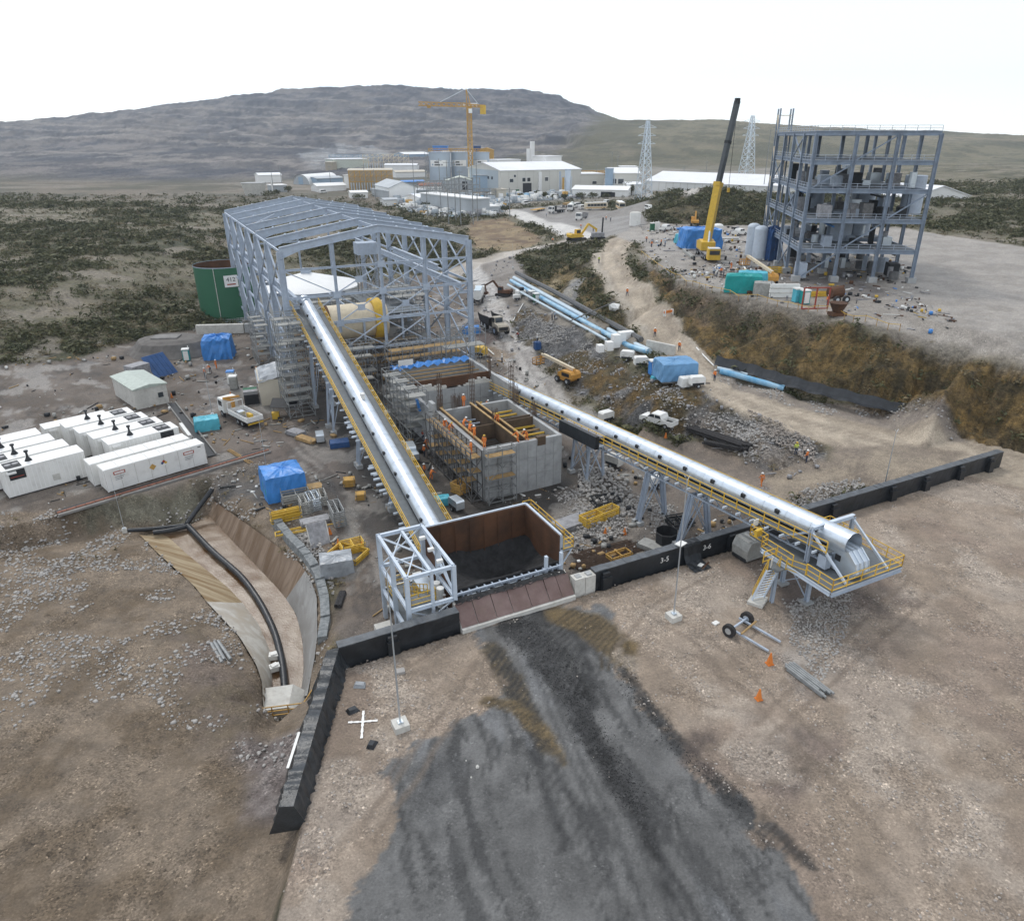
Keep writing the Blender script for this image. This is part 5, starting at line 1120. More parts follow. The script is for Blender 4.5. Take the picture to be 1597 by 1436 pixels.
for nm, a, h in (('wall',(0,QX,0,.5),4.6),('wall',(0,.5,.5,QY),5.8),('wall',(QX-.5,QX,.5,QY),QH),('wall',(.5,QX-.5,QY-.5,QY),QH),('cell_wall',(.5,QX-.5,9,9.5),5.6)): MB().box(*a, -.2, h).build(nm, 'concrete_dark' if nm != 'wall' else 'concrete', T)
m = MB(); r = random.Random(5)
for k in range(27): m.box(.5+k*.46, .5+(k+1)*.46, 9.0, 9.5, 5.6, 5.7+.5*r.random()+.4*math.sin(k*.35))
m.build('ragged_pour', 'concrete_pale', T)
MB().box(.6,QX-.6,9.6,9.75,4.6,7.1).build('formwork_panel', 'rust', T); panels(T, .5, QX-.5, 1, 5.6, 9, 6); panelsx(T, .5, QY-.5, .5, QH, QX, 8, side=1)
for k in range(5): MB().beam((.6,10.5+k*1.7,6.2),(QX-.6,10.5+k*1.7,6.2),.16).build('shoring_beam', 'timber', T)
m = MB(); bars(m, .2, 9.2, 5, 6, .18, 0, 3); bars(m, 3.5, .2, 4.4, 7, .16, 0, 3.4); bars(m, 3.5, .35, 4.4, 7, .16, 0, 3.0); bars(m, 12.2, .2, 4.4, 5, .18, 0, 4); bars(m, 12.4, 8.2, 6.6, 5, .0, .2, 3.5); bars(m, .2, 1, 4.6, 8, 0, .4, 1.4); m.build('rebar', 'rebar', T)
m = MB(); gvv = []
for i in range(24):
    for j, (dy, dz) in enumerate(((-1.0,-.15),(-.3,.3),(.5,.1),(.9,-.7))): gvv.append((.3+i*.56, QY+dy+.15*math.sin(i*1.7), QH+dz+.25*math.sin(i*2.3+j)))
m.v = gvv; m.f = [(i*4+j,(i+1)*4+j,(i+1)*4+j+1,i*4+j+1) for i in range(23) for j in range(3)]
m.build('blue_plastic', 'tarp_blue', T)
MB().box(-1.2,-.1,6,12,4.4,4.5).build('walkway_boards', 'pallet_grey', T); MB().bx((-.5,4.5,5.4),(.3,.5,1.8),0,.2).build('hanging_tarp', 'tarp_blue', T)
MB().bx((2.5,QY-.6,QH+.7),(2.4,.06,.9)).build('site_banner', 'white_paint', T)
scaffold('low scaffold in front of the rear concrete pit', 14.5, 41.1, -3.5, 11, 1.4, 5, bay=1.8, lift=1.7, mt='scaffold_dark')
T = site('concrete_upstand', 'narrow concrete column wall between the two concrete pits', 'concrete wall', 13.1, 40.9, -3.5); MB().box(0,.5,0,1.5,0,7.6).build('stem', 'concrete', T); MB().box(-.1,.6,-.1,1.6,-.1,.8).build('base', 'concrete_dark', T)
for i, (s, t, lb) in enumerate(((14.2,41.3,'bare grey rebar column cage at the left end of the cell block'),(24.8,41.4,'tall rebar cage at the right end between the concrete pits'),(20.2,44.5,'rebar cage rising in front of the ragged pour'))):
    D = site('rebar_cage', lb, 'rebar cage', s, t, -3.5, 'vertical rebar cages'); 
    for x, y in ((0,0),(.5,0),(.5,.5),(0,.5),(.25,0),(.25,.5)): MB().beam((x,y,0),(x,y,11.5),.05).build('bar', 'rebar', D)
    m = MB()
    for k in range(18): z = .6+k*.6; m.beam((0,0,z),(.5,0,z),.035); m.beam((0,.5,z),(.5,.5,z),.035); m.beam((0,0,z),(0,.5,z),.035); m.beam((.5,0,z),(.5,.5,z),.035)
    m.build('ties', 'rebar', D)
# ------------------------------------------------------------------ masts
def mast(u, v, h, label, z=None, g='lightning masts on concrete blocks', th=.07, base=1.0, arm=True):
    p = RG(u, v); T = thing('lightning_mast', label, 'mast', p, AN, g)
    MB().tube((0,0,.3),(0,0,h),th,8,r2=th*.45).build('pole', 'galv', T)
    m = MB().bx((0,0,.15),(base,base,.7)); m.build('base_block', 'concrete_pale', T)
    MB().bx((0,0,.55),(.35,.35,.12)).build('base_plate', 'galv', T)
    if arm: MB().tube((0,0,h),(.25,0,h+.35),.02,5).tube((0,0,h),(-.25,0,h+.35),.02,5).build('finial', 'galv', T)
    return T
mast(625, 1135, 12.2, 'slim grey lightning mast on a small concrete block beside the white cross')
mast(1050, 965, 12.6, 'slim grey lightning mast standing on the open gravel left of the conveyor stairs')
mast(1376, 772, 7.6, 'thin lightning mast by the black wall at the far right edge')
for (u, v, h, lb) in ((332,650,8.5,'thin pole in the yard above the cyan tarpaulin'),(418,745,9,'thin pole beside the white crane truck'),(195,830,7.5,'thin pole on the bank below the white containers'),(800,420,7,'thin lamp pole by the haul road bend behind the steel frame')):
    mast(u, v, h, lb, g='thin yard poles', th=.045, base=.5, arm=False)
MB().bx((0,0,.3),(1.5,1.2,.7)).build('footing_block', 'concrete_pale', None, RG(600,985), AN); tag(bpy.data.objects['footing_block'], 'pale concrete block behind the black wall at the foot of the stair tower', 'concrete block')
# ------------------------------------------------------------------ lined drainage channel
def loft(name, A, B, m, nsub=10, lift=.0, attr=None, parent=None):
    def res(L, n):
        P = np.array([G(*p) for p in L]); d = np.r_[0, np.cumsum(np.linalg.norm(np.diff(P, axis=0), axis=1))]; t = np.linspace(0, d[-1], n)
        Q = np.column_stack([np.interp(t, d, P[:, k]) for k in range(3)])
        for _ in range(4): Q[1:-1] = (Q[:-2]+Q[1:-1]*2+Q[2:])/4
        return Q
    n = 70; a = res(A, n); b = res(B, n); mb = MB()
    for k in range(n):
        for j in range(nsub+1):
            p = a[k]+(b[k]-a[k])*j/nsub; e = (.12*(fbm(np.array([p[0]]), np.array([p[1]]), 1.2, 3, 4)[0]-.5)) if 0 < j < nsub else .0
            mb.v.append((p[0], p[1], p[2]+e+lift))
    w_ = nsub+1; mb.f = [(k*w_+j, (k+1)*w_+j, (k+1)*w_+j+1, k*w_+j+1) for k in range(n-1) for j in range(nsub)]
    o = mb.build(name, m, parent, smooth=True); return o, a, b
def stainmat(name, base, stain, amt, sc, wet=.5, streak=None):
    m = bpy.data.materials.new(name); m.use_nodes = True; n = m.node_tree; bs = n.nodes['Principled BSDF']; g = n.nodes.new('ShaderNodeNewGeometry')
    a = n.nodes.new('ShaderNodeTexNoise'); a.inputs['Scale'].default_value = sc; a.inputs['Detail'].default_value = 7; a.inputs['Roughness'].default_value = .62; a.inputs['Distortion'].default_value = .6
    src = g.outputs['Position']
    if streak:
        mp = n.nodes.new('ShaderNodeMapping'); mp.inputs['Rotation'].default_value = (0, 0, streak[0]); mp.inputs['Scale'].default_value = (streak[1], streak[2], .3); n.links.new(src, mp.inputs[0]); src = mp.outputs[0]
    n.links.new(src, a.inputs['Vector'])
    r = n.nodes.new('ShaderNodeValToRGB'); n.links.new(a.outputs[0], r.inputs[0]); e = r.color_ramp.elements
    e[0].position = .44-amt*.3; e[0].color = (*stain, 1); e[1].position = .44+amt*.7; e[1].color = (*base, 1)
    x = e.new(.44+amt*.2); x.color = tuple((p+q)/2*.92 for p, q in zip(base, stain))+(1,)
    n.links.new(r.outputs[0], bs.inputs['Base Color']); bs.inputs['Roughness'].default_value = wet
    n2 = n.nodes.new('ShaderNodeTexNoise'); n2.inputs['Scale'].default_value = 6; n2.inputs['Detail'].default_value = 5; n.links.new(g.outputs['Position'], n2.inputs['Vector'])
    bp = n.nodes.new('ShaderNodeBump'); bp.inputs['Strength'].default_value = .35; bp.inputs['Distance'].default_value = .08; n.links.new(n2.outputs[0], bp.inputs['Height']); n.links.new(bp.outputs[0], bs.inputs['Normal'])
    return m
sm_l = stainmat('lining_left_stain', (.42,.34,.22), (.20,.12,.045), .26, .5, .65, streak=(math.radians(62), .25, 3.0))
sm_w = stainmat('lining_clean', (.56,.54,.49), (.42,.37,.30), .25, .5, .6)
sm_f = stainmat('channel_floor_mud', (.235,.175,.12), (.12,.058,.016), .22, .32, .35)
sm_r = stainmat('lining_right_stain', (.30,.225,.165), (.17,.11,.065), .28, .5, .65, streak=(math.radians(-40), .25, 2.6))
sm_g = stainmat('lining_grey', (.36,.36,.35), (.26,.25,.235), .3, .5, .6)
o, _, _ = loft('channel_floor', LTOE, RTOE, sm_f, 14, .02); o['kind'] = 'structure'
o, _, _ = loft('channel_lining', LRIM[:4]+[(322,938,-5.85)], LTOE[:4]+[(378,940,-8.77)], sm_l, 12, .03); o['kind'] = 'structure'
o, _, _ = loft('channel_lining', [(322,938,-5.85)]+LRIM[4:], [(378,940,-8.77)]+LTOE[4:], sm_w, 12, .03); o['kind'] = 'structure'
o, _, _ = loft('channel_lining', RTOE[:5]+[(446,934,-8.67)], RRIM[:4]+[(476,890,-4.3)], sm_r, 12, .03); o['kind'] = 'structure'
o, _, _ = loft('channel_lining', [(446,934,-8.67)]+RTOE[5:], [(476,890,-4.3)]+RRIM[4:], sm_g, 12, .03); o['kind'] = 'structure'
# black drain pipe lying down the channel
def pipeline(pts, r, name, m, label, cat, dz=0.0, n=10, group=None, smoothn=5, raw=False):
    P = np.array([p if raw else G(*p) for p in pts]); d = np.r_[0, np.cumsum(np.linalg.norm(np.diff(P, axis=0), axis=1))]; k = max(6, int(d[-1]/.8)); t = np.linspace(0, d[-1], k)
    Q = np.column_stack([np.interp(t, d, P[:, j]) for j in range(3)])
    for _ in range(smoothn): Q[1:-1] = (Q[:-2]+Q[1:-1]*2+Q[2:])/4
    mb = MB(); 
    for i in range(k):
        dd = Q[min(i+1, k-1)]-Q[max(i-1, 0)]; dd = Vector(dd).normalized(); x = dd.cross(Vector((0,0,1))).normalized(); y = x.cross(dd)
        for j in range(n): a = 2*math.pi*j/n; mb.v.append(tuple(Vector(Q[i])+x*math.cos(a)*r+y*math.sin(a)*r+Vector((0,0,r+dz))))
    mb.f = [(i*n+j, i*n+(j+1)%n, (i+1)*n+(j+1)%n, (i+1)*n+j) for i in range(k-1) for j in range(n)]+[tuple(range(n)), tuple((k-1)*n+j for j in range(n))[::-1]]
    o = mb.build(name, m, None, smooth=True)
    if label: tag(o, label, cat, group)
    return o
pipeline([(292,822,-7.2),(330,862,-7.75),(380,905,-8.2),(408,945,-8.7),(430,990,-9.1),(442,1040,-9.4),(446,1092,-9.55)], .34, 'drain_pipe', 'black_liner', 'long black flexible pipe winding down the middle of the stained concrete channel', 'pipe')
pipeline([(292,820,-7.0),(312,792,-5.9),(332,766,-4.3)], .30, 'drain_pipe', 'black_liner', 'straight black pipe coming down the bank to the head of the channel', 'pipe')
pipeline([(200,830,-6.6),(240,828,-6.9),(288,822,-7.1)], .26, 'drain_pipe', 'black_liner', 'thin black pipe along the foot of the bank below the containers', 'pipe')
pipeline([(240,834,-7.0),(270,831,-7.1),(292,824,-7.2)], .3, 'drain_pipe', 'black_liner', 'short black pipe where the channel starts', 'pipe')
for i, (u, v) in enumerate(((428,1026), (429,1044))):
    o = MB().bx((0,0,.25),(.9,.7,.5),.2).bx((0,0,.5),(.6,.5,.25),.5); o = tag(o.build('white_sack', 'white_paint', None, G(u, v, -9.25), .3*i), ('white sack wedged against the channel pipe, upper of the two', 'white sack beside the channel pipe, lower of the two')[i], 'sack')
T = thing('culvert_headwall', 'pale concrete culvert mouth at the lower end of the channel', 'culvert', G(440,1112,-9.2), .15)
MB().prof([(-2.2,-1),(-2.2,1.0),(-1.3,1.9),(1.0,2.0),(2.2,1.0),(2.2,-1)], -1.6, 1.2).build('slab', 'concrete_pale', T); MB().box(-3.6,-2.6,-1.0,.2,0,2.6).build('pier', 'concrete', T)
rail([(-4,-2.2,1.6),(2.4,-2.2,1.8),(4.6,1.6,3.2)], 1.0, 1.2, .045).build('barrier', 'ochre', T)
# gabion retaining strip
T = thing('gabion_wall', 'curved grey retaining wall of stone panels along the right rim of the channel', 'retaining wall', (0,0,0))
gpts = [(428,812,-3.9),(455,845,-4.0),(480,872,-4.0),(497,900,-4.1),(506,935,-4.2),(508,970,-4.3),(503,1003,-4.5)]
Pq = [Vector(G(*p)) for p in gpts]; npan = 0
for a, b in zip(Pq[:-1], Pq[1:]):
    for q_ in range(3):
        p = a.lerp(b, q_/3+.01); q2 = a.lerp(b, (q_+1)/3-.01); d = (q2-p).normalized(); nn = Vector((-d.y, d.x, 0))*.55; h1 = .55+.2*rnd.random()
        MB().quad8([p-nn-Vector((0,0,2.2)), q2-nn-Vector((0,0,2.2)), q2+nn-Vector((0,0,2.2)), p+nn-Vector((0,0,2.2)), p-nn*.7+Vector((0,0,h1)), q2-nn*.7+Vector((0,0,h1)), q2+nn*.8+Vector((0,0,h1*1.1)), p+nn*.8+Vector((0,0,h1*1.1))]).build('gabion_panel', 'gab' if 'gab' in MATS else mat('gab', (.13,.145,.15), .85, 0, .4, 2.5, c2=(.28,.29,.29), bump=1.0), T)
# rubble behind the gabions
def rubble(label, cat, poly, n, smin, smax, m, name='rubble', hmax=.7, cx_=None):
    P = [RG(u, v) for u, v in poly]; xs = [p[0] for p in P]; ys = [p[1] for p in P]; c = (sum(xs)/len(xs), sum(ys)/len(ys)); mb = MB(); r = random.Random(len(label)); k = 0
    while k < n:
        x = r.uniform(min(xs), max(xs)); y = r.uniform(min(ys), max(ys)); ins = False
        for i in range(len(P)):
            a, b = P[i], P[(i+1) % len(P)]
            if (a[1] > y) != (b[1] > y) and x < (b[0]-a[0])*(y-a[1])/(b[1]-a[1])+a[0]: ins = not ins
        if not ins: continue
        k += 1; v, f = RPV[r.randrange(6)]; s = r.uniform(smin, smax); a = r.random()*6.3; b0 = len(mb.v); dd = math.hypot(x-c[0], y-c[1])/(math.hypot(max(xs)-c[0], max(ys)-c[1])+.01); z = gz(x, y)+hmax*max(0, 1-dd)*r.random()
        for q_ in v: mb.v.append((x+(q_[0]*math.cos(a)-q_[1]*math.sin(a))*s, y+(q_[0]*math.sin(a)+q_[1]*math.cos(a))*s, z+q_[2]*s))
        mb.f += [tuple(b0+w for w in t) for t in f]
    o = mb.build(name, m, None); o['kind'] = 'stuff'; o['label'] = label; o['category'] = cat; return o
rubble('broken stones heaped behind the curved gabion wall', 'rubble', [(455,825),(485,830),(505,860),(520,890),(520,930),(500,880),(478,858)], 380, .12, .35, 'rock')
rubble('grey concrete rubble heaped between the cell block and the trestles', 'rubble', [(905,725),(960,735),(985,765),(1000,800),(960,815),(925,790),(900,760)], 800, .14, .5, 'rock')
rubble('stone rubble below the brown black pile near the yellow formwork', 'rubble', [(900,790),(960,790),(985,830),(940,845),(900,830)], 500, .12, .4, 'rock')
rubble('grey gravel heap in the shade below the conveyor head', 'rubble', [(1235,935),(1330,925),(1320,990),(1280,1070),(1230,1000)], 900, .08, .22, 'rock', hmax=.1)
rubble('broken rock along the right side of the black wall', 'rubble', [(1230,775),(1340,745),(1355,765),(1240,805)], 520, .10, .34, 'rock')
rubble('pale stones on the nose of the rock bank', 'rubble', [(1165,645),(1215,660),(1270,695),(1275,730),(1235,715),(1190,680)], 900, .08, .34, 'pebble')
# ------------------------------------------------------------------ generators
def gen_container(label, loc, rz, L=9.0, Wd=2.9, Hh=2.9, stack=1, louver=1, grp='white generator containers', tail='short'):
    T = thing('generator_container', label, 'generator', loc, rz, grp)
    MB().box(0,L,0,Wd,.15,Hh).build('body', 'white_paint', T); MB().box(-.03,L+.03,-.03,Wd+.03,Hh,Hh+.08).build('roof', 'white_clean', T)
    n = int(L/.45); me_ = MB().box(0,.1,-.035,0,.3,Hh-.15).mesh('rib', 'white_clean')
    for k in range(n): put('rib', me_, T, (.15+k*L/n, 0, 0))
    for k in range(5): put('rib', me_, T, (0, .3+k*.5+.1, 0), -math.pi/2)
    for k in range(5): put('rib', me_, T, (L, .2+k*.5, 0), math.pi/2)
    if louver:
        x = L-2.4 if louver > 0 else .6
        MB().box(x,x+1.7,-.05,0,Hh-1.3,Hh-.1).build('louver', 'dark', T); MB().box(x+.1,x+1.5,-.07,-.05,Hh-1.0,Hh-.9).build('louver_label', 'red_steel', T); MB().box(x-.1,x+1.6,.35,Wd-.35,Hh+.08,Hh+.12).build('radiator_grille', 'dark', T)
        for q in (0, 1): MB().tube((x+.35+q*.8,Wd/2,Hh+.12),(x+.35+q*.8,Wd/2,Hh+.2),.36,12).build('fan', 'mix_grey', T)
    if stack:
        x = L*.36; MB().tube((x,Wd*.55,Hh+.08),(x,Wd*.55,Hh+.5),.42,10,r2=.2).build('exhaust_cone', 'dark', T); MB().tube((x,Wd*.55,Hh+.5),(x,Wd*.55,Hh+1.2),.13,8).build('exhaust_pipe', 'dark', T); MB().tube((x,Wd*.55,Hh+1.2),(x,Wd*.55,Hh+1.4),.24,8).build('rain_cap', 'dark', T)
    MB().bx((.9,.0,Hh-.35),(1.0,.5,.25)).build('air_intake', 'white_clean', T)
    MB().box(L*.55,L*.55+.8,-.05,-.035,.8,1.6).build('control_panel', 'concrete_pale', T)
    MB().box(.1,L-.1,.1,Wd-.1,0,.15).build('skid', 'dark', T)
    return T
def heading(a, b): return math.atan2(b[1]-a[1], b[0]-a[0])
a_ = G(169.5,768.6,-3.5); b_ = G(321,724,-3.5); hz_ = heading(a_, b_)
T = thing('long_container', 'long white container with hazard placards, nearest the red kerb trench', 'container', a_, hz_, 'long white containers')
def long_cont(T, signs):
    L, Wd, Hh = 12.2, 2.45, 2.9
    MB().box(0,L,0,Wd,.1,Hh).build('body', 'white_paint', T)
    n = 7
    for k in range(n): MB().box(L*k/n+.05,L*(k+1)/n-.05,.05,Wd-.05,Hh,Hh+.07).build('roof_panel', 'white_clean', T)
    for k in range(n+1): MB().box(min(L-.05,L*k/n),min(L,L*k/n+.05),-.03,0,.2,Hh-.05).build('panel_joint', 'concrete_pale', T)
    for q in range(2): MB().box(L+.0,L+.04,.1+q*1.15,1.15+q*1.15,.2,Hh-.15).build('door', 'white_clean', T)
    for x in (-.02, L-.15):
        for y in (-.02, Wd-.13): MB().box(x,x+.17,y,y+.15,.08,Hh+.03).build('corner_post', 'white_clean', T)
    MB().box(L-.9,L-.5,-.04,-.01,Hh-.3,Hh-.2).build('vent', 'dark', T)
    if signs:
        for x in (1.0, 9.4):
            MB().box(x,x+1.35,-.05,-.03,Hh-.85,Hh-.45).build('sign_header', 'sign_red', T); MB().box(x+.12,x+1.23,-.062,-.05,Hh-.75,Hh-.55).build('sign_header', 'white_clean', T)
            for q in range(3): MB().box(x+.1,x+1.2-.15*q,-.05,-.03,Hh-1.12-.2*q,Hh-1.06-.2*q).build('sign_line', 'mix_grey', T)
        for x, mm in ((5.5, 'ochre'), (6.9, None)):
            if mm:
                m = MB(); m.v = [(x,-.05,1.3),(x+.42,-.05,1.72),(x,-.05,2.14),(x-.42,-.05,1.72)]; m.f = [(0,1,2,3)]; m.build('placard', mm, T)
            else:
                for (dx_, dz_, mm2) in ((-.21,0,'tarp_dkblue'),(0,.21,'sign_red'),(.21,0,'yellow'),(0,-.21,'white_clean')):
                    m = MB(); c_ = (x+dx_, 1.85+dz_); m.v = [(c_[0],-.05,c_[1]-.2),(c_[0]+.2,-.05,c_[1]),(c_[0],-.05,c_[1]+.2),(c_[0]-.2,-.05,c_[1])]; m.f = [(0,1,2,3)]; m.build('placard_diamond', mm2, T)
long_cont(T, True)
c_, s2_ = math.cos(hz_), math.sin(hz_)
def gl(x, y): return (a_[0]+c_*x-s2_*y, a_[1]+s2_*x+c_*y, -3.5)
T = thing('long_container', 'long white container standing directly behind the placarded one', 'container', gl(-.6, 3.1), hz_, 'long white containers'); long_cont(T, False)
lb = ['white generator container just behind the two long containers, with black louver end', 'second white generator container of the right row, between two alike', 'third white generator container of the right row', 'fourth white generator container of the right row', 'white generator container at the back of the right row, smallest in view']
for k in range(5):
    if k < 4: gen_container(lb[k], gl(2.8-.7*k, 6.6+3.5*k), hz_, 8.8, 2.9, 3.5)
    else: gen_container('plain white container without exhaust behind the right generator row', gl(-1.0, 21.0), hz_, 8.2, 2.6, 2.7, stack=0, louver=0, grp='white generator containers')
lb = ['white generator container of the left row with a grey exhaust pipe, nearest', 'white generator container of the left row, second from the long containers', 'white generator container of the left row, third, cut by the picture edge', 'white generator container at the back of the left row']
for k in range(4): gen_container(lb[k], gl(-8.9-.7*k, 6.6+3.5*k), hz_, 8.8, 2.9, 3.5, louver=-1)
T = thing('red_kerb_trench', 'rusty red lattice kerb strip along the edge of the container terrace', 'kerb', gl(-6, -1.6), hz_)
for k in range(26): MB().box(k*1.0,k*1.0+.94,-.35,.0,.0,.28).build('kerb_block', 'brick_red', T)
MB().box(0,26,-.8,-.38,-.1,.16).build('concrete_lip', 'concrete_dark', T); MB().box(0,26,.1,.8,-.05,.1).build('gutter', 'dark', T)
T = thing('cable_trench', 'dark cable trench with pale lids beside the generator row', 'trench', gl(13.6, 2), hz_+math.radians(80))
MB().box(0,26,-.5,.5,-.1,.12).build('trench_floor', 'dark', T); MB().box(0,26,-.7,-.52,-.1,.35).build('trench_wall', 'concrete_dark', T); MB().box(0,26,.52,.7,-.1,.35).build('trench_wall', 'concrete_dark', T); MB().box(8,14,.75,1.2,0,.7).build('kerb_panel', 'white_paint', T)
T = thing('site_container', 'grey white pitched roof cabin behind the generator rows', 'cabin', RG(222, 622), hz_)
MB().box(-2.5,2.5,-5,5,0,3.2).build('body', 'concrete_pale', T); MB().prof([(-2.7,3.2),(2.7,3.2),(2.7,3.35),(0,3.75),(-2.7,3.35)],-5.2,5.2).build('roof', mat('pale_green_roof',(.42,.47,.42),.5), T); MB().box(1.0,1.8,-5.05,-5,1.2,2.0).build('window', 'glass', T)
T = thing('blue_sloping_panel', 'dark blue corrugated sheet leaning over a grey wall left of the yard', 'sheet panel', RG(245, 592), hz_+.3)
for k in range(5): MB().quad8([(k*.9,0,.2),(k*.9+.85,0,.2),(k*.9+.85,.1,.2),(k*.9,.1,.2),(k*.9,3.2,3.6),(k*.9+.85,3.2,3.6),(k*.9+.85,3.3,3.6),(k*.9,3.3,3.6)]).build('sheet', 'tarp_dkblue', T)
MB().box(-3.5,-.1,1,3.4,0,3.0).build('wall', 'mix_grey', T)
# ------------------------------------------------------------------ tarpaulin covered loads, huts, tents
def draped(label, loc, rz, dims, m, name='tarpaulin_cover', seed=1, rough=.25, legs=False, band=None):
    w, d, h = dims; T = thing(name, label, 'tarpaulin', loc, rz); r = random.Random(seed); N = 9; mb = MB()
    rows = [(-.08, 0), (0, .55), (0, .97), (.07, 1.0)]
    ring = []
    for k in range(4*N):
        side, f = divmod(k, N); f = f/N; c = [(-1,-1),(1,-1),(1,1),(-1,1)]; a, b = c[side], c[(side+1)%4]; ring.append(((a[0]+(b[0]-a[0])*f)*w/2, (a[1]+(b[1]-a[1])*f)*d/2))
    levels = [(1.04, .0), (1.02, .35), (1.0, .75), (.97, .98), (.80, 1.02), (.45, 1.05), (.1, 1.06)]
    for (sc_, hz2) in levels:
        for k, (x, y) in enumerate(ring):
            e = 1+rough*.3*(r.random()-.5) if hz2 < .9 else 1+.03*(r.random()-.5)
            mb.v.append((x*sc_*e, y*sc_*e, h*hz2*(1+(rough*.22*(r.random()-.5) if hz2 > .5 else 0))))
    n = len(ring); mb.f = [(i*n+k, i*n+(k+1)%n, (i+1)*n+(k+1)%n, (i+1)*n+k) for i in range(len(levels)-1) for k in range(n)]+[tuple((len(levels)-1)*n+k for k in range(n))]
    mb.build('cover', m, T)
    MB().box(-w/2+.1,w/2-.1,-d/2+.1,d/2-.1,-.3,h*.5).build('load', 'concrete_dark', T)
    if band: MB().quad8([(-w/2-.06,-d/2*.6,h*.15),(-w/2+.02,-d/2*.6,h*.15),(-w/2+.02,d/2*.2,h*.2),(-w/2-.06,d/2*.2,h*.2),(-w/2-.03,-d/2*.7,h*.5),(-w/2+.02,-d/2*.7,h*.5),(-w/2+.02,d/2*.2,h*.6),(-w/2-.03,d/2*.2,h*.6)]).build('patch', band, T)
    return T
draped('large bright blue tarpaulin over a boxy load beside the access track', RG(444, 768), .5, (4.6, 4.6, 3.2), 'tarp_blue', seed=4, band='tarp_teal')
draped('cyan blue tarpaulin bundle at the end of the cable trench', RG(324, 668), .45, (3.4, 2.4, 1.7), 'tarp_cyan', seed=5)
draped('crumpled grey plastic sheet over a crate beside the gabion wall', RG(526, 890), .3, (3.2, 2.4, 1.7), 'grey_sheet', seed=6)
draped('blue tarpaulin canopy sagging over a work bay below the green tank', RG(343, 556), .25, (5.2, 5.0, 4.0), 'tarp_blue', seed=7, rough=.6)
draped('blue tarpaulin shelter behind the yellow crane boom', RG(1090, 386), .1, (9, 7, 4.6), 'tarp_blue', seed=8, rough=.4)
draped('second pale blue covered stack left of the crane', RG(1072, 380), .3, (5, 5, 2.4), 'tarp_cyan', seed=9, rough=.4)
draped('teal green tent sheet over stored goods on the platform edge', RG(1158, 455), -.25, (6.2, 3.2, 3.0), 'tarp_teal', seed=10)
draped('cyan tarpaulin over a stack just behind the teal one', RG(1172, 446), -.25, (5.2, 3.0, 2.6), 'tarp_cyan', seed=11)
draped('grey sheeted crate right of the teal tent', RG(1190, 460), -.25, (3.4, 2.4, 2.2), 'pallet_grey', seed=12)
draped('small blue tarpaulin on the dark ground between the left conveyor trestles', RG(530, 695), .3, (2.6, 1.8, .8), 'tarp_dkblue', seed=13)
draped('small cyan tarpaulin behind the dump hopper', RG(690, 785), .3, (1.8, 1.3, .9), 'tarp_cyan', seed=14)
draped('round blue tent cover by the haul road', RG(1052, 588), .2, (5.6, 4.4, 2.6), mat('tent_blue',(.14,.30,.50),.5,0,.15,.8,bump=.3), seed=15)
draped('pale grey box tent in front of the round blue tent', RG(1054, 597), .2, (2.6, 2.0, 2.2), 'pallet_grey', seed=16)
draped('white covered skid beside the grey box tent', RG(1072, 601), .3, (2.4, 1.4, 1.3), 'white_paint', seed=17)
draped('small cyan covered object beside the blue tent', RG(1022, 592), .3, (1.2, .9, .5), 'tarp_cyan', seed=18)
draped('blue covered heap on the slope above the haul trench', RG(838, 547), .3, (1.2, 1.2, 1.4), 'tarp_dkblue', seed=19)
draped('dark blue netting hung beside the steel tower silos', RG(1202, 405), .5, (3.5, 2.5, 6.5), 'tarp_dkblue', seed=20, rough=.8)
draped('blue sheet by the right foot of the steel frame', RG(735, 520), .2, (3.6, 2.2, 1.6), 'tarp_blue', seed=21)
draped('pale blue sheets stacked on the dark yard at the far left', RG(330, 478), .2, (5, 2.4, 1.0), 'tarp_dkblue', seed=22)
T = thing('site_hut', 'cream walled hut with a wrinkled black plastic roof beside the steel frame', 'hut', RG(425, 620), math.radians(22))
MB().box(-1.9,1.9,-3.9,3.9,0,4.3).build('wall', mat('hut_wall',(.58,.53,.43),.7,0,.06,.5), T)
mb = MB(); r = random.Random(2)
for i in range(8):
    for j in range(12): mb.v.append((-2.1+i*.6, -4.1+j*.75, 4.4+.12*i+.22*(r.random()-.5)-(.5 if j in (0, 11) or i in (0, 7) else 0)))
mb.f = [(i*12+j,(i+1)*12+j,(i+1)*12+j+1,i*12+j+1) for i in range(7) for j in range(11)]; mb.build('plastic_roof', 'grey_sheet', T)
MB().box(-2.0,-1.9,-3.0,-2.1,0,2.1).build('door', 'mix_grey', T)
for i in range(3): MB().box(-4.4,-2.2,-2.5+i*2.2,-.8+i*2.2,0,1.7-.3*i).build('crate', ('dark','mix_grey','green_dark')[i], T)
T = thing('awning', 'low dark awning over a yellow machine in front of the black roofed hut', 'awning', RG(444, 648), .2)
MB().quad8([(-1.8,-1.5,2.0),(2.0,-1.7,1.6),(2.2,1.6,2.1),(-1.7,1.7,2.4),(-1.8,-1.5,2.06),(2.0,-1.7,1.66),(2.2,1.6,2.16),(-1.7,1.7,2.46)]).build('sheet', 'dark', T)
for x in (-1.7, 1.9):
    for y in (-1.5, 1.5): MB().beam((x,y,-.2),(x,y,2.0),.08).build('post', 'scaffold', T)
MB().bx((-1.2,-1.0,.5),(1.1,.9,1.0)).build('machine', 'yellow', T)
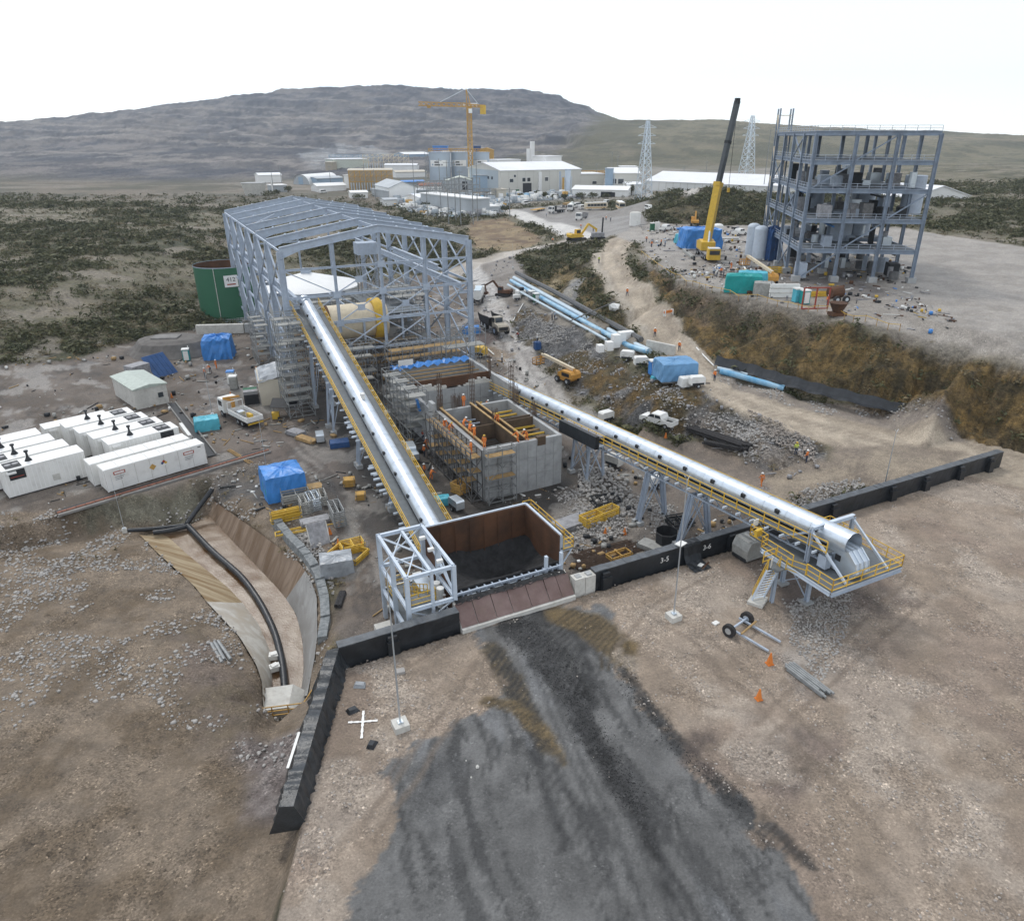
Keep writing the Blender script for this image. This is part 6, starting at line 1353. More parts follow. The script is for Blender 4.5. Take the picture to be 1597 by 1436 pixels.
def toilet(label, u, v, m, rz=.3, m2='white_paint'):
    T = thing('portable_toilet', label, 'portable toilet', RG(u, v), rz, 'portable toilets on the site')
    MB().box(-.6,.6,-.6,.6,.05,2.15).build('cabin', m, T); MB().box(-.66,.66,-.66,.66,2.15,2.35).build('roof', m2, T); MB().box(-.45,.45,-.64,-.6,.2,2.0).build('door', m2 if rnd.random()<.4 else m, T); MB().box(-.62,.62,-.62,.62,0,.08).build('base', 'dark', T); MB().tube((.45,.45,2.3),(.45,.45,2.75),.06,6).build('vent_pipe', 'white_paint', T)
    return T
toilet('green portable toilet beside the twin blue pipes', 836, 473, 'green_dark', .45); toilet('grey portable toilet left of the green one by the pipes', 829, 469, 'mix_grey', .45)
toilet('blue and white portable toilet between the trailers and the blue tent', 1018, 586, 'tarp_blue', .2); toilet('teal portable toilet in the yard below the green tank', 292, 562, 'tarp_teal', .3)
toilet('teal portable toilet at the edge of the crane platform', 1254, 474, 'tarp_teal', .2); toilet('light teal portable toilet beside the white panel on the platform edge', 1242, 471, 'tarp_cyan', .2)
toilet('green portable toilet at the top of the haul road', 1017, 360, 'green_dark', .2); toilet('white portable toilet at the top of the haul road', 1025, 359, 'white_paint', .2)
toilet('blue striped portable toilet beside the dark crates and black roofed hut', 362, 598, 'white_paint', .2, 'tarp_blue'); toilet('grey portable toilet in front of the blue striped one', 366, 606, 'pallet_grey', .2)
# ------------------------------------------------------------------ green tank
T = thing('green_tank', 'big dark green open topped tank with a white 412 sign and rusty inside', 'tank', (*G(360, 488, -2.8)[:2], -2.8), 0)
TR = 6.6
MB().tube((0,0,0),(0,0,11.6),TR,48,cap=False).build('shell', 'green_tank', T, smooth=True); MB().tube((0,0,6.5),(0,0,11.6),TR-.12,48,cap=False).build('inner_shell', 'rust', T, smooth=True)
MB().tube((0,0,8.6),(0,0,8.7),TR-.15,40).build('contents', 'rust', T); MB().tube((0,0,11.5),(0,0,11.68),TR+.08,48,cap=False).build('rim', 'steel', T)
a = math.radians(-88); MB().bx((TR*math.cos(a),TR*math.sin(a)-.05,5.8),(.12,.1,11.4)).build('seam_strip', 'concrete_pale', T)
a = math.radians(-58); sgn = MB().bx((0,0,0),(3.0,.08,2.6)).build('sign_board', 'white_clean', T, ((TR+.22)*math.cos(a),(TR+.22)*math.sin(a),8.6), a+math.pi/2)
text('412', 1.35, sgn, (0,-.06,.35), (math.radians(90),0,0), 'dark'); MB().bx((0,-.05,-.7),(1.9,.02,.28)).build('sign_line', 'sign_red', sgn)
m = MB()
for k in range(24): a = 2*math.pi*k/24; m.beam((TR*1.01*math.cos(a),TR*1.01*math.sin(a),-.2),(TR*1.01*math.cos(a),TR*1.01*math.sin(a),.4),.25)
m.build('base_clips', 'green_dark', T); MB().tube((0,0,-1.6),(0,0,0),TR+.5,40).build('plinth', 'concrete', T)
rail([(-9,-7.4,-.3),(8,-7.4,-.3)], 1.0, 1.5, .05).build('pipe_rail', 'green_tank', T)
for k in range(3): MB().tube((-9,-7.0-.4*k,-.6),(9,-7.0-.4*k,-.6),.14,8).build('feed_pipe', 'steel', T)
T = thing('concrete_kerb_wall', 'long pale concrete beam wall in front of the green tank', 'concrete wall', RG(345, 520), .12); MB().box(-5,5,-.5,.5,0,2.0).build('stem', 'concrete_pale', T); MB().box(5.2,9,-.5,.7,0,2.0).build('stem', 'concrete', T)
T = thing('grey_covered_mound', 'dark grey canvas covered mound with a flat concrete top in the left yard', 'mound', RG(272, 548), .1)
m = MB()
for i, (s_q, z) in enumerate(((1.35,0),(1.1,1.2),(.95,2.4),(.75,2.9),(.1,2.9))):
    for k in range(20): a = 2*math.pi*k/20; m.v.append((7*s_q*math.cos(a)*(1+.08*math.sin(5*a)), 5*s_q*math.sin(a)*(1+.06*math.cos(3*a)), z))
m.f = [(i*20+k,i*20+(k+1)%20,(i+1)*20+(k+1)%20,(i+1)*20+k) for i in range(4) for k in range(20)]; m.build('canvas', mat('canvas',(.14,.13,.12),.85,0,.25,.7,bump=.6), T); MB().bx((-1,0,3.0),(5,3,.3)).build('top_slab', 'concrete_dark', T)
# ------------------------------------------------------------------ stock piles of materials
def stack(label, u, v, rz, dims, n, m, name='frame_stack', cat='stacked frames', grp=None, fr=True):
    w, d, h = dims; T = thing(name, label, cat, RG(u, v), rz, grp); t = h/n
    me_ = MB()
    if fr: me_.box(-w/2,w/2,-d/2,-d/2+.1,0,t*.55).box(-w/2,w/2,d/2-.1,d/2,0,t*.55).box(-w/2,-w/2+.1,-d/2+.1,d/2-.1,0,t*.55).box(w/2-.1,w/2,-d/2+.1,d/2-.1,0,t*.55).box(-.05,.05,-d/2+.1,d/2-.1,0,t*.5)
    else: me_.box(-w/2,w/2,-d/2,d/2,0,t*.8)
    me_ = me_.mesh('layer', m)
    for k in range(n): put('layer', me_, T, (rnd.uniform(-.06,.06), rnd.uniform(-.06,.06), .05+k*t), rnd.uniform(-.03,.03))
    for x in (-w/2+.1, w/2-.1):
        for y in (-d/2+.05, d/2-.05): MB().beam((x,y,0),(x,y,h+.3),.07).build('corner_post', 'scaffold', T)
    return T
g_ = 'grey metal frame stacks beside the access track'
stack('grey frame stack nearest the blue tarpaulin with wide black slots', 462, 783, .45, (3.2,1.7,1.5), 5, 'pallet_grey', grp=g_)
stack('upright grey frame stack in the middle of the row, second one', 478, 795, .45, (1.3,2.4,1.6), 6, 'pallet_grey', grp=g_)
stack('pale topped grey frame stack, third in the row', 490, 790, .45, (1.3,2.6,1.6), 6, 'galv', grp=g_)
stack('grey frame stack at the back of the row, fourth', 500, 783, .45, (1.4,2.6,1.3), 5, 'pallet_grey', grp=g_)
stack('ladder like grey frame stack at the right end of the row', 527, 812, .45, (1.3,3.4,2.0), 9, 'scaffold', grp=g_)
stack('low flat bundle of grey boards in front of the frame stacks', 492, 815, .45, (3.2,1.4,.5), 3, 'mix_grey', 'board_stack', 'board stack', fr=False)
stack('brown plywood sheets leaning behind the frame stacks', 490, 768, .45, (2.2,1.6,.9), 4, 'timber', 'board_stack', 'board stack', fr=False)
stack('yellow lattice beams laid in a long row across the track edge', 485, 825, .42, (7.6,.9,.35), 2, 'yellow', 'beam_stack', 'beam stack')
stack('yellow trellis panels standing near the thin poles', 447, 812, .5, (3.4,.5,1.5), 5, 'yellow', 'beam_stack', 'trellis stack')
stack('broad pile of bright yellow scaffold planks beside the grey sheeted crate', 543, 868, -.35, (3.6,2.6,.7), 6, 'yellow', 'plank_pile', 'plank pile')
stack('upper round part of the bright yellow plank pile', 550, 858, .5, (2.4,1.7,1.0), 6, 'yellow', 'plank_pile', 'plank pile')
stack('rusty brown timber offcuts lying along the dark track', 478, 688, -.6, (3.6,1.2,.5), 3, 'timber', 'timber_pile', 'timber pile', fr=False)
stack('grey shutters stacked left of the timber offcuts', 462, 678, -.6, (2.6,1.6,.6), 3, 'mix_grey', 'board_stack', 'board stack', fr=False)
stack('yellow brown pallet by the track below the conveyor', 545, 757, .2, (1.4,1.2,1.0), 4, 'ochre', 'pallet_stack', 'pallet stack', fr=False)
stack('smaller yellow pallet lower down beside the conveyor track', 563, 778, .2, (1.2,1.1,.8), 3, 'ochre', 'pallet_stack', 'pallet stack', fr=False)
stack('large pile of yellow formwork beams at the foot of the cell block', 722, 765, .9, (2.6,1.7,1.4), 7, 'ochre', 'beam_stack', 'beam stack')
stack('bright yellow formwork beams stacked on the rubble in front of the cell block', 935, 812, .62, (5.0,1.4,1.3), 6, 'yellow', 'beam_stack', 'beam stack')
stack('grey and brown scrap timber left of the yellow formwork beams', 893, 818, .6, (4.5,2.2,.6), 4, 'mix_grey', 'timber_pile', 'timber pile', fr=False)
stack('small yellow scrap heap by the black wall near the hopper rail', 965, 868, .5, (2.6,1.2,.5), 3, 'ochre', 'timber_pile', 'timber pile')
stack('pale planks by the black wall beside the octagonal bin', 1018, 856, .9, (1.6,3.0,.5), 4, 'pallet_grey', 'board_stack', 'board stack', fr=False)
stack('dark scrap heap on the brown ground under the right conveyor', 1060, 818, .3, (2.6,2.0,.9), 4, 'dark', 'scrap_heap', 'scrap heap')
stack('dark scrap heap beside the rubble left of the trestle', 945, 785, .3, (3.2,2.2,.8), 4, 'dark', 'scrap_heap', 'scrap heap')
stack('yellow frame beside the excavated ground right of the steel tower', 1215, 425, .1, (4.5,2.0,1.2), 3, 'yellow', 'beam_stack', 'beam stack')
stack('long yellow beam on the platform edge near the red frame', 1275, 462, .1, (7,1.2,.9), 2, 'yellow', 'beam_stack', 'beam stack')
stack('white flat panels leaning on the platform edge', 1222, 464, .0, (5,.5,2.4), 3, 'white_paint', 'board_stack', 'panel stack', fr=False)
def bundle(label, a, b, n, r, m, name='pipe_bundle', cat='pipes', spread=.3, grp=None, layers=2, fan=0):
    A_, B_ = Vector(RG(*a)), Vector(RG(*b)); d = (B_-A_); rz = math.atan2(d.y, d.x); T = thing(name, label, cat, A_, rz, grp); L = d.length; dz = B_.z-A_.z
    for k in range(n):
        l = k % layers; x = (k//layers-(n/layers)/2)*spread; j = rnd.uniform(-.2, .2); MB().tube((j, x, r+l*r*1.8), (L+j+rnd.uniform(-.3,.3), x*(1+fan)+rnd.uniform(-.1,.1), r+l*r*1.8+dz), r, 7).build('bar' if r < .08 else 'pipe', m, T)
    return T
bundle('stack of black pipes lying at the foot of the rock bank behind the pickup', (1080,674), (1168,698), 9, .17, 'rubber', spread=.42)
bundle('loose black pipes crossing the stack behind the pickup', (1100,692), (1166,702), 4, .16, 'rubber', spread=.4)
bundle('dark rebar bundle lying along the hopper side of the black wall', (898,884), (1000,850), 22, .035, 'rebar', 'rebar_bundle', 'rebar', .16)
bundle('second rebar bundle lying above the first by the yellow hopper rail', (895,868), (985,846), 18, .035, 'rebar', 'rebar_bundle', 'rebar', .16)
bundle('grey steel sections stacked on the gravel at the lower right', (1232,1040), (1290,1085), 10, .10, 'scaffold', 'steel_bundle', 'steel sections', .2)
bundle('white conduit leaning on the rock slope left of the pipe bench', (799,505), (815,475), 1, .12, 'white_paint', 'conduit', 'conduit', layers=1)
bundle('white pipe lying near the yellow skid by the frame corner', (752,537), (772,555), 1, .16, 'white_paint', 'conduit', 'conduit', layers=1)
bundle('dark half pipes lying on gravel left of the channel', (338,1003), (355,1030), 3, .16, 'scaffold', 'half_pipes', 'pipes', layers=1)
bundle('dark rolled liner beside the gabion wall', (524,950), (533,928), 2, .22, 'rubber', 'liner_roll', 'roll', layers=1)
bundle('grey hoses running down the bank below the crane platform', (1038,418), (1048,444), 3, .15, 'mix_grey', 'hose_run', 'hoses', layers=1)
bundle('brown planks beside the red kerb trench end', (358,702), (392,722), 5, .06, 'timber', 'plank_bundle', 'planks', .25)
# octagonal black bin
T = thing('octagonal_bin', 'black octagonal steel bin standing behind the wall near the mast', 'bin', RG(1038, 850), .2)
MB().tube((0,0,0),(0,0,1.7),1.15,8,cap=False).tube((0,0,0),(0,0,1.6),1.05,8,cap=False).build('shell', 'dark', T); MB().tube((0,0,.1),(0,0,.2),1.1,8).build('floor', 'rust', T); MB().tube((0,0,1.62),(0,0,1.76),1.2,8,cap=False).build('rim', 'scaffold_dark', T)
T = thing('mixer_pump', 'greenish grey machine parked against the pad side of the black wall', 'machine', RG(1166, 868), .5)
MB().prof([(-1.1,.3),(1.1,.3),(1.2,1.3),(.7,2.1),(-.8,2.1),(-1.2,1.3)], -1.0, 1.0).build('hood', 'pallet_grey', T); MB().bx((0,0,.3),(2.4,1.7,.3)).build('skid', 'dark', T)
for x in (-.7, 0, .7): MB().bx((x,0,2.12),(.3,1.4,.12)).build('roof_slat', 'concrete_pale', T)
MB().tube((.6,1.1,.3),(.6,1.4,.3),.35,10).build('wheel', 'rubber', T)
T = thing('draped_liner', 'sheet of black liner hanging over the wall and lying on the gravel', 'liner sheet', W(22.1, -.1, 0), AN)
mb = MB(); prf = [(.7,1.9),(0,1.92),(-.12,1.7),(-.22,.8),(-.5,.25),(-1.2,.08),(-1.9,.06)]
for i in range(6):
    for j, (y, z) in enumerate(prf): mb.v.append((i*.38, y+.05*math.sin(i*2+j), z+.03*math.sin(i*3+j*2)))
n_ = len(prf); mb.f = [(i*n_+j,i*n_+j+1,(i+1)*n_+j+1,(i+1)*n_+j) for i in range(5) for j in range(n_-1)]; mb.build('sheet', 'black_liner', T)
MB().bx((1.2,-1.2,.16),(.55,.4,.08),.4).build('paper', 'white_paint', T); MB().bx((-.1,.3,1.98),(1.0,.7,.08),.3).build('paper', 'white_paint', T)
tag(MB().bx((0,0,.06),(1.5,.14,.1)).build('steel_bar', 'rust', None, RG(1100,883), .95), 'short rusty bar lying on the gravel near the draped liner', 'steel bar')
tag(MB().bx((0,0,.05),(.55,.4,.1)).build('paper_bag', 'white_paint', None, RG(1116,972), .6), 'white paper scrap lying on the gravel left of the axle', 'paper scrap')
tag(MB().bx((0,0,.1),(.6,.5,.2)).build('stone_slab', 'rock', None, RG(625,1048), .3), 'flat grey stone on the gravel between mast and bund', 'stone')
for (u, v, s) in ((745,1196,.35),(735,1212,.18),(727,1186,.14)):
    vv, ff = RPV[2]; m = MB(); m.v = [tuple(q*s) for q in vv]; m.f = ff; tag(m.build('pale_stone', 'concrete_pale', None, RG(u, v)), {745:'largest pale stone on the dark coal stained pad',735:'small pale stone below the largest one on the coal pad',727:'smallest pale stone left of the largest one on the coal pad'}[u], 'stone', 'pale stones on the coal pad')
def cone(label, u, v, h=.95, m='orange'):
    T = thing('traffic_cone', label, 'cone', RG(u, v), .3, 'orange traffic cones')
    MB().tube((0,0,.05),(0,0,h),.26*h,12,r2=.05).build('cone_body', m, T); MB().bx((0,0,.03),(.5*h,.5*h,.06)).build('base', m, T); MB().tube((0,0,h*.5),(0,0,h*.68),.16*h,12,r2=.115*h).build('reflective_band', 'white_clean', T)
cone('orange traffic cone on the gravel right of the loose axle', 1200, 1035, 1.0); cone('orange traffic cone nearest the bottom right of the pad', 1183, 1090, .9)
for i, (u, v, lb) in enumerate(((530,820,'orange cone at the end of the ladder frame stack'),(515,833,'orange cone beside the tilted table form'),(528,850,'small orange cone by the yellow plank pile'),(565,855,'orange cone right of the yellow plank pile'),(944,833,'orange cone on the ground left of the trestle'),(974,833,'orange cone at the foot of the trestle'),(1038,683,'orange cone behind the white pickup'),(945,655,'orange cone below the small light tower'),(400,578,'orange cone in the left yard near the tents'),(268,620,'orange cone by the cable trench'),(360,618,'orange cone in front of the striped toilet'))): cone(lb, u, v, .8)
T = thing('tilted_table_form', 'grey table form leaning beside the rubble near the yellow beams', 'formwork', RG(497, 845), .5)
MB().quad8([(-1,-1.1,0),(1,-1.1,0),(1,-1.0,0),(-1,-1.0,0),(-1,.3,2.2),(1,.3,2.2),(1,.4,2.2),(-1,.4,2.2)]).build('panel', 'mix_grey', T); MB().beam((1,-1,0),(1.05,.3,2.2),.1).beam((-1,-1,0),(-1.05,.3,2.2),.1).build('edge_beam', 'concrete_pale', T)
# loose axle
p1, p2 = RG(1136, 992), RG(1164, 972); T = thing('loose_axle', 'loose axle frame with two black tyres lying on the gravel by the stairs', 'axle', p1, heading(p1, p2)); AL = math.dist(p1[:2], p2[:2])
for x in (0, AL):
    w_ = MB().tube((x-.16,0,.55),(x+.16,0,.55),.55,20).build('tyre', 'rubber', T, smooth=True); MB().tube((x-.18,0,.55),(x+.18,0,.55),.27,14).build('rim', 'galv', w_, smooth=True)
MB().beam((.1,0,.55),(AL-.1,0,.55),.14).build('axle_beam', 'steel', T)
for x in (.45, AL-.35): MB().beam((x,.5,.45),(x+.1,-3.2,.2),.14).build('frame_rail', 'steel', T)
MB().beam((.3,-.9,.6),(AL+.1,-.75,.6),.13).build('timber_beam', 'timber', T); MB().tube((.2,-.3,.5),(.2,.25,.5),.22,10).build('brake_drum', 'steel', T)
# ------------------------------------------------------------------ vehicles.  x forward, origin on the ground
def wheel(T, x, y, r, w, name='wheel'):
    o = MB().tube((x,y-w/2,r),(x,y+w/2,r),r,14).build(name, 'rubber', T, smooth=True); MB().tube((x,y-w/2-.02,r),(x,y+w/2+.02,r),r*.5,10).build('rim', 'galv', o); return o
def between(a, b):   # rear pixel, front pixel -> ground centre and heading
    A_, B_ = RG(*a), RG(*b); c = ((A_[0]+B_[0])/2, (A_[1]+B_[1])/2); return (c[0], c[1], gz(*c)+.02), heading(A_, B_)
def pickup(label, a, b, m='white_paint', grp='white pickups on the site', sc=1.0):
    loc, rz = between(a, b); T = thing('pickup_truck', label, 'pickup', loc, rz, grp)
    MB().prof([(2.65,.45),(2.65,.95),(2.45,1.10),(1.35,1.2),(1.35,.45)], -.9, .9).build('bonnet', m, T)
    MB().prof([(1.35,.45),(1.35,1.2),(.75,1.75),(-.75,1.78),(-1.0,1.25),(-1.0,.45)], -.9, .9).build('cab', m, T)
    MB().prof([(1.28,1.24),(.78,1.68),(-.68,1.70),(-.88,1.27)], -.915, .915).build('side_glass', 'glass', T); MB().box(.1,.2,-.925,.925,1.2,1.75).build('door_pillar', m, T)
    MB().quad((1.37,-.75,1.24),(1.37,.75,1.24),(.83,.68,1.72),(.83,-.68,1.72)).build('windscreen', 'glass', T); MB().bx((0,0,1.8),(1.4,1.5,.05)).build('roof', 'white_clean', T)
    MB().box(-2.6,-1.02,-.9,-.82,.5,1.2).box(-2.6,-1.02,.82,.9,.5,1.2).box(-2.65,-2.6,-.9,.9,.5,1.2).build('bed_sides', m, T); MB().box(-2.6,-1.02,-.82,.82,.5,.75).build('bed_floor', 'dark', T)
    for x in (1.75, -1.65):
        for y in (-.82, .82): wheel(T, x, y, .38, .26)
    MB().box(2.6,2.72,-.88,.88,.4,.62).build('bumper', 'mix_grey', T)
    for y in (-.7, .7): MB().box(2.62,2.68,y-.15,y+.15,.75,.95).build('headlight', 'galv', T); 
    if sc != 1: T.scale = (sc,)*3
    return T
pickup('white crew cab pickup parked on the bench behind the right conveyor', (1052,682), (1000,668))
pickup('white pickup in the left yard beside the covered mound', (238,545), (256,560))
pickup('white pickup at the top of the haul road near the crane', (1028,362), (1048,358))
pickup('white pickup parked beside the blue sheeted shelter and steel tower', (1145,368), (1160,366))
def boxveh(T, L, Wd, parts): pass
def van(label, a, b, m='white_paint', L=4.8, H=1.9, grp='parked cars and vans by the buses'):
    loc, rz = between(a, b); T = thing('parked_van', label, 'van', loc, rz, grp)
    MB().prof([(L/2,.35),(L/2,.95),(L/2-.9,1.1),(L/2-1.5,H),(-L/2+.15,H),(-L/2,1.0),(-L/2,.35)], -.9, .9).build('body', m, T); MB().prof([(L/2-1.0,1.15),(L/2-1.5,H-.15),(-L/2+.25,H-.15),(-L/2+.15,1.15)], -.92, .92).build('side_glass', 'glass', T)
    for x in (L/2-.9, -L/2+.9):
        for y in (-.82, .82): wheel(T, x, y, .34, .22)
    return T
for i, (u, v) in enumerate(((893,325),(901,323),(909,327),(946,318),(820,320),(1012,330))): van(('white van next to the mixer truck','white car second from the mixer truck','white van next to the orange bus','white car between the two buses','white van by the roller door of the main hall','white car right of the buses')[i], (u-4,v), (u+4,v-1))
van('small white van on the road behind the steel frame roof ridge', (498,302), (510,301), grp='small vans behind the frame')
van('white van on the left dirt road above the frame', (440,296), (452,298), grp='small vans behind the frame')
def bus(label, a, b):
    loc, rz = between(a, b); T = thing('bus', label, 'bus', loc, rz, 'cream buses in the parking ground'); L, Wd, H = 10.5, 2.5, 3.1
    MB().prof([(L/2,.4),(L/2,1.6),(L/2-.3,H),(-L/2,H),(-L/2,.4)], -Wd/2, Wd/2).build('body', mat('bus_cream',(.62,.55,.42),.5), T)
    for k in range(6): MB().box(-L/2+.7+k*1.5,-L/2+2.05+k*1.5,-Wd/2-.02,Wd/2+.02,1.6,2.6).build('window', 'glass', T)
    MB().box(L/2-.02,L/2+.02,-1.1,1.1,1.5,2.7).build('windscreen', 'glass', T); MB().box(-L/2,L/2,-Wd/2-.015,Wd/2+.015,.9,1.15).build('stripe', 'orange_machine', T); MB().box(-L/2+.2,L/2-.4,-Wd/2+.2,Wd/2-.2,H,H+.12).build('roof', 'white_clean', T)
    for x in (-3.2, 3.4):
        for y in (-1.1, 1.1): wheel(T, x, y, .48, .3)
bus('cream bus with orange stripe, left of the two parked buses', (916,328), (943,327)); bus('cream bus parked at the right, nearest the pylon', (955,326), (982,325))
def cab(T, x, m='white_paint', H=2.9, Wd=2.4, D=1.7):
    MB().prof([(x+D,.7),(x+D,1.7),(x+D-.25,H),(x,H),(x,.7)], -Wd/2, Wd/2).build('cab', m, T); MB().quad((x+D+.02,-Wd/2+.15,1.72),(x+D+.02,Wd/2-.15,1.72),(x+D-.2,Wd/2-.2,H-.2),(x+D-.2,-Wd/2+.2,H-.2)).build('windscreen', 'glass', T)
    MB().box(x+.35,x+D-.35,-Wd/2-.02,Wd/2+.02,1.7,H-.35).build('side_window', 'glass', T)
def chassis(T, x0, x1, axles, r=.5, Wd=2.3):
    MB().box(x0,x1,-.5,.5,.6,.95).build('chassis', 'dark', T)
    for x in axles:
        for y in (-Wd/2+.1, Wd/2-.1): wheel(T, x, y, r, .4)
# crane flatbed truck
loc, rz = between((408,672), (347,640)); T = thing('crane_truck', 'white flatbed truck with an orange loader crane folded behind its cab', 'truck', loc, rz)
cab(T, 2.9, 'white_paint', 2.9, 2.4, 1.9); chassis(T, -4.6, 3.2, (3.6,-1.6,-2.9), .5)
MB().box(-4.7,1.2,-1.25,1.25,1.0,1.15).build('bed_floor', 'mix_grey', T)
for a in ((-4.7,1.2,-1.3,-1.2),(-4.7,1.2,1.2,1.3),(-4.8,-4.7,-1.3,1.3),(1.2,1.3,-1.3,1.3)): MB().box(*a,1.1,1.8).build('bed_side', 'white_paint', T)
MB().beam((1.3,-1.2,1.8),(1.3,-1.2,2.8),.1).beam((1.3,1.2,1.8),(1.3,1.2,2.8),.1).beam((1.3,-1.2,2.8),(1.3,1.2,2.8),.1).build('headboard', 'white_paint', T)
MB().beam((2.0,0,1.0),(2.0,0,2.6),.45).beam((2.0,-.2,2.6),(2.2,1.3,3.3),.32).beam((2.2,1.3,3.3),(2.3,-1.3,3.0),.26).build('loader_crane', 'orange_machine', T)
MB().bx((-1.2,.4,1.5),(1.0,.9,.8)).build('load', 'galv', T); MB().bx((-2.8,-.2,1.45),(1.2,.5,.6)).build('load', 'yellow', T); MB().tube((.3,0,1.5),(-.6,0,1.5),.3,10).build('load', 'mix_grey', T)
MB().box(-4.86,-4.8,-1.2,1.2,.7,.95).build('tail_bar', 'yellow', T)
# articulated dump truck
loc, rz = between((752,506), (790,532)); T = thing('dump_truck', 'beige articulated dump truck with a dark muddy body on the wet haul track', 'dump truck', loc, rz); bg = mat('muddy_beige', (.42,.38,.31), .6, 0, .1, 1, dirt=.6)
MB().prof([(5.2,1.0),(5.2,1.9),(4.8,2.2),(2.9,2.35),(2.9,1.0)], -1.2, 1.2).build('bonnet', bg, T); MB().prof([(2.9,1.2),(2.9,2.3),(2.7,3.4),(1.3,3.4),(1.2,1.2)], -.95, .95).build('cab', bg, T)
MB().box(1.5,2.6,-.98,.98,2.3,3.2).build('side_window', 'glass', T); MB().quad((2.93,-.8,2.35),(2.93,.8,2.35),(2.75,.8,3.3),(2.75,-.8,3.3)).build('windscreen', 'glass', T); MB().box(5.2,5.26,-1.0,1.0,1.1,1.8).build('grille', 'dark', T)
MB().prof([(.8,1.5),(1.1,3.1),(.4,3.2),(-3.6,2.9),(-5.2,3.1),(-4.2,1.5)], -1.6, -1.45).prof([(.8,1.5),(1.1,3.1),(.4,3.2),(-3.6,2.9),(-5.2,3.1),(-4.2,1.5)], 1.45, 1.6).prof([(.8,1.5),(1.1,3.1),(.95,3.1),(.65,1.5)], -1.45, 1.45).box(-4.3,.7,-1.45,1.45,1.45,1.7).build('dump_body', 'rubber', T)
MB().box(-4.5,5,-.5,.5,.8,1.3).build('chassis', 'dark', T)
for x in (3.9, -1.3, -3.1):
    for y in (-1.25, 1.25): wheel(T, x, y, .9, .65)
# tank truck, mixer, tipper, flatbed in parking ground
loc, rz = between((742,488), (752,452)); T = thing('tank_truck', 'white and pale blue tank truck on the haul track by the frame', 'tank truck', loc, rz)
cab(T, 2.6); chassis(T, -4.4, 3.0, (3.3,-1.6,-3.0)); MB().tube((-4.3,0,2.1),(2.0,0,2.1),1.15,18).build('tank', 'white_paint', T, smooth=True); MB().box(-4.2,1.9,-.8,.8,3.1,3.28).build('top_walk', 'pipe_pale', T)
loc, rz = between((898,322), (882,338)); T = thing('mixer_truck', 'white concrete mixer truck standing behind the grey tipper', 'mixer truck', loc, rz); cab(T, 2.6); chassis(T, -4.2, 3, (3.3,-1.6,-2.9))
MB().tube((-3.8,0,2.9),(-1.2,0,2.3),.7,16,r2=1.25).tube((-1.2,0,2.3),(1.8,0,1.9),1.25,16,r2=.7).build('drum', 'white_paint', T, smooth=True); MB().tube((-1.3,0,2.33),(-1.0,0,2.27),1.28,16).build('drum_band', 'green_dark', T); MB().beam((-3.6,0,2.6),(-4.6,0,1.6),.5,.1).build('chute', 'mix_grey', T)
loc, rz = between((917,340), (897,346)); T = thing('tipper_truck', 'white cab tipper truck with grey body, nearest in the parking ground', 'truck', loc, rz); cab(T, 2.6); chassis(T, -4.2, 3, (3.3,-1.6,-2.9))
MB().box(-4.2,2.3,-1.25,-1.15,1.1,2.5).box(-4.2,2.3,1.15,1.25,1.1,2.5).box(-4.3,-4.2,-1.25,1.25,1.1,2.5).box(2.2,2.3,-1.15,1.15,1.1,2.7).box(-4.2,2.2,-1.15,1.15,1.05,1.2).build('tipper_body', 'mix_grey', T); MB().box(-4,2,-1.1,1.1,1.2,2.2).build('load', 'spoil', T)
loc, rz = between((880,330), (856,334)); T = thing('flatbed_truck', 'white cab truck with a dark boom on its bed in the parking ground', 'truck', loc, rz); cab(T, 2.6); chassis(T, -4.6, 3, (3.3,-1.8,-3.1))
MB().box(-4.6,2.2,-1.2,1.2,1.0,1.2).build('bed_floor', 'dark', T); MB().bx((1.3,0,2.0),(1.0,1.6,1.8)).build('pump_unit', 'dark', T); MB().beam((1.3,0,2.9),(-3.8,0,1.8),.35).build('boom', 'mix_grey', T)
loc, rz = between((855,326), (822,334)); T = thing('lowbed_trailer', 'long low yellow brown trailer left of the white cab truck', 'trailer', loc, rz); MB().box(-5,5,-1.3,1.3,.7,.95).build('bed_floor', 'ochre', T)
for x in (-4, -3, -2): wheel(T, x, -1.0, .45, .3); wheel(T, x, 1.0, .45, .3)
loc, rz = between((878,324), (893,321)); T = thing('loaded_trailer', 'trailer with timber load behind the mixer truck', 'trailer', loc, rz); MB().box(-4,4,-1.2,1.2,.8,1.0).build('bed_floor', 'mix_grey', T); MB().box(-3.5,3.5,-1,1,1.0,1.9).build('load', 'timber', T)
for x in (-3, -2, 3): wheel(T, x, -1.0, .45, .3); wheel(T, x, 1.0, .45, .3)
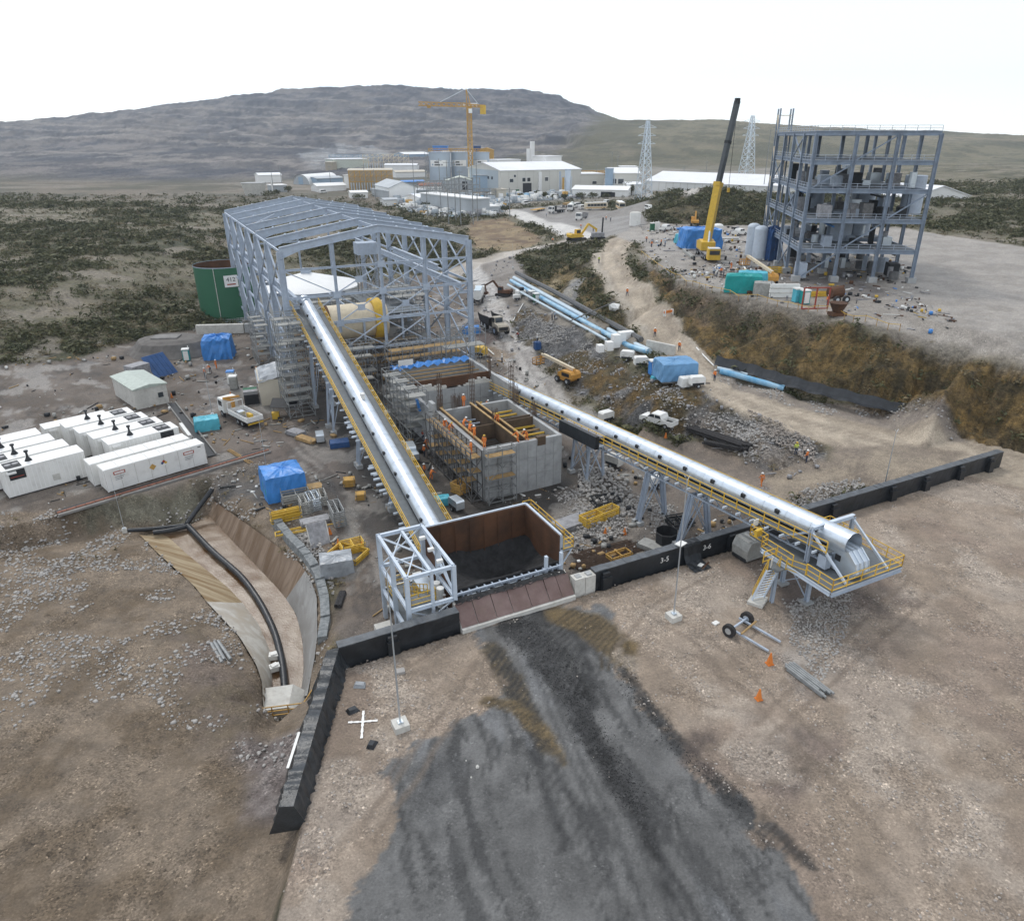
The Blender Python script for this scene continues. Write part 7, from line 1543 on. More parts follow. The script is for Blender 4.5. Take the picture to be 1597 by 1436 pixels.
# boom lifts
def boomlift(label, loc, rz, m, boomm, L=7.5, raise_=.0, cage=True):
    T = thing('boom_lift', label, 'boom lift', loc, rz, 'orange boom lifts'); 
    MB().box(-1.5,1.5,-1.0,1.0,.5,1.0).build('chassis', m, T)
    for x in (-1.2, 1.2):
        for y in (-1.1, 1.1): wheel(T, x, y, .55, .4)
    MB().prof([(-2.2,1.05),(1.2,1.05),(1.2,1.7),(.3,2.2),(-1.8,2.2),(-2.2,1.8)], -1.1, 1.1).build('turntable', m, T); MB().box(-1.6,.2,-1.13,1.13,1.3,1.9).build('engine_panel', 'dark', T)
    b0 = Vector((-1.6,0,2.5)); b1 = Vector((L,0,2.6+raise_)); MB().beam(b0, b1, .42, .5).build('boom', boomm, T); MB().beam(b0+(b1-b0)*.6+Vector((0,0,.02)), b1+Vector((.6,0,0)), .3, .34).build('boom_extension', boomm, T)
    MB().beam((-2.0,0,1.6),(-1.5,0,2.6),.4,.5).build('boom_knuckle', m, T); MB().beam((b1.x+.6,0,b1.z),(b1.x+.9,0,b1.z-1.5),.2).build('jib', m, T)
    rail([(b1.x+.9,-.9,b1.z-1.9),(b1.x+1.9,-.9,b1.z-1.9),(b1.x+1.9,.9,b1.z-1.9),(b1.x+.9,.9,b1.z-1.9),(b1.x+.9,-.9,b1.z-1.9)], 1.1, 1.0, .05).build('basket', m, T); MB().box(b1.x+.9,b1.x+1.9,-.9,.9,b1.z-2.0,b1.z-1.9).build('basket_floor', 'dark', T)
    return T
pa, pb = RG(884,606), RG(856,588); boomlift('orange boom lift with a pale boom on the rocky haul track', pa, heading(pa, pb), 'orange_machine', 'cream', 6.0, .8)
pa, pb = RG(1196,444), RG(1150,425); boomlift('tan boom lift behind the teal tent on the crane platform', pa, heading(pa, pb), 'orange_machine', 'cream', 9.5, 1.2)
# small yellow skid machine near the frame corner
T = thing('yellow_compressor', 'boxy yellow machine behind the right corner column of the steel frame', 'compressor', RG(745, 556), -.4)
MB().prof([(-1.7,.5),(1.7,.5),(1.7,1.7),(1.3,2.1),(-1.5,2.1),(-1.7,1.7)], -1, 1).build('hood', 'yellow', T); MB().box(-1.6,1.6,-1.02,1.02,.6,1.1).build('side_panel', 'dark', T)
for x in (-1.1, 1.1):
    for y in (-.9, .9): wheel(T, x, y, .4, .3)
# excavators
def excavator(label, u, v, rz, m, sc=1.0, reach=1.0):
    T = thing('excavator', label, 'excavator', RG(u, v), rz, 'excavators on the site')
    for y in (-1.2, 1.2):
        MB().prof([(-2.2,.1),(2.2,.1),(2.5,.5),(2.2,.95),(-2.2,.95),(-2.5,.5)], y-.3, y+.3).build('track', 'rubber', T)
    MB().prof([(-2.4,1.1),(1.6,1.1),(1.6,1.6),(-.2,1.9),(-2.2,2.2),(-2.6,1.8)], -1.3, 1.3).build('house', m, T); MB().prof([(.0,1.6),(1.6,1.6),(1.5,3.0),(.1,3.0)], .2, 1.3).build('cab', m, T); MB().box(.2,1.45,.18,1.32,2.0,2.85).build('cab_glass', 'glass', T)
    MB().beam((1.2,-.3,1.6),(3.6*reach,-.3,4.4),.4,.55).build('boom', m, T); MB().beam((3.6*reach,-.3,4.4),(6.4*reach,-.3,2.8),.35,.5).build('boom', m, T); MB().beam((6.4*reach,-.3,3.1),(6.0*reach,-.3,.9),.3,.4).build('arm', m, T)
    MB().prof([(5.6*reach,.9),(6.4*reach,.9),(6.6*reach,.2),(5.9*reach,0),(5.4*reach,.4)], -.9, .3).build('bucket', 'rust', T); T.scale = (sc,)*3
    return T
excavator('yellow excavator beside the wet road junction reaching right', 899, 376, .5, 'yellow', 1.15)
excavator('small dark brown excavator working at the top end of the twin pipes', 786, 462, 2.8, 'rust', .8)
excavator('brown machine with arm near the crane base under the mound', 1083, 352, 1.4, 'orange_machine', .9)
T = thing('drill_rig', 'grey drill rig with short mast parked right of the yellow excavator', 'drill rig', RG(932, 373), .1); MB().box(-1.8,1.8,-1,1,.6,1.9).build('body', 'mix_grey', T); MB().beam((1.2,0,.5),(1.4,0,6.0),.4).build('mast', 'dark', T)
for y in (-1, 1): MB().box(-2,2,y-.25,y+.25,0,.7).build('track', 'rubber', T)
T = thing('telehandler', 'white and red machine below the sheeted stacks left of the haul trench', 'telehandler', RG(812, 462), .3); MB().box(-1.2,1.2,-.7,.7,.5,1.4).build('body', 'white_paint', T); MB().box(-.3,.7,-.5,.5,1.4,2.2).build('cab', 'glass', T)
for x in (-.8,.8): wheel(T, x, -.7, .4, .3); wheel(T, x, .7, .4, .3)
# light towers / small trailers
def genset(label, u, v, rz=.2, m='white_paint', sc=1.0, tow=False):
    T = thing('trailer_generator', label, 'generator trailer', RG(u, v), rz, 'small trailer generators'); MB().prof([(-1.1,.5),(1.1,.5),(1.1,1.5),(.9,1.7),(-.9,1.7),(-1.1,1.5)], -.6, .6).build('hood', m, T); MB().box(-.9,.9,-.62,.62,.5,.8).build('base_panel', 'dark', T); MB().beam((1.1,0,.5),(2.1,0,.45),.12).build('drawbar', 'dark', T)
    for y in (-.65,.65): wheel(T, 0, y, .33, .2)
    if tow: MB().tube((-.9,0,1.7),(-.9,0,5.5),.08,8).build('light_mast', 'galv', T)
    T.scale = (sc,)*3; return T
genset('white trailer generator at the foot of the right conveyor bench', 945, 652, .6); genset('white trailer generator below the lower end of the twin pipes', 978, 563, 2.8, tow=False); genset('white trailer generator between the pipes and the blue toilet', 999, 572, .1)
genset('white trailer generator with hose left of the round tent', 1086, 603, .2); genset('white trailer generator near the top end of the pipe bench', 806, 468, .2, sc=.8)
genset('white trailer generator under the second trestle', 1022, 760, .5); genset('pale trailer generator between the first trestle legs', 957, 728, 2.4, 'concrete_pale')
genset('silver machine on the dark track left of the conveyor', 500, 690, 1.9, 'galv', .9); genset('silver machine under the right rail of the left conveyor', 640, 712, 1.9, 'galv', 1.1); genset('silver machine right of the left conveyor, nearer the hopper', 646, 718, 2.0, 'galv', .8)
genset('silver drum machine behind the dump hopper', 712, 795, 2.2, 'galv', .9); genset('small silver machine left of the trestle footing', 603, 655, 2.0, 'galv', .8)
# ------------------------------------------------------------------ mobile crane
base = Vector(RG(1100, 400)); fr = Vector(RG(1126, 420)); rz = math.atan2(fr.y-base.y, fr.x-base.x)
T = thing('mobile_crane', 'yellow telescopic mobile crane with a dark raised boom on the platform', 'mobile crane', base, rz)
MB().box(-5,7.5,-1.3,1.3,.9,1.5).build('carrier', 'mix_grey', T); MB().prof([(7.4,.6),(9.6,.6),(9.6,1.7),(9.3,2.9),(7.4,2.9)], -1.35, 1.35).build('carrier_cab', 'yellow', T); MB().box(9.58,9.66,-1.1,1.1,1.7,2.6).build('windscreen', 'glass', T); MB().box(7.6,9.4,-1.2,1.2,2.9,3.1).build('cab_roof', 'white_paint', T)
for x in (-4,-2.4,2.4,4.2,6.2):
    for y in (-1.2, 1.2): wheel(T, x, y, .65, .5)
for x in (-4.8, 5.2): MB().box(x-.2,x+.2,-3.6,3.6,.7,1.0).build('outrigger', 'mix_grey', T)
for x in (-4.8, 5.2):
    for y in (-3.5, 3.5): MB().tube((x,y,-.2),(x,y,.8),.25,8).build('outrigger_foot', 'dark', T)
MB().prof([(-3.4,1.6),(2.2,1.6),(2.2,3.4),(-1,3.8),(-3.4,3.2)], -1.6, 1.6).build('superstructure', 'yellow', T); MB().box(-4.6,-3.3,-1.5,1.5,1.6,3.2).build('counterweight', 'mix_grey', T)
# boom: through image points at constant distance plane
q0 = Vector(base)+Vector((0,0,3.0)); yb = base.y+2.0
j1 = Vector(V(1120, 288, yb+1.5)); j2 = Vector(V(1150, 158, yb+3.5)); inv = Matrix.Rotation(-rz, 3, 'Z')
l0, l1, l2 = (inv@(q-base) for q in (q0, j1, j2))
MB().beam(l0, l1, 1.5, 1.7).build('boom_base', 'yellow', T); MB().beam(l1-(l1-l0)*.02, l2, .95, 1.05).build('boom_extension', mat('boom_grey',(.07,.08,.085),.5), T)
l3 = l1+(l2-l1)*.5; MB().beam(l3, l3+(l2-l1).normalized()*.6, 1.1, 1.2).build('boom_collar', 'dark', T); MB().beam(l1-(l1-l0)*.03, l1+(l2-l1).normalized()*.5, 1.65, 1.85).build('boom_collar', 'yellow', T)
MB().tube(l0+Vector((2.2,0,-1.0)), l0+(l1-l0)*.4, .28, 10).build('luffing_ram', 'galv', T); MB().bx(l2, (1.2,1.0,1.2)).build('boom_head', 'dark', T)
MB().tube(l2+Vector((.5,0,0)), l2+Vector((.5,0,-18)), .05, 5).build('hoist_rope', 'dark', T); MB().bx(l2+Vector((.5,0,-18.4)), (.6,.5,1.0)).build('hook_block', 'yellow', T)
# ------------------------------------------------------------------ twin pipes on the bench
g2 = 'large pale blue pipes on the bench'
PLt = [(797,438,1.9),(850,468,2.2),(905,499,2.5),(950,524,2.8),(982,542,3.1)]
for i, (du, dv, r, m, lb) in enumerate(((5,-1,.55,'pipe_pale','pale blue upper pipe of the three on the bench'),(0,3,.48,'pipe_blue','bright blue middle pipe on the bench'),(-5,8,.28,'pipe_pale','thin pale lower pipe along the bench edge'))):
    pipeline([(u+du,v+dv,z) for u,v,z in PLt[:5 if i < 2 else 4]]+([(1012,553,3.2)] if i < 2 else []), r, 'bench_pipe', m, lb, 'pipe', group=g2, n=14)
o = pipeline([(805,428,3.2),(860,456,3.5),(915,487,3.7),(960,512,4.0),(1000,534,4.2)], .5, 'cable_tray', 'scaffold_dark', 'dark cable tray running above the blue pipes along the cut', 'cable tray', n=6)
T = thing('white_valve_boxes', 'group of white boxes over the pipes at their lower end', 'valve boxes', RG(962, 546), .35)
for x, y, w_, h in ((-1.0,0,1.3,1.6),(.5,.6,1.2,1.8),(1.9,1.4,1.7,1.6),(-2.8,-1.4,1.1,.9),(-4.6,-1.8,1.0,.6)): MB().box(x,x+w_,y-.6,y+.6,.2,h+.8).build('box', 'white_clean', T)
T = thing('white_cover_sheet', 'white wrapped pump on the rocks between pipes and haul road', 'wrapped pump', RG(958, 482), 0); vv, ff = RPV[1]; m = MB(); m.v = [tuple(q*3.0) for q in vv]; m.f = ff; m.build('wrap', 'white_paint', T); MB().beam((-9,-6,-1),(0,0,1.4),.16).build('steel_prop', 'scaffold_dark', T)
T = thing('concrete_wing_wall', 'pale concrete wing wall where the pipes pass under the haul road', 'concrete wall', RG(1008, 550), -.75); MB().box(0,5.5,-.25,.25,0,2.2).build('wall', 'concrete_pale', T)
pipeline([(1122,583,3.4),(1150,590,3.0),(1185,600,2.4),(1222,610,2.0)], .45, 'road_pipe', 'pipe_blue', 'bright blue pipe in the gutter beside the haul road', 'pipe', n=12)
pipeline([(1118,577,3.6),(1160,586,3.0),(1165,588,3.0)], .3, 'road_pipe', 'pipe_pale', 'short pale pipe above the bright blue one in the road gutter', 'pipe', n=12)
pipeline([RG(*q_) for q_ in ((1086,543),(1098,556),(1114,572))], .11, 'road_edge_pipe', 'white_paint', 'thin white pipe along the inner edge of the haul road', 'pipe', raw=True)
T = thing('lined_gutter', 'black lined gutter along the foot of the ochre cut slope', 'gutter', (0,0,0)); mb = MB(); L = [(1112,572,3.8),(1160,584,3.3),(1210,600,2.7),(1270,617,2.2),(1340,634,1.7),(1425,654,1.2)]
QQ = [np.array(G(*p)) for p in L]; P = []
for a, b in zip(QQ[:-1], QQ[1:]): P += [a+(b-a)*k/8 for k in range(8)]
for k, p in enumerate(P):
    d = P[min(k+1, len(P)-1)]-P[max(0, k-1)]; d = d/np.linalg.norm(d); nn = np.array([-d[1], d[0], 0])
    if nn[1] < 0: nn = -nn
    for (a, z) in ((-.4,.05),(.2,-.15),(.8,-.05),(1.3,.5),(1.7,1.0)): q_ = p+nn*a; mb.v.append((q_[0], q_[1], p[2]+z+.35+.12*math.sin(k*1.3+a)))
mb.f = [(k*5+j,(k+1)*5+j,(k+1)*5+j+1,k*5+j+1) for k in range(len(P)-1) for j in range(4)]; mb.build('liner', 'black_liner', T)
# fence along platform crest
T = thing('edge_fence', 'low tape and post fence along the crest of the cut', 'fence', (0,0,0)); prev = None
for a, b in zip(CREST[:-3], CREST[1:-2]):
    for q_ in range(5):
        u = a[0]+(b[0]-a[0])*q_/5; v = a[1]+(b[1]-a[1])*q_/5; p = Vector(RG(u, v)); MB().beam(p, p+Vector((0,0,1.1)), .08).build('post', 'timber', T)
        if prev: MB().beam(prev+Vector((0,0,.95)), p+Vector((0,0,.95)), .06).build('tape', 'rail_yellow', T)
        prev = p
T = thing('red_steel_frame', 'rectangular rust red steel frame standing at the platform edge', 'steel frame', RG(1270, 482), .05)
for x in (-2.1, 0, 2.1): MB().box(x-.1,x+.1,-.1,.1,0,3.4).build('upright', 'red_steel', T)
for z in (0, 3.3): MB().box(-2.0,2.0,-.08,.08,z,z+.18).build('cross_bar', 'red_steel', T)
T = thing('rusty_machine', 'rusty red concrete bucket and hopper at the right of the platform edge', 'machine', RG(1305, 492), .2); MB().tube((0,0,.6),(0,0,2.0),.7,12,r2=1.4).build('bucket', 'rust', T); MB().bx((0,0,.3),(2.4,1.6,.5)).build('skid', 'rust', T)
T = thing('rusty_machine', 'rusty brown drum machine behind the person on the platform', 'machine', RG(1300, 470), .2); MB().tube((-1,0,1.4),(1.2,0,1.6),1.0,14).build('drum', 'rust', T); wheel(T, -.5, -1.6, .6, .4); wheel(T, 1.2, -1.6, .6, .4)

T = thing('road_barrier', 'small orange and white barrier at the right edge of the haul road', 'barrier', RG(1042, 492), .6)
MB().box(-1.1,1.1,-.08,.08,.5,.95).build('board', 'orange', T); MB().box(-1.0,-.9,-.3,.3,0,1.1).box(.9,1.0,-.3,.3,0,1.1).build('legs', 'white_paint', T)
# ------------------------------------------------------------------ storeyed steel tower at the right
C0 = Vector(RG(1240, 438)); L0 = Vector(RG(1201, 405)); dv = (L0-C0); rz = math.atan2(dv.y, dv.x)      # local x goes away along the left face
T = thing('process_tower_frame', 'multi storey blue grey steel tower frame with open floors right of the crane', 'steel tower', C0, rz)
bayx, bayy = dv.length/3*1.02, 7.0; NXB, NYB = 4, 3; FHs = [0, 5.6, 11.0, 16.2, 21.0, 25.8]
yd = -1
inv_ = Matrix.Rotation(-rz, 3, 'Z'); R1 = inv_@(Vector(RG(1292, 432))-C0)
yd = 1 if R1.y > 0 else -1
def lv(i, j): return (i*bayx+(-.25*bayx if (i == 0 and 0 < j < NYB) else 0)*0, yd*j*bayy)
for i in range(NXB+1):
    for j in range(NYB+1):
        if 0 < i < NXB and 0 < j < NYB and (i+j) % 2: continue
        x, y = lv(i, j); MB().ibeam((x,y,0),(x,y,FHs[-1]),.5,.6,.08,(0,1,0)).build('column', 'steel_dark', T); MB().bx((x,y,.4),(1.5,1.5,1.3)).build('footing', 'concrete', T)
for z in FHs[1:]:
    for i in range(NXB+1):
        x, y = lv(i, 0); x2, y2 = lv(i, NYB); MB().ibeam((x,y,z),(x2,y2,z),.4,.7,.07).build('floor_beam', 'steel_dark', T)
    for j in range(NYB+1):
        x, y = lv(0, j); x2, y2 = lv(NXB, j); MB().ibeam((x,y,z+.02),(x2,y2,z+.02),.38,.62,.07).build('floor_beam', 'steel_dark', T)
    if z < 26:
        for i in range(NXB):
            for j in range(NYB):
                if (i*3+j*2+int(z)) % 4: 
                    x, y = lv(i, j); MB().box(x+.3,x+bayx-.3,min(y,y+yd*bayy)+.3,max(y,y+yd*bayy)-.3,z+.36,z+.45).build('floor_panel', 'deck', T)
        rail([(*lv(0,0),z+.3),(*lv(NXB,0),z+.3)], 1.0, 2.2, .04).build('handrail', 'steel', T); rail([(*lv(0,0),z+.3),(*lv(0,NYB),z+.3)], 1.0, 2.2, .04).build('handrail', 'steel', T)
for k, (z0, z1) in enumerate(zip(FHs[:-1], FHs[1:])):
    i = (k % 2)*2+1; x, y = lv(i, 0); MB().beam((x+.3,y,z0+.4),(x+bayx-.3,y,z1-.4),.22).build('brace', 'steel_dark', T); MB().beam((x+.3,y+.05,z1-.4),(x+bayx-.3,y+.05,z0+.4),.21).build('brace', 'steel_dark', T)
    x, y = lv(0, k % NYB); MB().beam((x,y+yd*.3,z0+.4),(x,y+yd*(bayy-.3),z1-.4),.22).build('brace', 'steel_dark', T)
for (i, j, z, h, r) in ((1.5,1.5,5.7,6,2.2),(2.6,2.4,5.7,9,2.4),(1.5,3.3,11.4,7,2.0),(3.2,1.2,11.4,5,1.8)):
    x, y = i*bayx, yd*j*bayy; MB().tube((x,y,z),(x,y,z+h),r,18).build('vessel', 'steel', T, smooth=True)
r_q = random.Random(4)
for k in range(95):
    i, j, z = r_q.uniform(.1, NXB-.2), r_q.uniform(.1, NYB-.2), r_q.choice(FHs[:4]); x, y = i*bayx, yd*j*bayy; w_, h = r_q.uniform(.8, 3), r_q.uniform(.8, 3.2)
    (MB().bx((x,y,z+.5+h/2),(w_,w_*.7,h)) if k % 3 else MB().tube((x,y,z+.5),(x,y,z+.5+h),w_*.4,10)).build('equipment', ('mix_grey','scaffold_dark','galv','steel','dark')[k % 5], T)
for k in range(24):
    z = r_q.choice(FHs[1:4])-r_q.uniform(.8, 1.6); x0_ = r_q.uniform(.2, NXB-2)*bayx; y = yd*r_q.uniform(.1, NYB)*bayy; MB().tube((x0_,y,z),(x0_+r_q.uniform(6, 14),y,z),.18,6).build('pipe_run', ('galv','scaffold_dark','tarp_blue')[k % 3], T)
x, y = lv(NXB, 0)
for a in ((x+.5,y),(x+3.2,y),(x+.5,y+yd*2.7),(x+3.2,y+yd*2.7)): MB().beam((a[0],a[1],0),(a[0],a[1],31),.3).build('stair_column', 'steel_dark', T)
m = MB()
for k in range(9): z = 1+k*3.2; m.beam((x+.5,y+(k%2)*yd*2.7,z),(x+3.2,y+(k%2)*yd*2.7,z+3.0),.22,.5); m.box(x+.5,x+3.2,min(y,y+yd*2.7),max(y,y+yd*2.7),z+3.0,z+3.08)
m.build('stair_flights', 'cream', T)
for i, (u, v, lb) in enumerate(((1171,400,'tall grey silo with a rounded top, behind its twin at the tower foot'),(1182,405,'tall grey silo with a rounded top, front one at the tower foot'))):
    D = thing('silo', lb, 'silo', RG(u, v), 0, 'silos beside the steel tower'); MB().tube((0,0,.4),(0,0,6.6),1.45,20).build('shell', 'steel_light', D, smooth=True); MB().dome((0,0,6.6),1.45,.8,20,4).build('dome', 'steel_light', D, smooth=True); MB().tube((0,0,0),(0,0,.4),1.6,20).build('base_ring', 'concrete', D)
D = thing('platform_slab', 'concrete slab base under the silos with dark pit edge', 'slab', RG(1178, 412), -.2); MB().box(-7,7,-4,4,-1.2,.05).build('slab', 'concrete_dark', D)
D = thing('silo', 'small white vertical tank behind the crane boom', 'silo', RG(1118, 372), 0); MB().tube((0,0,0),(0,0,3.4),1.4,16).build('shell', 'white_paint', D, smooth=True); MB().dome((0,0,3.4),1.4,.5,16,3).build('dome', 'white_paint', D, smooth=True)
D = thing('silo', 'white tank by the trees of parked machines at the top of the haul road', 'silo', RG(990, 352), 0); MB().tube((0,0,0),(0,0,4),1.8,16).build('shell', 'white_paint', D, smooth=True); MB().dome((0,0,4),1.8,.4,16,3).build('dome', 'concrete_pale', D, smooth=True)
bundle('long white pipes lying behind the crane base', (1112,376), (1152,375), 2, .25, 'white_paint', spread=.8)
bundle('white beam lying by the boom lift on the platform', (1163,424), (1154,410), 1, .2, 'white_paint', 'beam', 'beam', layers=1)
bundle('grey pipes scattered left of the crane carrier', (1068,392), (1082,404), 4, .2, 'pallet_grey', spread=.5)
# ------------------------------------------------------------------ lattice towers
def lattice(T, h, w0, w1, n, m, r, z0=0, wb=None):
    mb = MB()
    def W_(z): return w0+(w1-w0)*(z/h)
    for sx, sy in ((-1,-1),(1,-1),(1,1),(-1,1)): MB().beam((sx*w0/2,sy*w0/2,z0),(sx*w1/2,sy*w1/2,h),r*1.6).build('leg', m, T)
    zs = [z0+(h-z0)*(1-(1-k/n)**1.25) for k in range(n+1)]
    for a, b in zip(zs[:-1], zs[1:]):
        wa, wb_ = W_(a)/2, W_(b)/2
        for s in (-1, 1):
            mb.beam((-wa,s*wa,a),(wb_,s*wb_,b),r).beam((wa,s*wa,a),(-wb_,s*wb_,b),r).beam((s*wa,-wa,a),(s*wb_,wb_,b),r).beam((s*wa,wa,a),(s*wb_,-wb_,b),r)
            mb.beam((-wb_,s*wb_,b),(wb_,s*wb_,b),r).beam((s*wb_,-wb_,b),(s*wb_,wb_,b),r)
    mb.build('lacing', m, T)
def DD(y, z=8): return y*CT-(z-CH)*ST
def pylon(label, u, vb, vt, w):
    p = RG(u, vb); h = (vb-vt)*DD(p[1])/FP/.93; T = thing('power_pylon', label, 'pylon', p, .4, 'lattice power pylons'); lattice(T, h, w, w*.18, 12, 'galv', .16)
    for k, f in enumerate((.72, .82, .92)): MB().beam((-w*.75,0,h*f),(w*.75,0,h*f),.22).beam((-w*.75,0,h*f),(0,0,h*f+1.6),.13).beam((w*.75,0,h*f),(0,0,h*f+1.6),.13).build('cross_arm', 'galv', T)
    return T, h
pylon('grey lattice power pylon left of the scrub mound', 1003, 312, 208, 6.5); pylon('grey lattice power pylon behind the crane boom at the right', 1162, 288, 198, 7.5)
# tower crane
p = G(735, 292, 8.0); D_ = DD(p[1]); px = D_/FP; T = thing('tower_crane', 'orange yellow tower crane rising above the grey tanks', 'tower crane', p, 0)
hm = (292-192)*px/.95; lattice(T, hm, 2.6, 2.6, 18, 'ochre', .30)
ja = Vector((-72*px, -10, hm+3.2)); jb = Vector((23*px, 3, hm+2.6))
def truss(a, b, w, m, r):
    a, b = Vector(a), Vector(b); n = max(4, int((b-a).length/3)); mb = MB(); up = Vector((0,0,w)); sd = (b-a).normalized().cross(Vector((0,0,1)))*w*.5
    for o in (sd, -sd, up): mb.beam(a+o, b+o, r*1.5)
    for k in range(n):
        p0, p1 = a.lerp(b, k/n), a.lerp(b, (k+1)/n); mb.beam(p0+sd, p1+up, r).beam(p0-sd, p1+up, r).beam(p0+up, p1+sd, r).beam(p0+up, p1-sd, r).beam(p0+sd, p1-sd, r)
    return mb
truss((0,0,hm+2.9), ja, 1.9, None, .28).build('jib', 'ochre', T); truss((0,0,hm+2.9), jb, 1.3, None, .28).build('counter_jib', 'ochre', T)
MB().bx((0,0,hm+1.3),(3.2,3.2,2.6)).build('slewing_unit', 'ochre', T); MB().bx((.9,-2.2,hm+.6),(2.0,1.8,2.4)).build('cab', 'white_clean', T)
mb = MB(); ah = hm+12.5
for s in (-1, 1): mb.beam((s*1.2,-1,hm+2.6),(-1.5,0,ah),.4).beam((s*1.2,1,hm+2.6),(-1.5,0,ah),.4)
mb.build('apex_frame', 'ochre', T); MB().beam((-1.5,0,ah), ja*.62+Vector((0,0,hm*.38+2.6)), .2).beam((-1.5,0,ah), jb+Vector((-3,0,1)), .2).build('tie_bar', 'galv', T)
MB().bx(jb+Vector((-1,0,-1.2)),(3.4,2.4,4.8)).build('counterweight', 'yellow', T); MB().bx(jb+Vector((-7,0,1.4)),(5,2,2)).build('winch', 'white_clean', T); MB().bx(ja*.8+Vector((0,0,hm*.2)),(2,1.6,1.2)).build('trolley', 'ochre', T)
for k in range(3): MB().bx(jb+Vector((-12+k*3.2,-.9,1.4)),(1.4,.3,1.6)).build('panel', 'white_clean', T)
# ------------------------------------------------------------------ far plant
def bld(label, a, b, hp, depth, rise=0.0, wall='beige', roof='roof_white', ridge='long', cat='building', name='plant_building', wins=(), doors=(), over=.4, z=None, panels_=0, grp=None):
    A_ = RG(*a) if z is None else G(*a, z); B_ = RG(*b) if z is None else G(*b, z); z0 = min(A_[2], B_[2]); px = DD(A_[1], z0)/FP; h = hp*px/.95; L = math.dist(A_[:2], B_[:2])
    T = thing(name, label, cat, (A_[0], A_[1], z0-.5), heading(A_, B_), grp); T['h'] = h
    MB().box(0,L,0,depth,-.8,h+.5).build('wall', wall, T)
    H = h+.5
    if rise <= 0: MB().box(-over,L+over,-over,depth+over,H,H+.4).build('roof', roof, T)
    elif ridge == 'long': MB().profx([(-over,H-.1),(-over,H+.2),(depth/2,H+rise+.2),(depth+over,H+.2),(depth+over,H-.1),(depth/2,H+rise-.1)][::-1], -over, L+over).build('roof', roof, T); MB().profx([(0,H),(depth,H),(depth/2,H+rise-.15)][::-1],.05,L-.05).build('gable', wall, T)
    else: MB().prof([(-over,H-.1),(-over,H+.2),(L/2,H+rise+.2),(L+over,H+.2),(L+over,H-.1),(L/2,H+rise-.1)], -over, depth+over).build('roof', roof, T); MB().prof([(0,H),(L,H),(L/2,H+rise-.15)],.05,depth-.05).build('gable', wall, T)
    for (fx, fz, w_, h_) in wins: 
        o = MB().box(L*fx-w_/2,L*fx+w_/2,-.12,.02,H*fz-h_/2,H*fz+h_/2).build('window', 'white_paint', T); MB().box(L*fx-w_/2+.2,L*fx+w_/2-.2,-.16,-.12,H*fz-h_/2+.2,H*fz+h_/2-.2).build('pane', 'glass', o)
    for (fx, w_, h_, m) in doors: MB().box(L*fx-w_/2,L*fx+w_/2,-.12,.02,-.2,h_).build('door', m, T)
    for k in range(panels_+1): 
        if panels_: MB().box(L*k/panels_-.1,L*k/panels_+.1,-.1,0,0,H-.2).build('cladding_joint', 'concrete_pale', T)
    return T, L, H
mat('hall_wall', (.60,.59,.54), .6, 0, .05, .05); mat('hall_gable', (.40,.46,.50), .6, 0, .06, .05); mat('far_white', (.78,.78,.76), .6, 0, .05, .1); mat('far_grey', (.42,.45,.47), .6, 0, .1, .1, dirt=.1); mat('far_blue', (.30,.40,.50), .6, 0, .1, .1); mat('far_tan', (.40,.35,.27), .7, 0, .1, .1)
T, L, H = bld('large white roofed main hall with a roller door and small windows', (781,304), (905,297), 33, 46, 3.6, 'hall_wall', 'roof_white', 'long', wins=((.28,.62,2.4,2.4),(.34,.62,2.4,2.4),(.56,.62,2.4,2.4),(.13,.60,2.6,2.2),(.17,.78,1.6,1.6)), doors=((.32,5.5,6.2,'dark'),(.20,2.2,3,'green_dark')), panels_=10)
MB().box(L*.455,L*.49,-1.2,0,0,H-1).build('white_duct', 'far_white', T)
MB().box(-.12,0,3,43,0,H).build('end_cladding', 'hall_gable', T)
for k in range(5): MB().box(-.22,-.1,10+k*5,12+k*5,H*.62,H*.74).build('window', 'glass', T)
bld('pale block rising behind the main hall roof', (850,288), (875,287), 38, 14, 0, 'far_white', 'roof_white', z=9)
bld('low beige block right of the main hall', (905,297), (941,295), 22, 20, 0, 'hall_wall', 'roof_white', wins=((.6,.5,3,2),))
bld('white sloping roof building with dark windows right of the blue silo', (950,300), (996,298), 26, 24, 2.5, 'hall_wall', 'far_white', 'long', wins=((.15,.6,3,3),(.38,.6,3.5,3)))
bld('low white shed with dark doorway in front of the blue silo', (892,308), (978,307), 11, 16, 1.6, 'far_white', 'far_white', 'long', doors=((.63,6,3.6,'dark'),(.75,2,3.4,'dark')))
bld('small white annex near the left pylon', (978,304), (1000,303), 14, 12, 1, 'far_white', 'roof_white')
bld('white lookout block on the roof right of the blue silo', (968,280), (993,280), 17, 14, 0, 'hall_wall', 'roof_white', z=10)
bld('very long low white roofed warehouse behind the scrub mound', (1006,297), (1195,300), 13, 34, 4.5, 'far_white', 'roof_white', 'long', panels_=16)
bld('long white roofed warehouse continuing to the right edge', (1200,303), (1420,312), 12, 30, 4.0, 'far_white', 'roof_white', 'long')
bld('grey shed with a white roof strip in front of the main hall', (739,338), (764,334), 24, 46, .0, 'far_grey', 'far_white')
bld('small pale kiosk beside the grey shed', (762,334), (778,332), 10, 8, 0, 'far_grey', 'far_white'); bld('tan transformer block left of the main hall corner', (776,312), (790,311), 14, 8, 0, 'beige', 'beige')
bld('open canopy building with pale green roof before the tanks', (695,296), (738,296), 12, 18, 2.2, 'far_grey', mat('green_white_roof',(.62,.66,.58),.6), 'across', doors=((.7,3,5,'dark'),))
bld('pale block between canopy and main hall gable', (738,298), (775,300), 22, 18, 0, 'far_blue', 'far_grey')
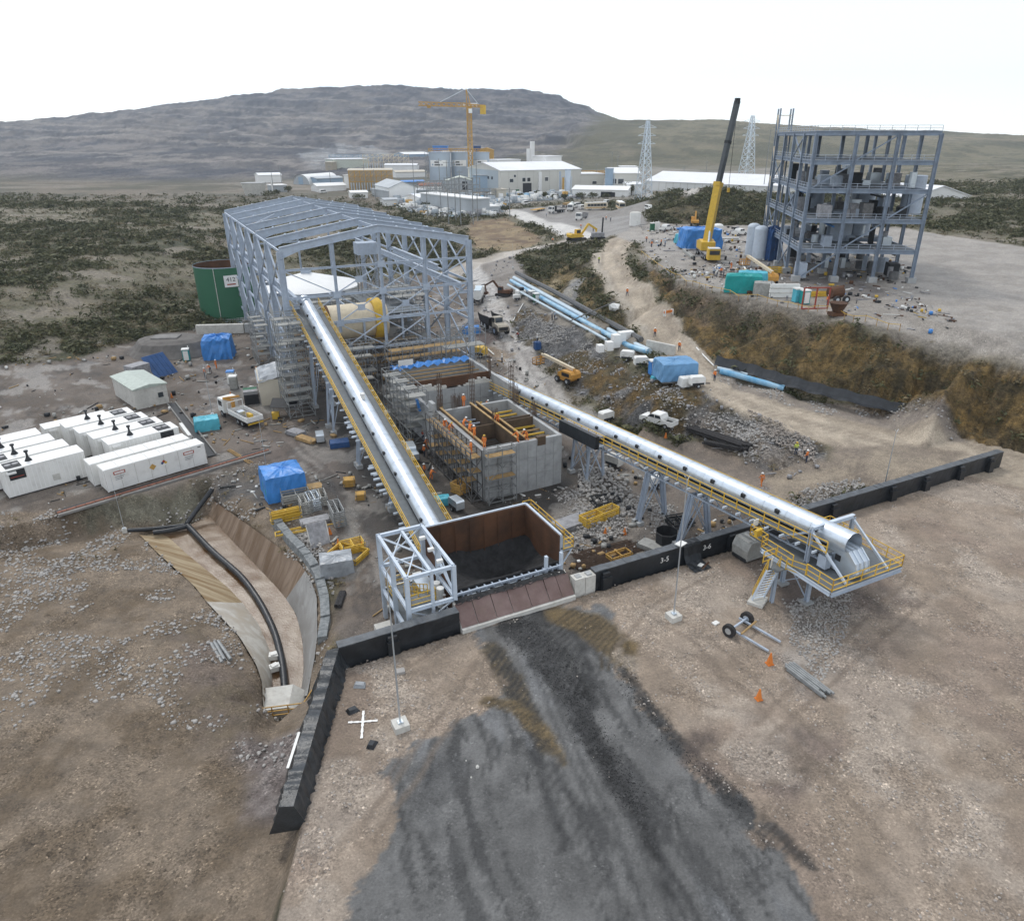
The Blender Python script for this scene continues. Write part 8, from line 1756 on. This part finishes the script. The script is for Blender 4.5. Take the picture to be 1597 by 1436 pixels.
bld('grey white gabled warehouse behind the steel frame', (608,313), (650,311), 17, 30, 3.0, 'far_white', 'far_grey', 'across')
bld('pale blue grey lean-to on the left of the gabled warehouse', (580,306), (606,312), 11, 22, 0, 'far_grey', 'far_grey')
bld('tan block wrapped in yellow scaffolding', (545,297), (614,296), 27, 26, 0, 'far_tan', 'beige')
bld('pale green flat block on the horizon left of the tan block', (521,264), (575,263), 13, 30, 0, mat('pale_green_wall',(.55,.58,.50),.7), 'roof_white', z=10)
bld('small tan block left of the pale green block', (508,265), (520,265), 10, 14, 0, 'far_tan', 'beige', z=10); bld('pale blue shed with a white roof left of the tanks', (633,256), (672,255), 13, 24, 2, 'far_blue', 'roof_white', 'long', z=10)
bld('long low cream sheds between warehouse and tanks', (618,278), (665,277), 8, 14, 1, 'far_white', 'beige', 'long', z=9); bld('white roofed shed below the pale blue shed', (600,268), (650,268), 9, 16, 1, 'far_white', 'roof_white', 'long', z=9)
bld('row of blue white tents on the dirt yard', (495,300), (540,297), 8, 9, 1.4, 'far_white', 'far_white', 'long', name='tent_row', cat='tent'); bld('white column block beside the tan block', (538,294), (545,294), 18, 5, 0, 'far_white', 'far_white')
bld('low white shed at the far left of the dirt yard', (405,284), (440,283), 9, 12, 1.2, 'far_white', 'roof_white', 'long', z=9)
bld('grey flat store between the cone tank and the arched hangar', (425,300), (448,299), 9, 10, 0, 'far_grey', 'far_white')
bld('white cabin row below the tan block', (548,310), (574,309), 8, 8, .8, 'far_white', 'far_white', 'long')
bld('white roofed workshop left of the grey substation shed', (655,322), (690,320), 12, 14, 1.4, 'far_white', 'roof_white', 'long', doors=((.4,4,4,'dark'),))
bld('pale cabin on the slope behind the substation', (600,322), (622,321), 8, 7, .6, 'far_white', 'far_grey', 'long')
bld('dark low sheds behind the row of tents', (495,286), (535,284), 6, 10, 1, 'far_blue', 'far_grey', 'long', z=9); bld('white building cluster behind the tanks', (690,262), (738,262), 22, 20, 0, 'far_white', 'roof_white', z=11)
bld('blue box on the tank house roof', (676,258), (699,258), 26, 8, 0, 'tarp_blue', 'tarp_blue', z=11); bld('dark blue box right of the crane mast', (739,258), (750,258), 26, 8, 0, 'tarp_dkblue', 'tarp_dkblue', z=11)
bld('ochre clad block at the right behind the tanks', (748,262), (770,262), 24, 12, 2, 'ochre', 'ochre', 'across', z=11)
bld('white low block left of the tall white silo', (776,266), (812,265), 14, 18, 0, 'far_white', 'roof_white', z=11)
bld('white block behind the hall right of the tall silo', (832,262), (850,262), 8, 10, 0, 'far_white', 'roof_white', z=13)
bld('brown roofed shed with pale walls behind the sheeted cabins', (655,300), (690,299), 9, 10, 1, 'far_white', 'brick_red', 'long')
T, L, H = bld('bright blue roofed shelter among the cream sheds', (628,290), (662,289), 5, 8, .8, 'far_grey', 'tarp_blue', 'long')
# arched hangar
p = RG(470, 288); T = thing('arched_hangar', 'white arched fabric hangar with a grey end wall', 'hangar', p, -.35); r_ = 30*DD(p[1])/FP/2
MB().tube((0,0,-.2),(0,34,-.2),r_,24,a0=0,a1=math.pi,up=(0,0,1)).build('arched_roof', 'white_clean', T, smooth=True)
mb = MB(); mb.v = [(r_*.97*math.cos(math.pi*k/16), .2, r_*.97*math.sin(math.pi*k/16)-.2) for k in range(17)]; mb.f = [tuple(range(17))]; mb.build('end_wall', 'far_grey', T); MB().box(-2,1.5,.02,.18,0,4.5).build('door', 'far_blue', T)
p = RG(398, 305); T = thing('cone_tank', 'pale concrete cone shaped tank at the left with a white arm', 'tank', p, 0); MB().tube((0,0,0),(0,0,6.5),5.0,24,r2=6.6).build('shell', 'concrete_pale', T, smooth=True); MB().tube((0,0,6.4),(0,0,6.6),6.7,24).build('rim', 'concrete', T); MB().beam((4,0,6.5),(9,2,7.5),.6).beam((9,2,7.5),(9.5,2,1),.6).build('arm', 'white_paint', T)
# process tanks
for i, (ua, ub, lb) in enumerate(((671,704,'left one of the three grey tanks with white banner under the crane'),(705,732,'middle one of the three grey tanks with white banner'),(739,764,'right one of the three grey tanks, just right of the crane mast'))):
    p = G((ua+ub)/2, 291-i, 8); D_ = DD(p[1]); r_ = (ub-ua)/2*D_/FP; h = (46-i)*D_/FP/.95; T = thing('process_tank', lb, 'tank', p, 0, 'grey process tanks under the crane'); MB().tube((0,0,0),(0,0,h),r_,28).build('shell', mat('tank_grey',(.42,.49,.56),.5,.1,.06,.1), T, smooth=True); MB().tube((0,0,h),(0,0,h+.5),r_+.3,28).build('rim', 'steel', T)
    mb = MB(); mb2 = MB()
    for k in range(9): a = math.radians(-140+k*11); a2 = math.radians(-140+(k+1)*11); rr = r_+.15; mb.quad((rr*math.cos(a),rr*math.sin(a),h*.60),(rr*math.cos(a2),rr*math.sin(a2),h*.60),(rr*math.cos(a2),rr*math.sin(a2),h*.79),(rr*math.cos(a),rr*math.sin(a),h*.79))
    bn = mb.build('banner', 'white_clean', T)
    for q, (d0, d1, zz) in enumerate(((-128,-119,.66),(-112,-88,.73),(-112,-82,.655),(-76,-70,.655))):
        mb = MB(); rr = r_+.25; n4 = 3
        for k in range(n4): a = math.radians(d0+(d1-d0)*k/n4); a2 = math.radians(d0+(d1-d0)*(k+1)/n4); mb.quad((rr*math.cos(a),rr*math.sin(a),h*(zz-.022)),(rr*math.cos(a2),rr*math.sin(a2),h*(zz-.022)),(rr*math.cos(a2),rr*math.sin(a2),h*(zz+.022)),(rr*math.cos(a),rr*math.sin(a),h*(zz+.022)))
        mb.build('banner_mark', 'far_blue' if q == 0 else 'scaffold_dark', bn)
    mb = MB()
    for k in range(16): a = 2*math.pi*k/16; mb.beam((r_*math.cos(a),r_*math.sin(a),h+.5),(r_*math.cos(a),r_*math.sin(a),h+2.6),.25); a2 = 2*math.pi*(k+1)/16; mb.beam((r_*math.cos(a),r_*math.sin(a),h+2.4),(r_*math.cos(a2),r_*math.sin(a2),h+2.4),.2); mb.beam((r_*math.cos(a),r_*math.sin(a),h+1.2),(r_*math.cos(a2),r_*math.sin(a2),h+1.2),.2)
    mb.build('top_railing', 'ochre', T)
    mb = MB(); 
    for k in range(10): mb.bx((-r_-1.2,-2,2+k*h/11),(1.8,2.4,.15)); mb.beam((-r_-2,-3,k*h/11),(-r_-.4,-3,(k+1)*h/11),.15)
    for x in (-r_-2,-r_-.4): mb.beam((x,-3,0),(x,-3,h+2),.2)
    mb.build('stair_tower', 'scaffold', T)
p = G(827, 262, 12); px = DD(p[1])/FP; T = thing('tall_white_silo', 'tall narrow white twin silo standing behind the main hall', 'silo', p, 0)
for x, h in ((-1.6, 26), (2.2, 36)): MB().tube((x*px*2.0*.7,0,0),(x*px*2.0*.7,0,h*px/.95),3.6*px,16).build('shell', 'far_white', T, smooth=True)
for (u, v, w, h, m, lb) in ((885,304,9,34,'steel_light','grey vertical tank with pipes in front of the main hall'),(949,300,13,32,'far_blue','blue grey square silo right of the main hall'),(873,303,3,30,'steel','thin blue stack left of the grey vertical tank'),(878,304,3,24,'ochre','thin yellow pipe stack before the main hall'),(803,266,8,12,'far_white','small white round tank behind the hall'),(975,282,6,14,'far_white','small pale cylinder on the roof right of the blue silo'),(840,262,6,10,'far_white','small white tank beside the tall silo')):
    p = RG(u, v); px = DD(p[1])/FP; T = thing('vertical_tank', lb, 'tank', p, 0); MB().tube((0,0,0),(0,0,h*px/.95),w/2*px,16).build('shell', m, T, smooth=True); MB().tube((0,0,h*px/.95),(0,0,h*px/.95+.5),w/2*px*1.08,16).build('rim', 'steel', T); MB().tube((w/2*px+.5,-.6,0),(w/2*px+.5,-.6,h*px*.8),.25,6).build('pipe', 'galv', T)
ORD = ['first', 'second', 'third', 'fourth', 'fifth', 'sixth', 'seventh', 'eighth', 'ninth', 'tenth', 'eleventh']
def ordn(u, L): return ORD[sorted(L).index(u)]+' from the left'
# yellow scaffold on tan block, substation
def frame(label, u, v, w, h, n, m='scaffold', r=.18, cat='substation gantry', name='substation_gantry', grp='substation gantries'):
    p = RG(u, v); px = DD(p[1])/FP; w, h = w*px, h*px/.95; T = thing(name, label, cat, p, .15, grp)
    for k in range(n+1):
        for y in (0, 3): MB().beam((-w/2+w*k/n,y,0),(-w/2+w*k/n,y,h),r*1.4).build('post', m, T)
    mb = MB()
    for f in (.45, .72, .98):
        for y in (0, 3): mb.beam((-w/2,y,h*f),(w/2,y,h*f),r)
    for k in range(n): mb.beam((-w/2+w*k/n,0,h*.45),(-w/2+w*(k+1)/n,0,h*.72),r*.8).beam((-w/2+w*k/n,0,h*.72),(-w/2+w*(k+1)/n,3,h*.98),r*.8)
    mb.build('beams', m, T)
    mb = MB()
    for k in range(n*2): x = -w/2+w*(k+.5)/(n*2); mb.tube((x,1.5,0),(x,1.5,h*.4),.3,6)
    mb.build('insulators', 'galv', T)
    return T
frame('grey substation gantry nearest the steel frame ridge', 700, 325, 62, 34, 5); frame('grey substation gantry in the middle of the yard', 722, 318, 55, 36, 5); frame('grey substation gantry left by the white tanks', 672, 312, 40, 26, 4); frame('grey pipe rack on the dirt beside the pale shed', 690, 306, 44, 22, 4); frame('blue grey pipe rack in front of the main hall gable', 760, 312, 44, 16, 5)
frame('yellow scaffolding on the front of the tan block', 580, 298, 66, 28, 8, 'ochre', .2, 'scaffold', 'block_scaffold', 'far scaffolds'); frame('cream pipe rack on the horizon behind the tan block', 603, 262, 70, 20, 9, 'cream', .3, 'pipe rack', 'pipe_rack', 'far scaffolds'); frame('yellow railing rack behind the hall roof', 925, 278, 40, 10, 8, 'ochre', .3, 'pipe rack', 'pipe_rack', 'far scaffolds'); frame('grey blue pipe rack on the left horizon', 555, 252, 80, 10, 9, 'far_blue', .3, 'pipe rack', 'pipe_rack', 'far scaffolds')
for i, (u, vb, vt) in enumerate(((571,308,262),(586,312,270),(648,330,255),(667,338,268),(711,345,262),(738,350,252),(719,352,275),(795,338,298),(1100,282,255),(1066,275,262),(953,285,243),(962,285,248),(894,285,255),(907,285,255),(930,284,258),(1190,300,215),(516,290,262),(440,290,262),(427,300,268),(745,345,258),(700,350,262),(688,335,258))):
    p = RG(u, vb); h = (vb-vt)*DD(p[1])/FP/.95; T = thing('utility_pole', 'thin pole '+ordn(u, (571,586,648,667,688,700,711,719,738,745,795) if 540 < u < 800 else (427,440,516) if u < 540 else (894,907,930,953,962) if u < 980 else (1066,1100,1190))+(' behind the steel frame ridge' if 540 < u < 800 else ' near the arched hangar' if u < 540 else ' behind the main hall' if u < 980 else ' behind the scrub mound'), 'pole', p, 0, 'thin poles around the far plant')
    MB().tube((0,0,0),(0,0,h),.2,6,r2=.12).build('shaft', 'scaffold', T); MB().beam((-1.3,0,h-.8),(1.3,0,h-.8),.16).build('cross_arm', 'scaffold', T)
# trees and hedges at the plant
def tree(label, u, v, h, w, seed, z=None, grp='small dark trees near the plant'):
    p = RG(u, v); T = thing('tree', label, 'tree', p, 0, grp); MB().tube((0,0,-.3),(0,0,h*.5),.22,7,r2=.1).build('trunk', 'bark', T)
    r = np.random.RandomState(seed); mb = MB(); n = 260
    c = r.normal(0, 1, (n, 3)); c /= np.linalg.norm(c, axis=1)[:, None]; c *= r.rand(n, 1)**.4*(.75+.35*r.rand(n, 1))
    for q_ in c:
        x, y, z = q_[0]*w/2, q_[1]*w/2, h*.62+q_[2]*h*.4; d1, d2 = r.normal(0, .28, 3), r.normal(0, .28, 3); b = len(mb.v); mb.v += [(x-d1[0],y-d1[1],z-d1[2]),(x+d1[0],y+d1[1],z+d1[2]),(x+d2[0],y+d2[1],z+d2[2])]; mb.f.append((b,b+1,b+2))
    mb.build('crown', 'leaf', T)
for k, (u, v, h, w) in enumerate(((979,303,7,4),(985,304,5,3),(838,308,3.5,5),(848,309,3,5),(812,310,2.6,4),(905,310,3,6),(925,310,3,6),(945,310,2.6,5),(880,312,3,4),(865,311,2.6,4),(420,310,4,8),(432,305,3,5),(450,300,3.5,5),(665,326,3,6),(560,312,3,7),(788,330,2.5,5),(1205,300,6,5))):
    tree(('tall dark tree by the white annex' if k == 0 else 'dark bush '+('beside the tall tree' if k == 1 else ordn(u, (420,432,450))+' below the arched hangar' if u < 460 else ordn(u, (812,838,848,865,880,905,925,945))+' along the hedge in front of the main hall' if 800 < u < 960 else ordn(u, (560,665,788))+' behind the steel frame' if u < 800 else 'right of the second pylon')), u, v, h, w, k)
# ------------------------------------------------------------------ people
def body_mesh(pose, jacket, trous='trouser'):
    # joints: (x side, y forward, z up, radius, material)
    P = {'stand': dict(hip=.95, lean=0, la=(.10,.0), ra=(.10,.05), lk=0, st=0), 'walk': dict(hip=.92, lean=.05, la=(.22,.25), ra=(-.22,-.2), lk=.0, st=.26),
         'bend': dict(hip=.86, lean=.62, la=(.35,.2), ra=(.35,.2), lk=.14, st=.12), 'reach': dict(hip=.94, lean=.12, la=(.42,.1), ra=(.34,.1), lk=0, st=.08)}[pose]
    hp, ln, st_ = P['hip'], P['lean'], P['st']; c, s = math.cos(ln), math.sin(ln)
    def sp(d, side=0, f=0): return (side, s*d+f*c, hp+c*d-f*s)
    V_ = []; E_ = []; R_ = []; Mi = []
    def add(p, r, m, par=None):
        V_.append(p); R_.append(r); Mi.append(m); i = len(V_)-1
        if par is not None: E_.append((par, i))
        return i
    pel = add((0,0,hp),.15,1); w = add(sp(.2),.135,0,pel); ch = add(sp(.42),.155,0,w); nk = add(sp(.55),.065,2,ch); hd = add(sp(.64,0,.01),.085,2,nk); tp = add(sp(.74,0,.015),.088,2,hd); add(sp(.655,0,.085),.03,2,hd)
    for sd, (fa, ba) in ((-1,P['la']),(1,P['ra'])):
        sh = add(sp(.47,sd*.19),.072,0,ch); el = add((sd*.25, s*.47+fa*.5, hp+c*.47-.27+abs(fa)*.1),.052,0,sh); wr = add((sd*.22, s*.47+fa+.06, hp+c*.47-.50+abs(fa)*.35),.038,0,el); add((sd*.22, s*.47+fa+.12, hp+c*.47-.58+abs(fa)*.42),.042,2,wr)
    for sd in (-1, 1):
        f = sd*st_; h_ = add((sd*.10,0,hp-.06),.105,1,pel); k = add((sd*.11,f*.5+P['lk'],.50),.072,1,h_); a = add((sd*.11,f-.02,.10),.05,1,k); add((sd*.12,f+.13,.045),.05,3,a)
    me = bpy.data.meshes.new('person_skeleton'); me.from_pydata(V_, E_, []); o = bpy.data.objects.new('person_skeleton', me); col.objects.link(o)
    sk = o.modifiers.new('skin', 'SKIN'); sk.use_smooth_shade = True
    for i, r in enumerate(R_): me.skin_vertices[0].data[i].radius = (r, r)
    me.skin_vertices[0].data[0].use_root = True
    o.modifiers.new('sub', 'SUBSURF').levels = 1
    dg_ = bpy.context.evaluated_depsgraph_get(); m2 = bpy.data.meshes.new_from_object(o.evaluated_get(dg_)); bpy.data.objects.remove(o)
    for nm in (jacket, trous, 'skin', 'dark'): m2.materials.append(M(nm))
    VV = np.array(V_)
    for p in m2.polygons: p.material_index = Mi[int(np.argmin(np.linalg.norm(VV-np.array(p.center), axis=1)))]
    return m2, sp(.72, 0, .01), ln
BM = {}
def person(label, loc, rz, pose='stand', jacket='vest_orange', helmet='white_clean', trous='trouser', grp='workers on the site'):
    k = (pose, jacket, trous)
    if k not in BM: BM[k] = body_mesh(*k)
    me, hp_, ln = BM[k]; T = thing('person', label, 'person', loc, rz, grp); put('body', me, T)
    MB().dome((0,0,0),.135,.13,12,3).tube((0,.0,0),(0,0,.015),.16,12).build('hard_hat', helmet, T, hp_)
    MB().box(-.17,.17,-.005,.0,0,.05).box(-.17,.17,.0,.005,0,.05).build('reflective_band', 'galv', T, (0,-.16+math.sin(ln)*.3,BM[k][1][2]-.45)) if pose in ('stand','walk') else None
    return T
def pg(label, u, v, rz, *a, **k): return person(label, RG(u, v), rz, *a, **k)
def ps(label, s, t, z, rz, *a, **k): return person(label, W(s, t, z), AN+rz, *a, **k)
pg('worker in orange walking on the haul road near its upper bend', 978, 462, 2.6, 'walk'); pg('worker in a pale vest at the left edge of the haul road', 934, 411, .3, 'stand', 'vest_yellow')
pg('worker in orange on the haul road above the blue tent, left of two', 1021, 527, 2.8, 'walk'); pg('worker in orange on the haul road above the blue tent, right of two', 1059, 548, 2.8, 'walk'); pg('worker in orange on the haul road beside the blue gutter pipe', 1114, 594, 2.2, 'stand')
pg('worker in orange standing at the nose of the rock bank', 1257, 722, .8, 'stand'); pg('worker in orange on the dirt beyond the right conveyor rail', 1187, 758, .2, 'walk', trous='vest_orange'); pg('worker in yellow green beside the nose of the rock bank', 1240, 712, 0, 'stand', 'vest_yellow', 'yellow')
pg('worker in grey beside the lower pipe, left of a pair', 861, 500, 1, 'stand', 'mix_grey'); pg('worker in grey beside the lower pipe, right of a pair', 865, 498, 4, 'stand', 'steel')
pg('worker with orange vest on the track behind the rock bank crest', 838, 535, 1, 'stand', 'white_paint'); pg('worker crouched on the muddy bank beside the dump truck', 809, 529, 1, 'bend', 'red_steel'); pg('worker in white behind the concrete pits on the track', 783, 566, 1, 'stand', 'white_paint')
pg('worker in orange on the crane platform beside the red frame', 1290, 477, 2, 'stand'); pg('worker in orange near the yellow cab of the crane', 1140, 421, 1, 'walk', trous='vest_orange')
for i, (u, v) in enumerate(((1113,431),(1118,432),(1124,430),(1128,433))): pg('worker in a group of four in front of the crane cab, '+('first from the left','second from the left','third from the left','last on the right')[i], u, v, i*1.4, 'stand', ('steel','white_paint','vest_orange','mix_grey')[i])
for i, (u, v, lb) in enumerate(((1008,378,'worker at the top of the haul road, left of the sheeted shelter'),(1037,385,'worker on the wet ground left of the crane'),(1031,383,'worker beside another on the wet ground left of the crane'),(1053,375,'worker close to the blue shelter'),(1016,386,'worker in blue by the hoses at the platform corner'),(852,338,'worker near the white cab flatbed truck'),(945,344,'worker on the parking ground below the orange bus'),(952,346,'second worker on the parking ground below the orange bus'),(906,357,'worker in orange below the tipper truck'),(735,416,'worker in red at the road bend behind the steel frame'),(862,379,'worker on the road beside the dug patch'),(925,362,'worker near the drill rig'))): pg(lb, u, v, i*.9, 'stand' if i % 2 else 'walk', ('vest_orange','steel','vest_orange','mix_grey')[i % 4])
for i, (u, v, p_, lb) in enumerate(((660,688,'bend','worker in red bending in the dark yard right of the left conveyor'),(666,700,'walk','worker in orange walking between conveyor and cell block'),(662,712,'stand','worker in orange near the silver machine'),(656,748,'bend','worker in orange bending among hoses, nearest the conveyor rail'),(662,742,'stand','worker in orange standing in the group between conveyor and cells'),(672,748,'bend','worker in orange crouched at the right of the group'),(658,757,'stand','worker in a green vest at the front of the group'),(338,575,'stand','worker in orange under the blue canopy in the left yard'),(329,580,'bend','worker in orange bending below the blue canopy'),(404,548,'walk','worker near the open steel racks left of the frame'),(320,588,'stand','worker beside the stacked frames in the left yard'),(230,625,'stand','worker by the pale roofed cabin'))):
    pg(lb, u, v, i*1.1, p_, 'vest_yellow' if 'green' in lb else ('red_steel' if 'red' in lb else 'vest_orange'), 'yellow' if i % 3 == 0 else 'white_clean', trous='vest_orange' if i % 2 else 'trouser')
zc = -3.5+5.65
for i, (s, t, z, p_, lb) in enumerate(((12.9,27.6,zc,'stand','worker in orange at the front end of the cell block walkway'),(14.0,26.25,3.1,'stand','worker in orange at the front left corner on top of the cell block'),(13.0,36.5,zc,'bend','worker in orange bending on the left walkway, upper of two'),(13.0,34.9,zc,'bend','worker in orange bending on the left walkway, lower of two'),(14.25,33.2,3.1,'bend','worker in orange on the wall of the left rear cell'),(14.25,31.2,3.1,'bend','worker in orange kneeling midway along the left wall'),(14.2,29.6,3.1,'reach','worker in orange reaching over the left front cell'),(18.4,26.3,3.1,'bend','worker in orange at the front wall by the middle formwork'),(19.6,26.3,3.1,'bend','worker in orange holding the yellow shoring at the front wall'),(18.9,33.0,3.1,'bend','worker in orange above the central cell crossing'),(17.5,40.8,3.1,'stand','worker in orange at the back wall of the cell block'),(20.5,42.9,1.1,'bend','worker in orange tying rebar between the pits, left of two'),(21.6,42.9,1.1,'bend','worker in orange tying rebar between the pits, right of two'),(15.0,42.8,1.1,'bend','worker in orange on the rear pit ledge at the left'))):
    ps(lb, s, t, z, i*.8+1.5, p_, 'vest_orange', 'yellow' if i % 2 else 'white_clean', trous='vest_orange')
ps('worker in white standing inside the stair tower landing', 0.0, 3.4, -.35, 2, 'stand', 'white_paint')

# ------------------------------------------------------------------ haze
hz = MB().box(-2600,2600,-30,2450,-11.5,215).build('haze', bpy.data.materials.new('haze_air')); hz['kind'] = 'stuff'; hz['label'] = 'thin pale haze in the air'; hz['category'] = 'haze'
hm_ = hz.data.materials[0]; hm_.use_nodes = True; n = hm_.node_tree; n.nodes.clear(); oo = n.nodes.new('ShaderNodeOutputMaterial'); pv_ = n.nodes.new('ShaderNodeVolumePrincipled')
pv_.inputs['Color'].default_value = (.80,.90,1,1); pv_.inputs['Density'].default_value = .00013; pv_.inputs['Anisotropy'].default_value = .2; n.links.new(pv_.outputs[0], oo.inputs['Volume'])
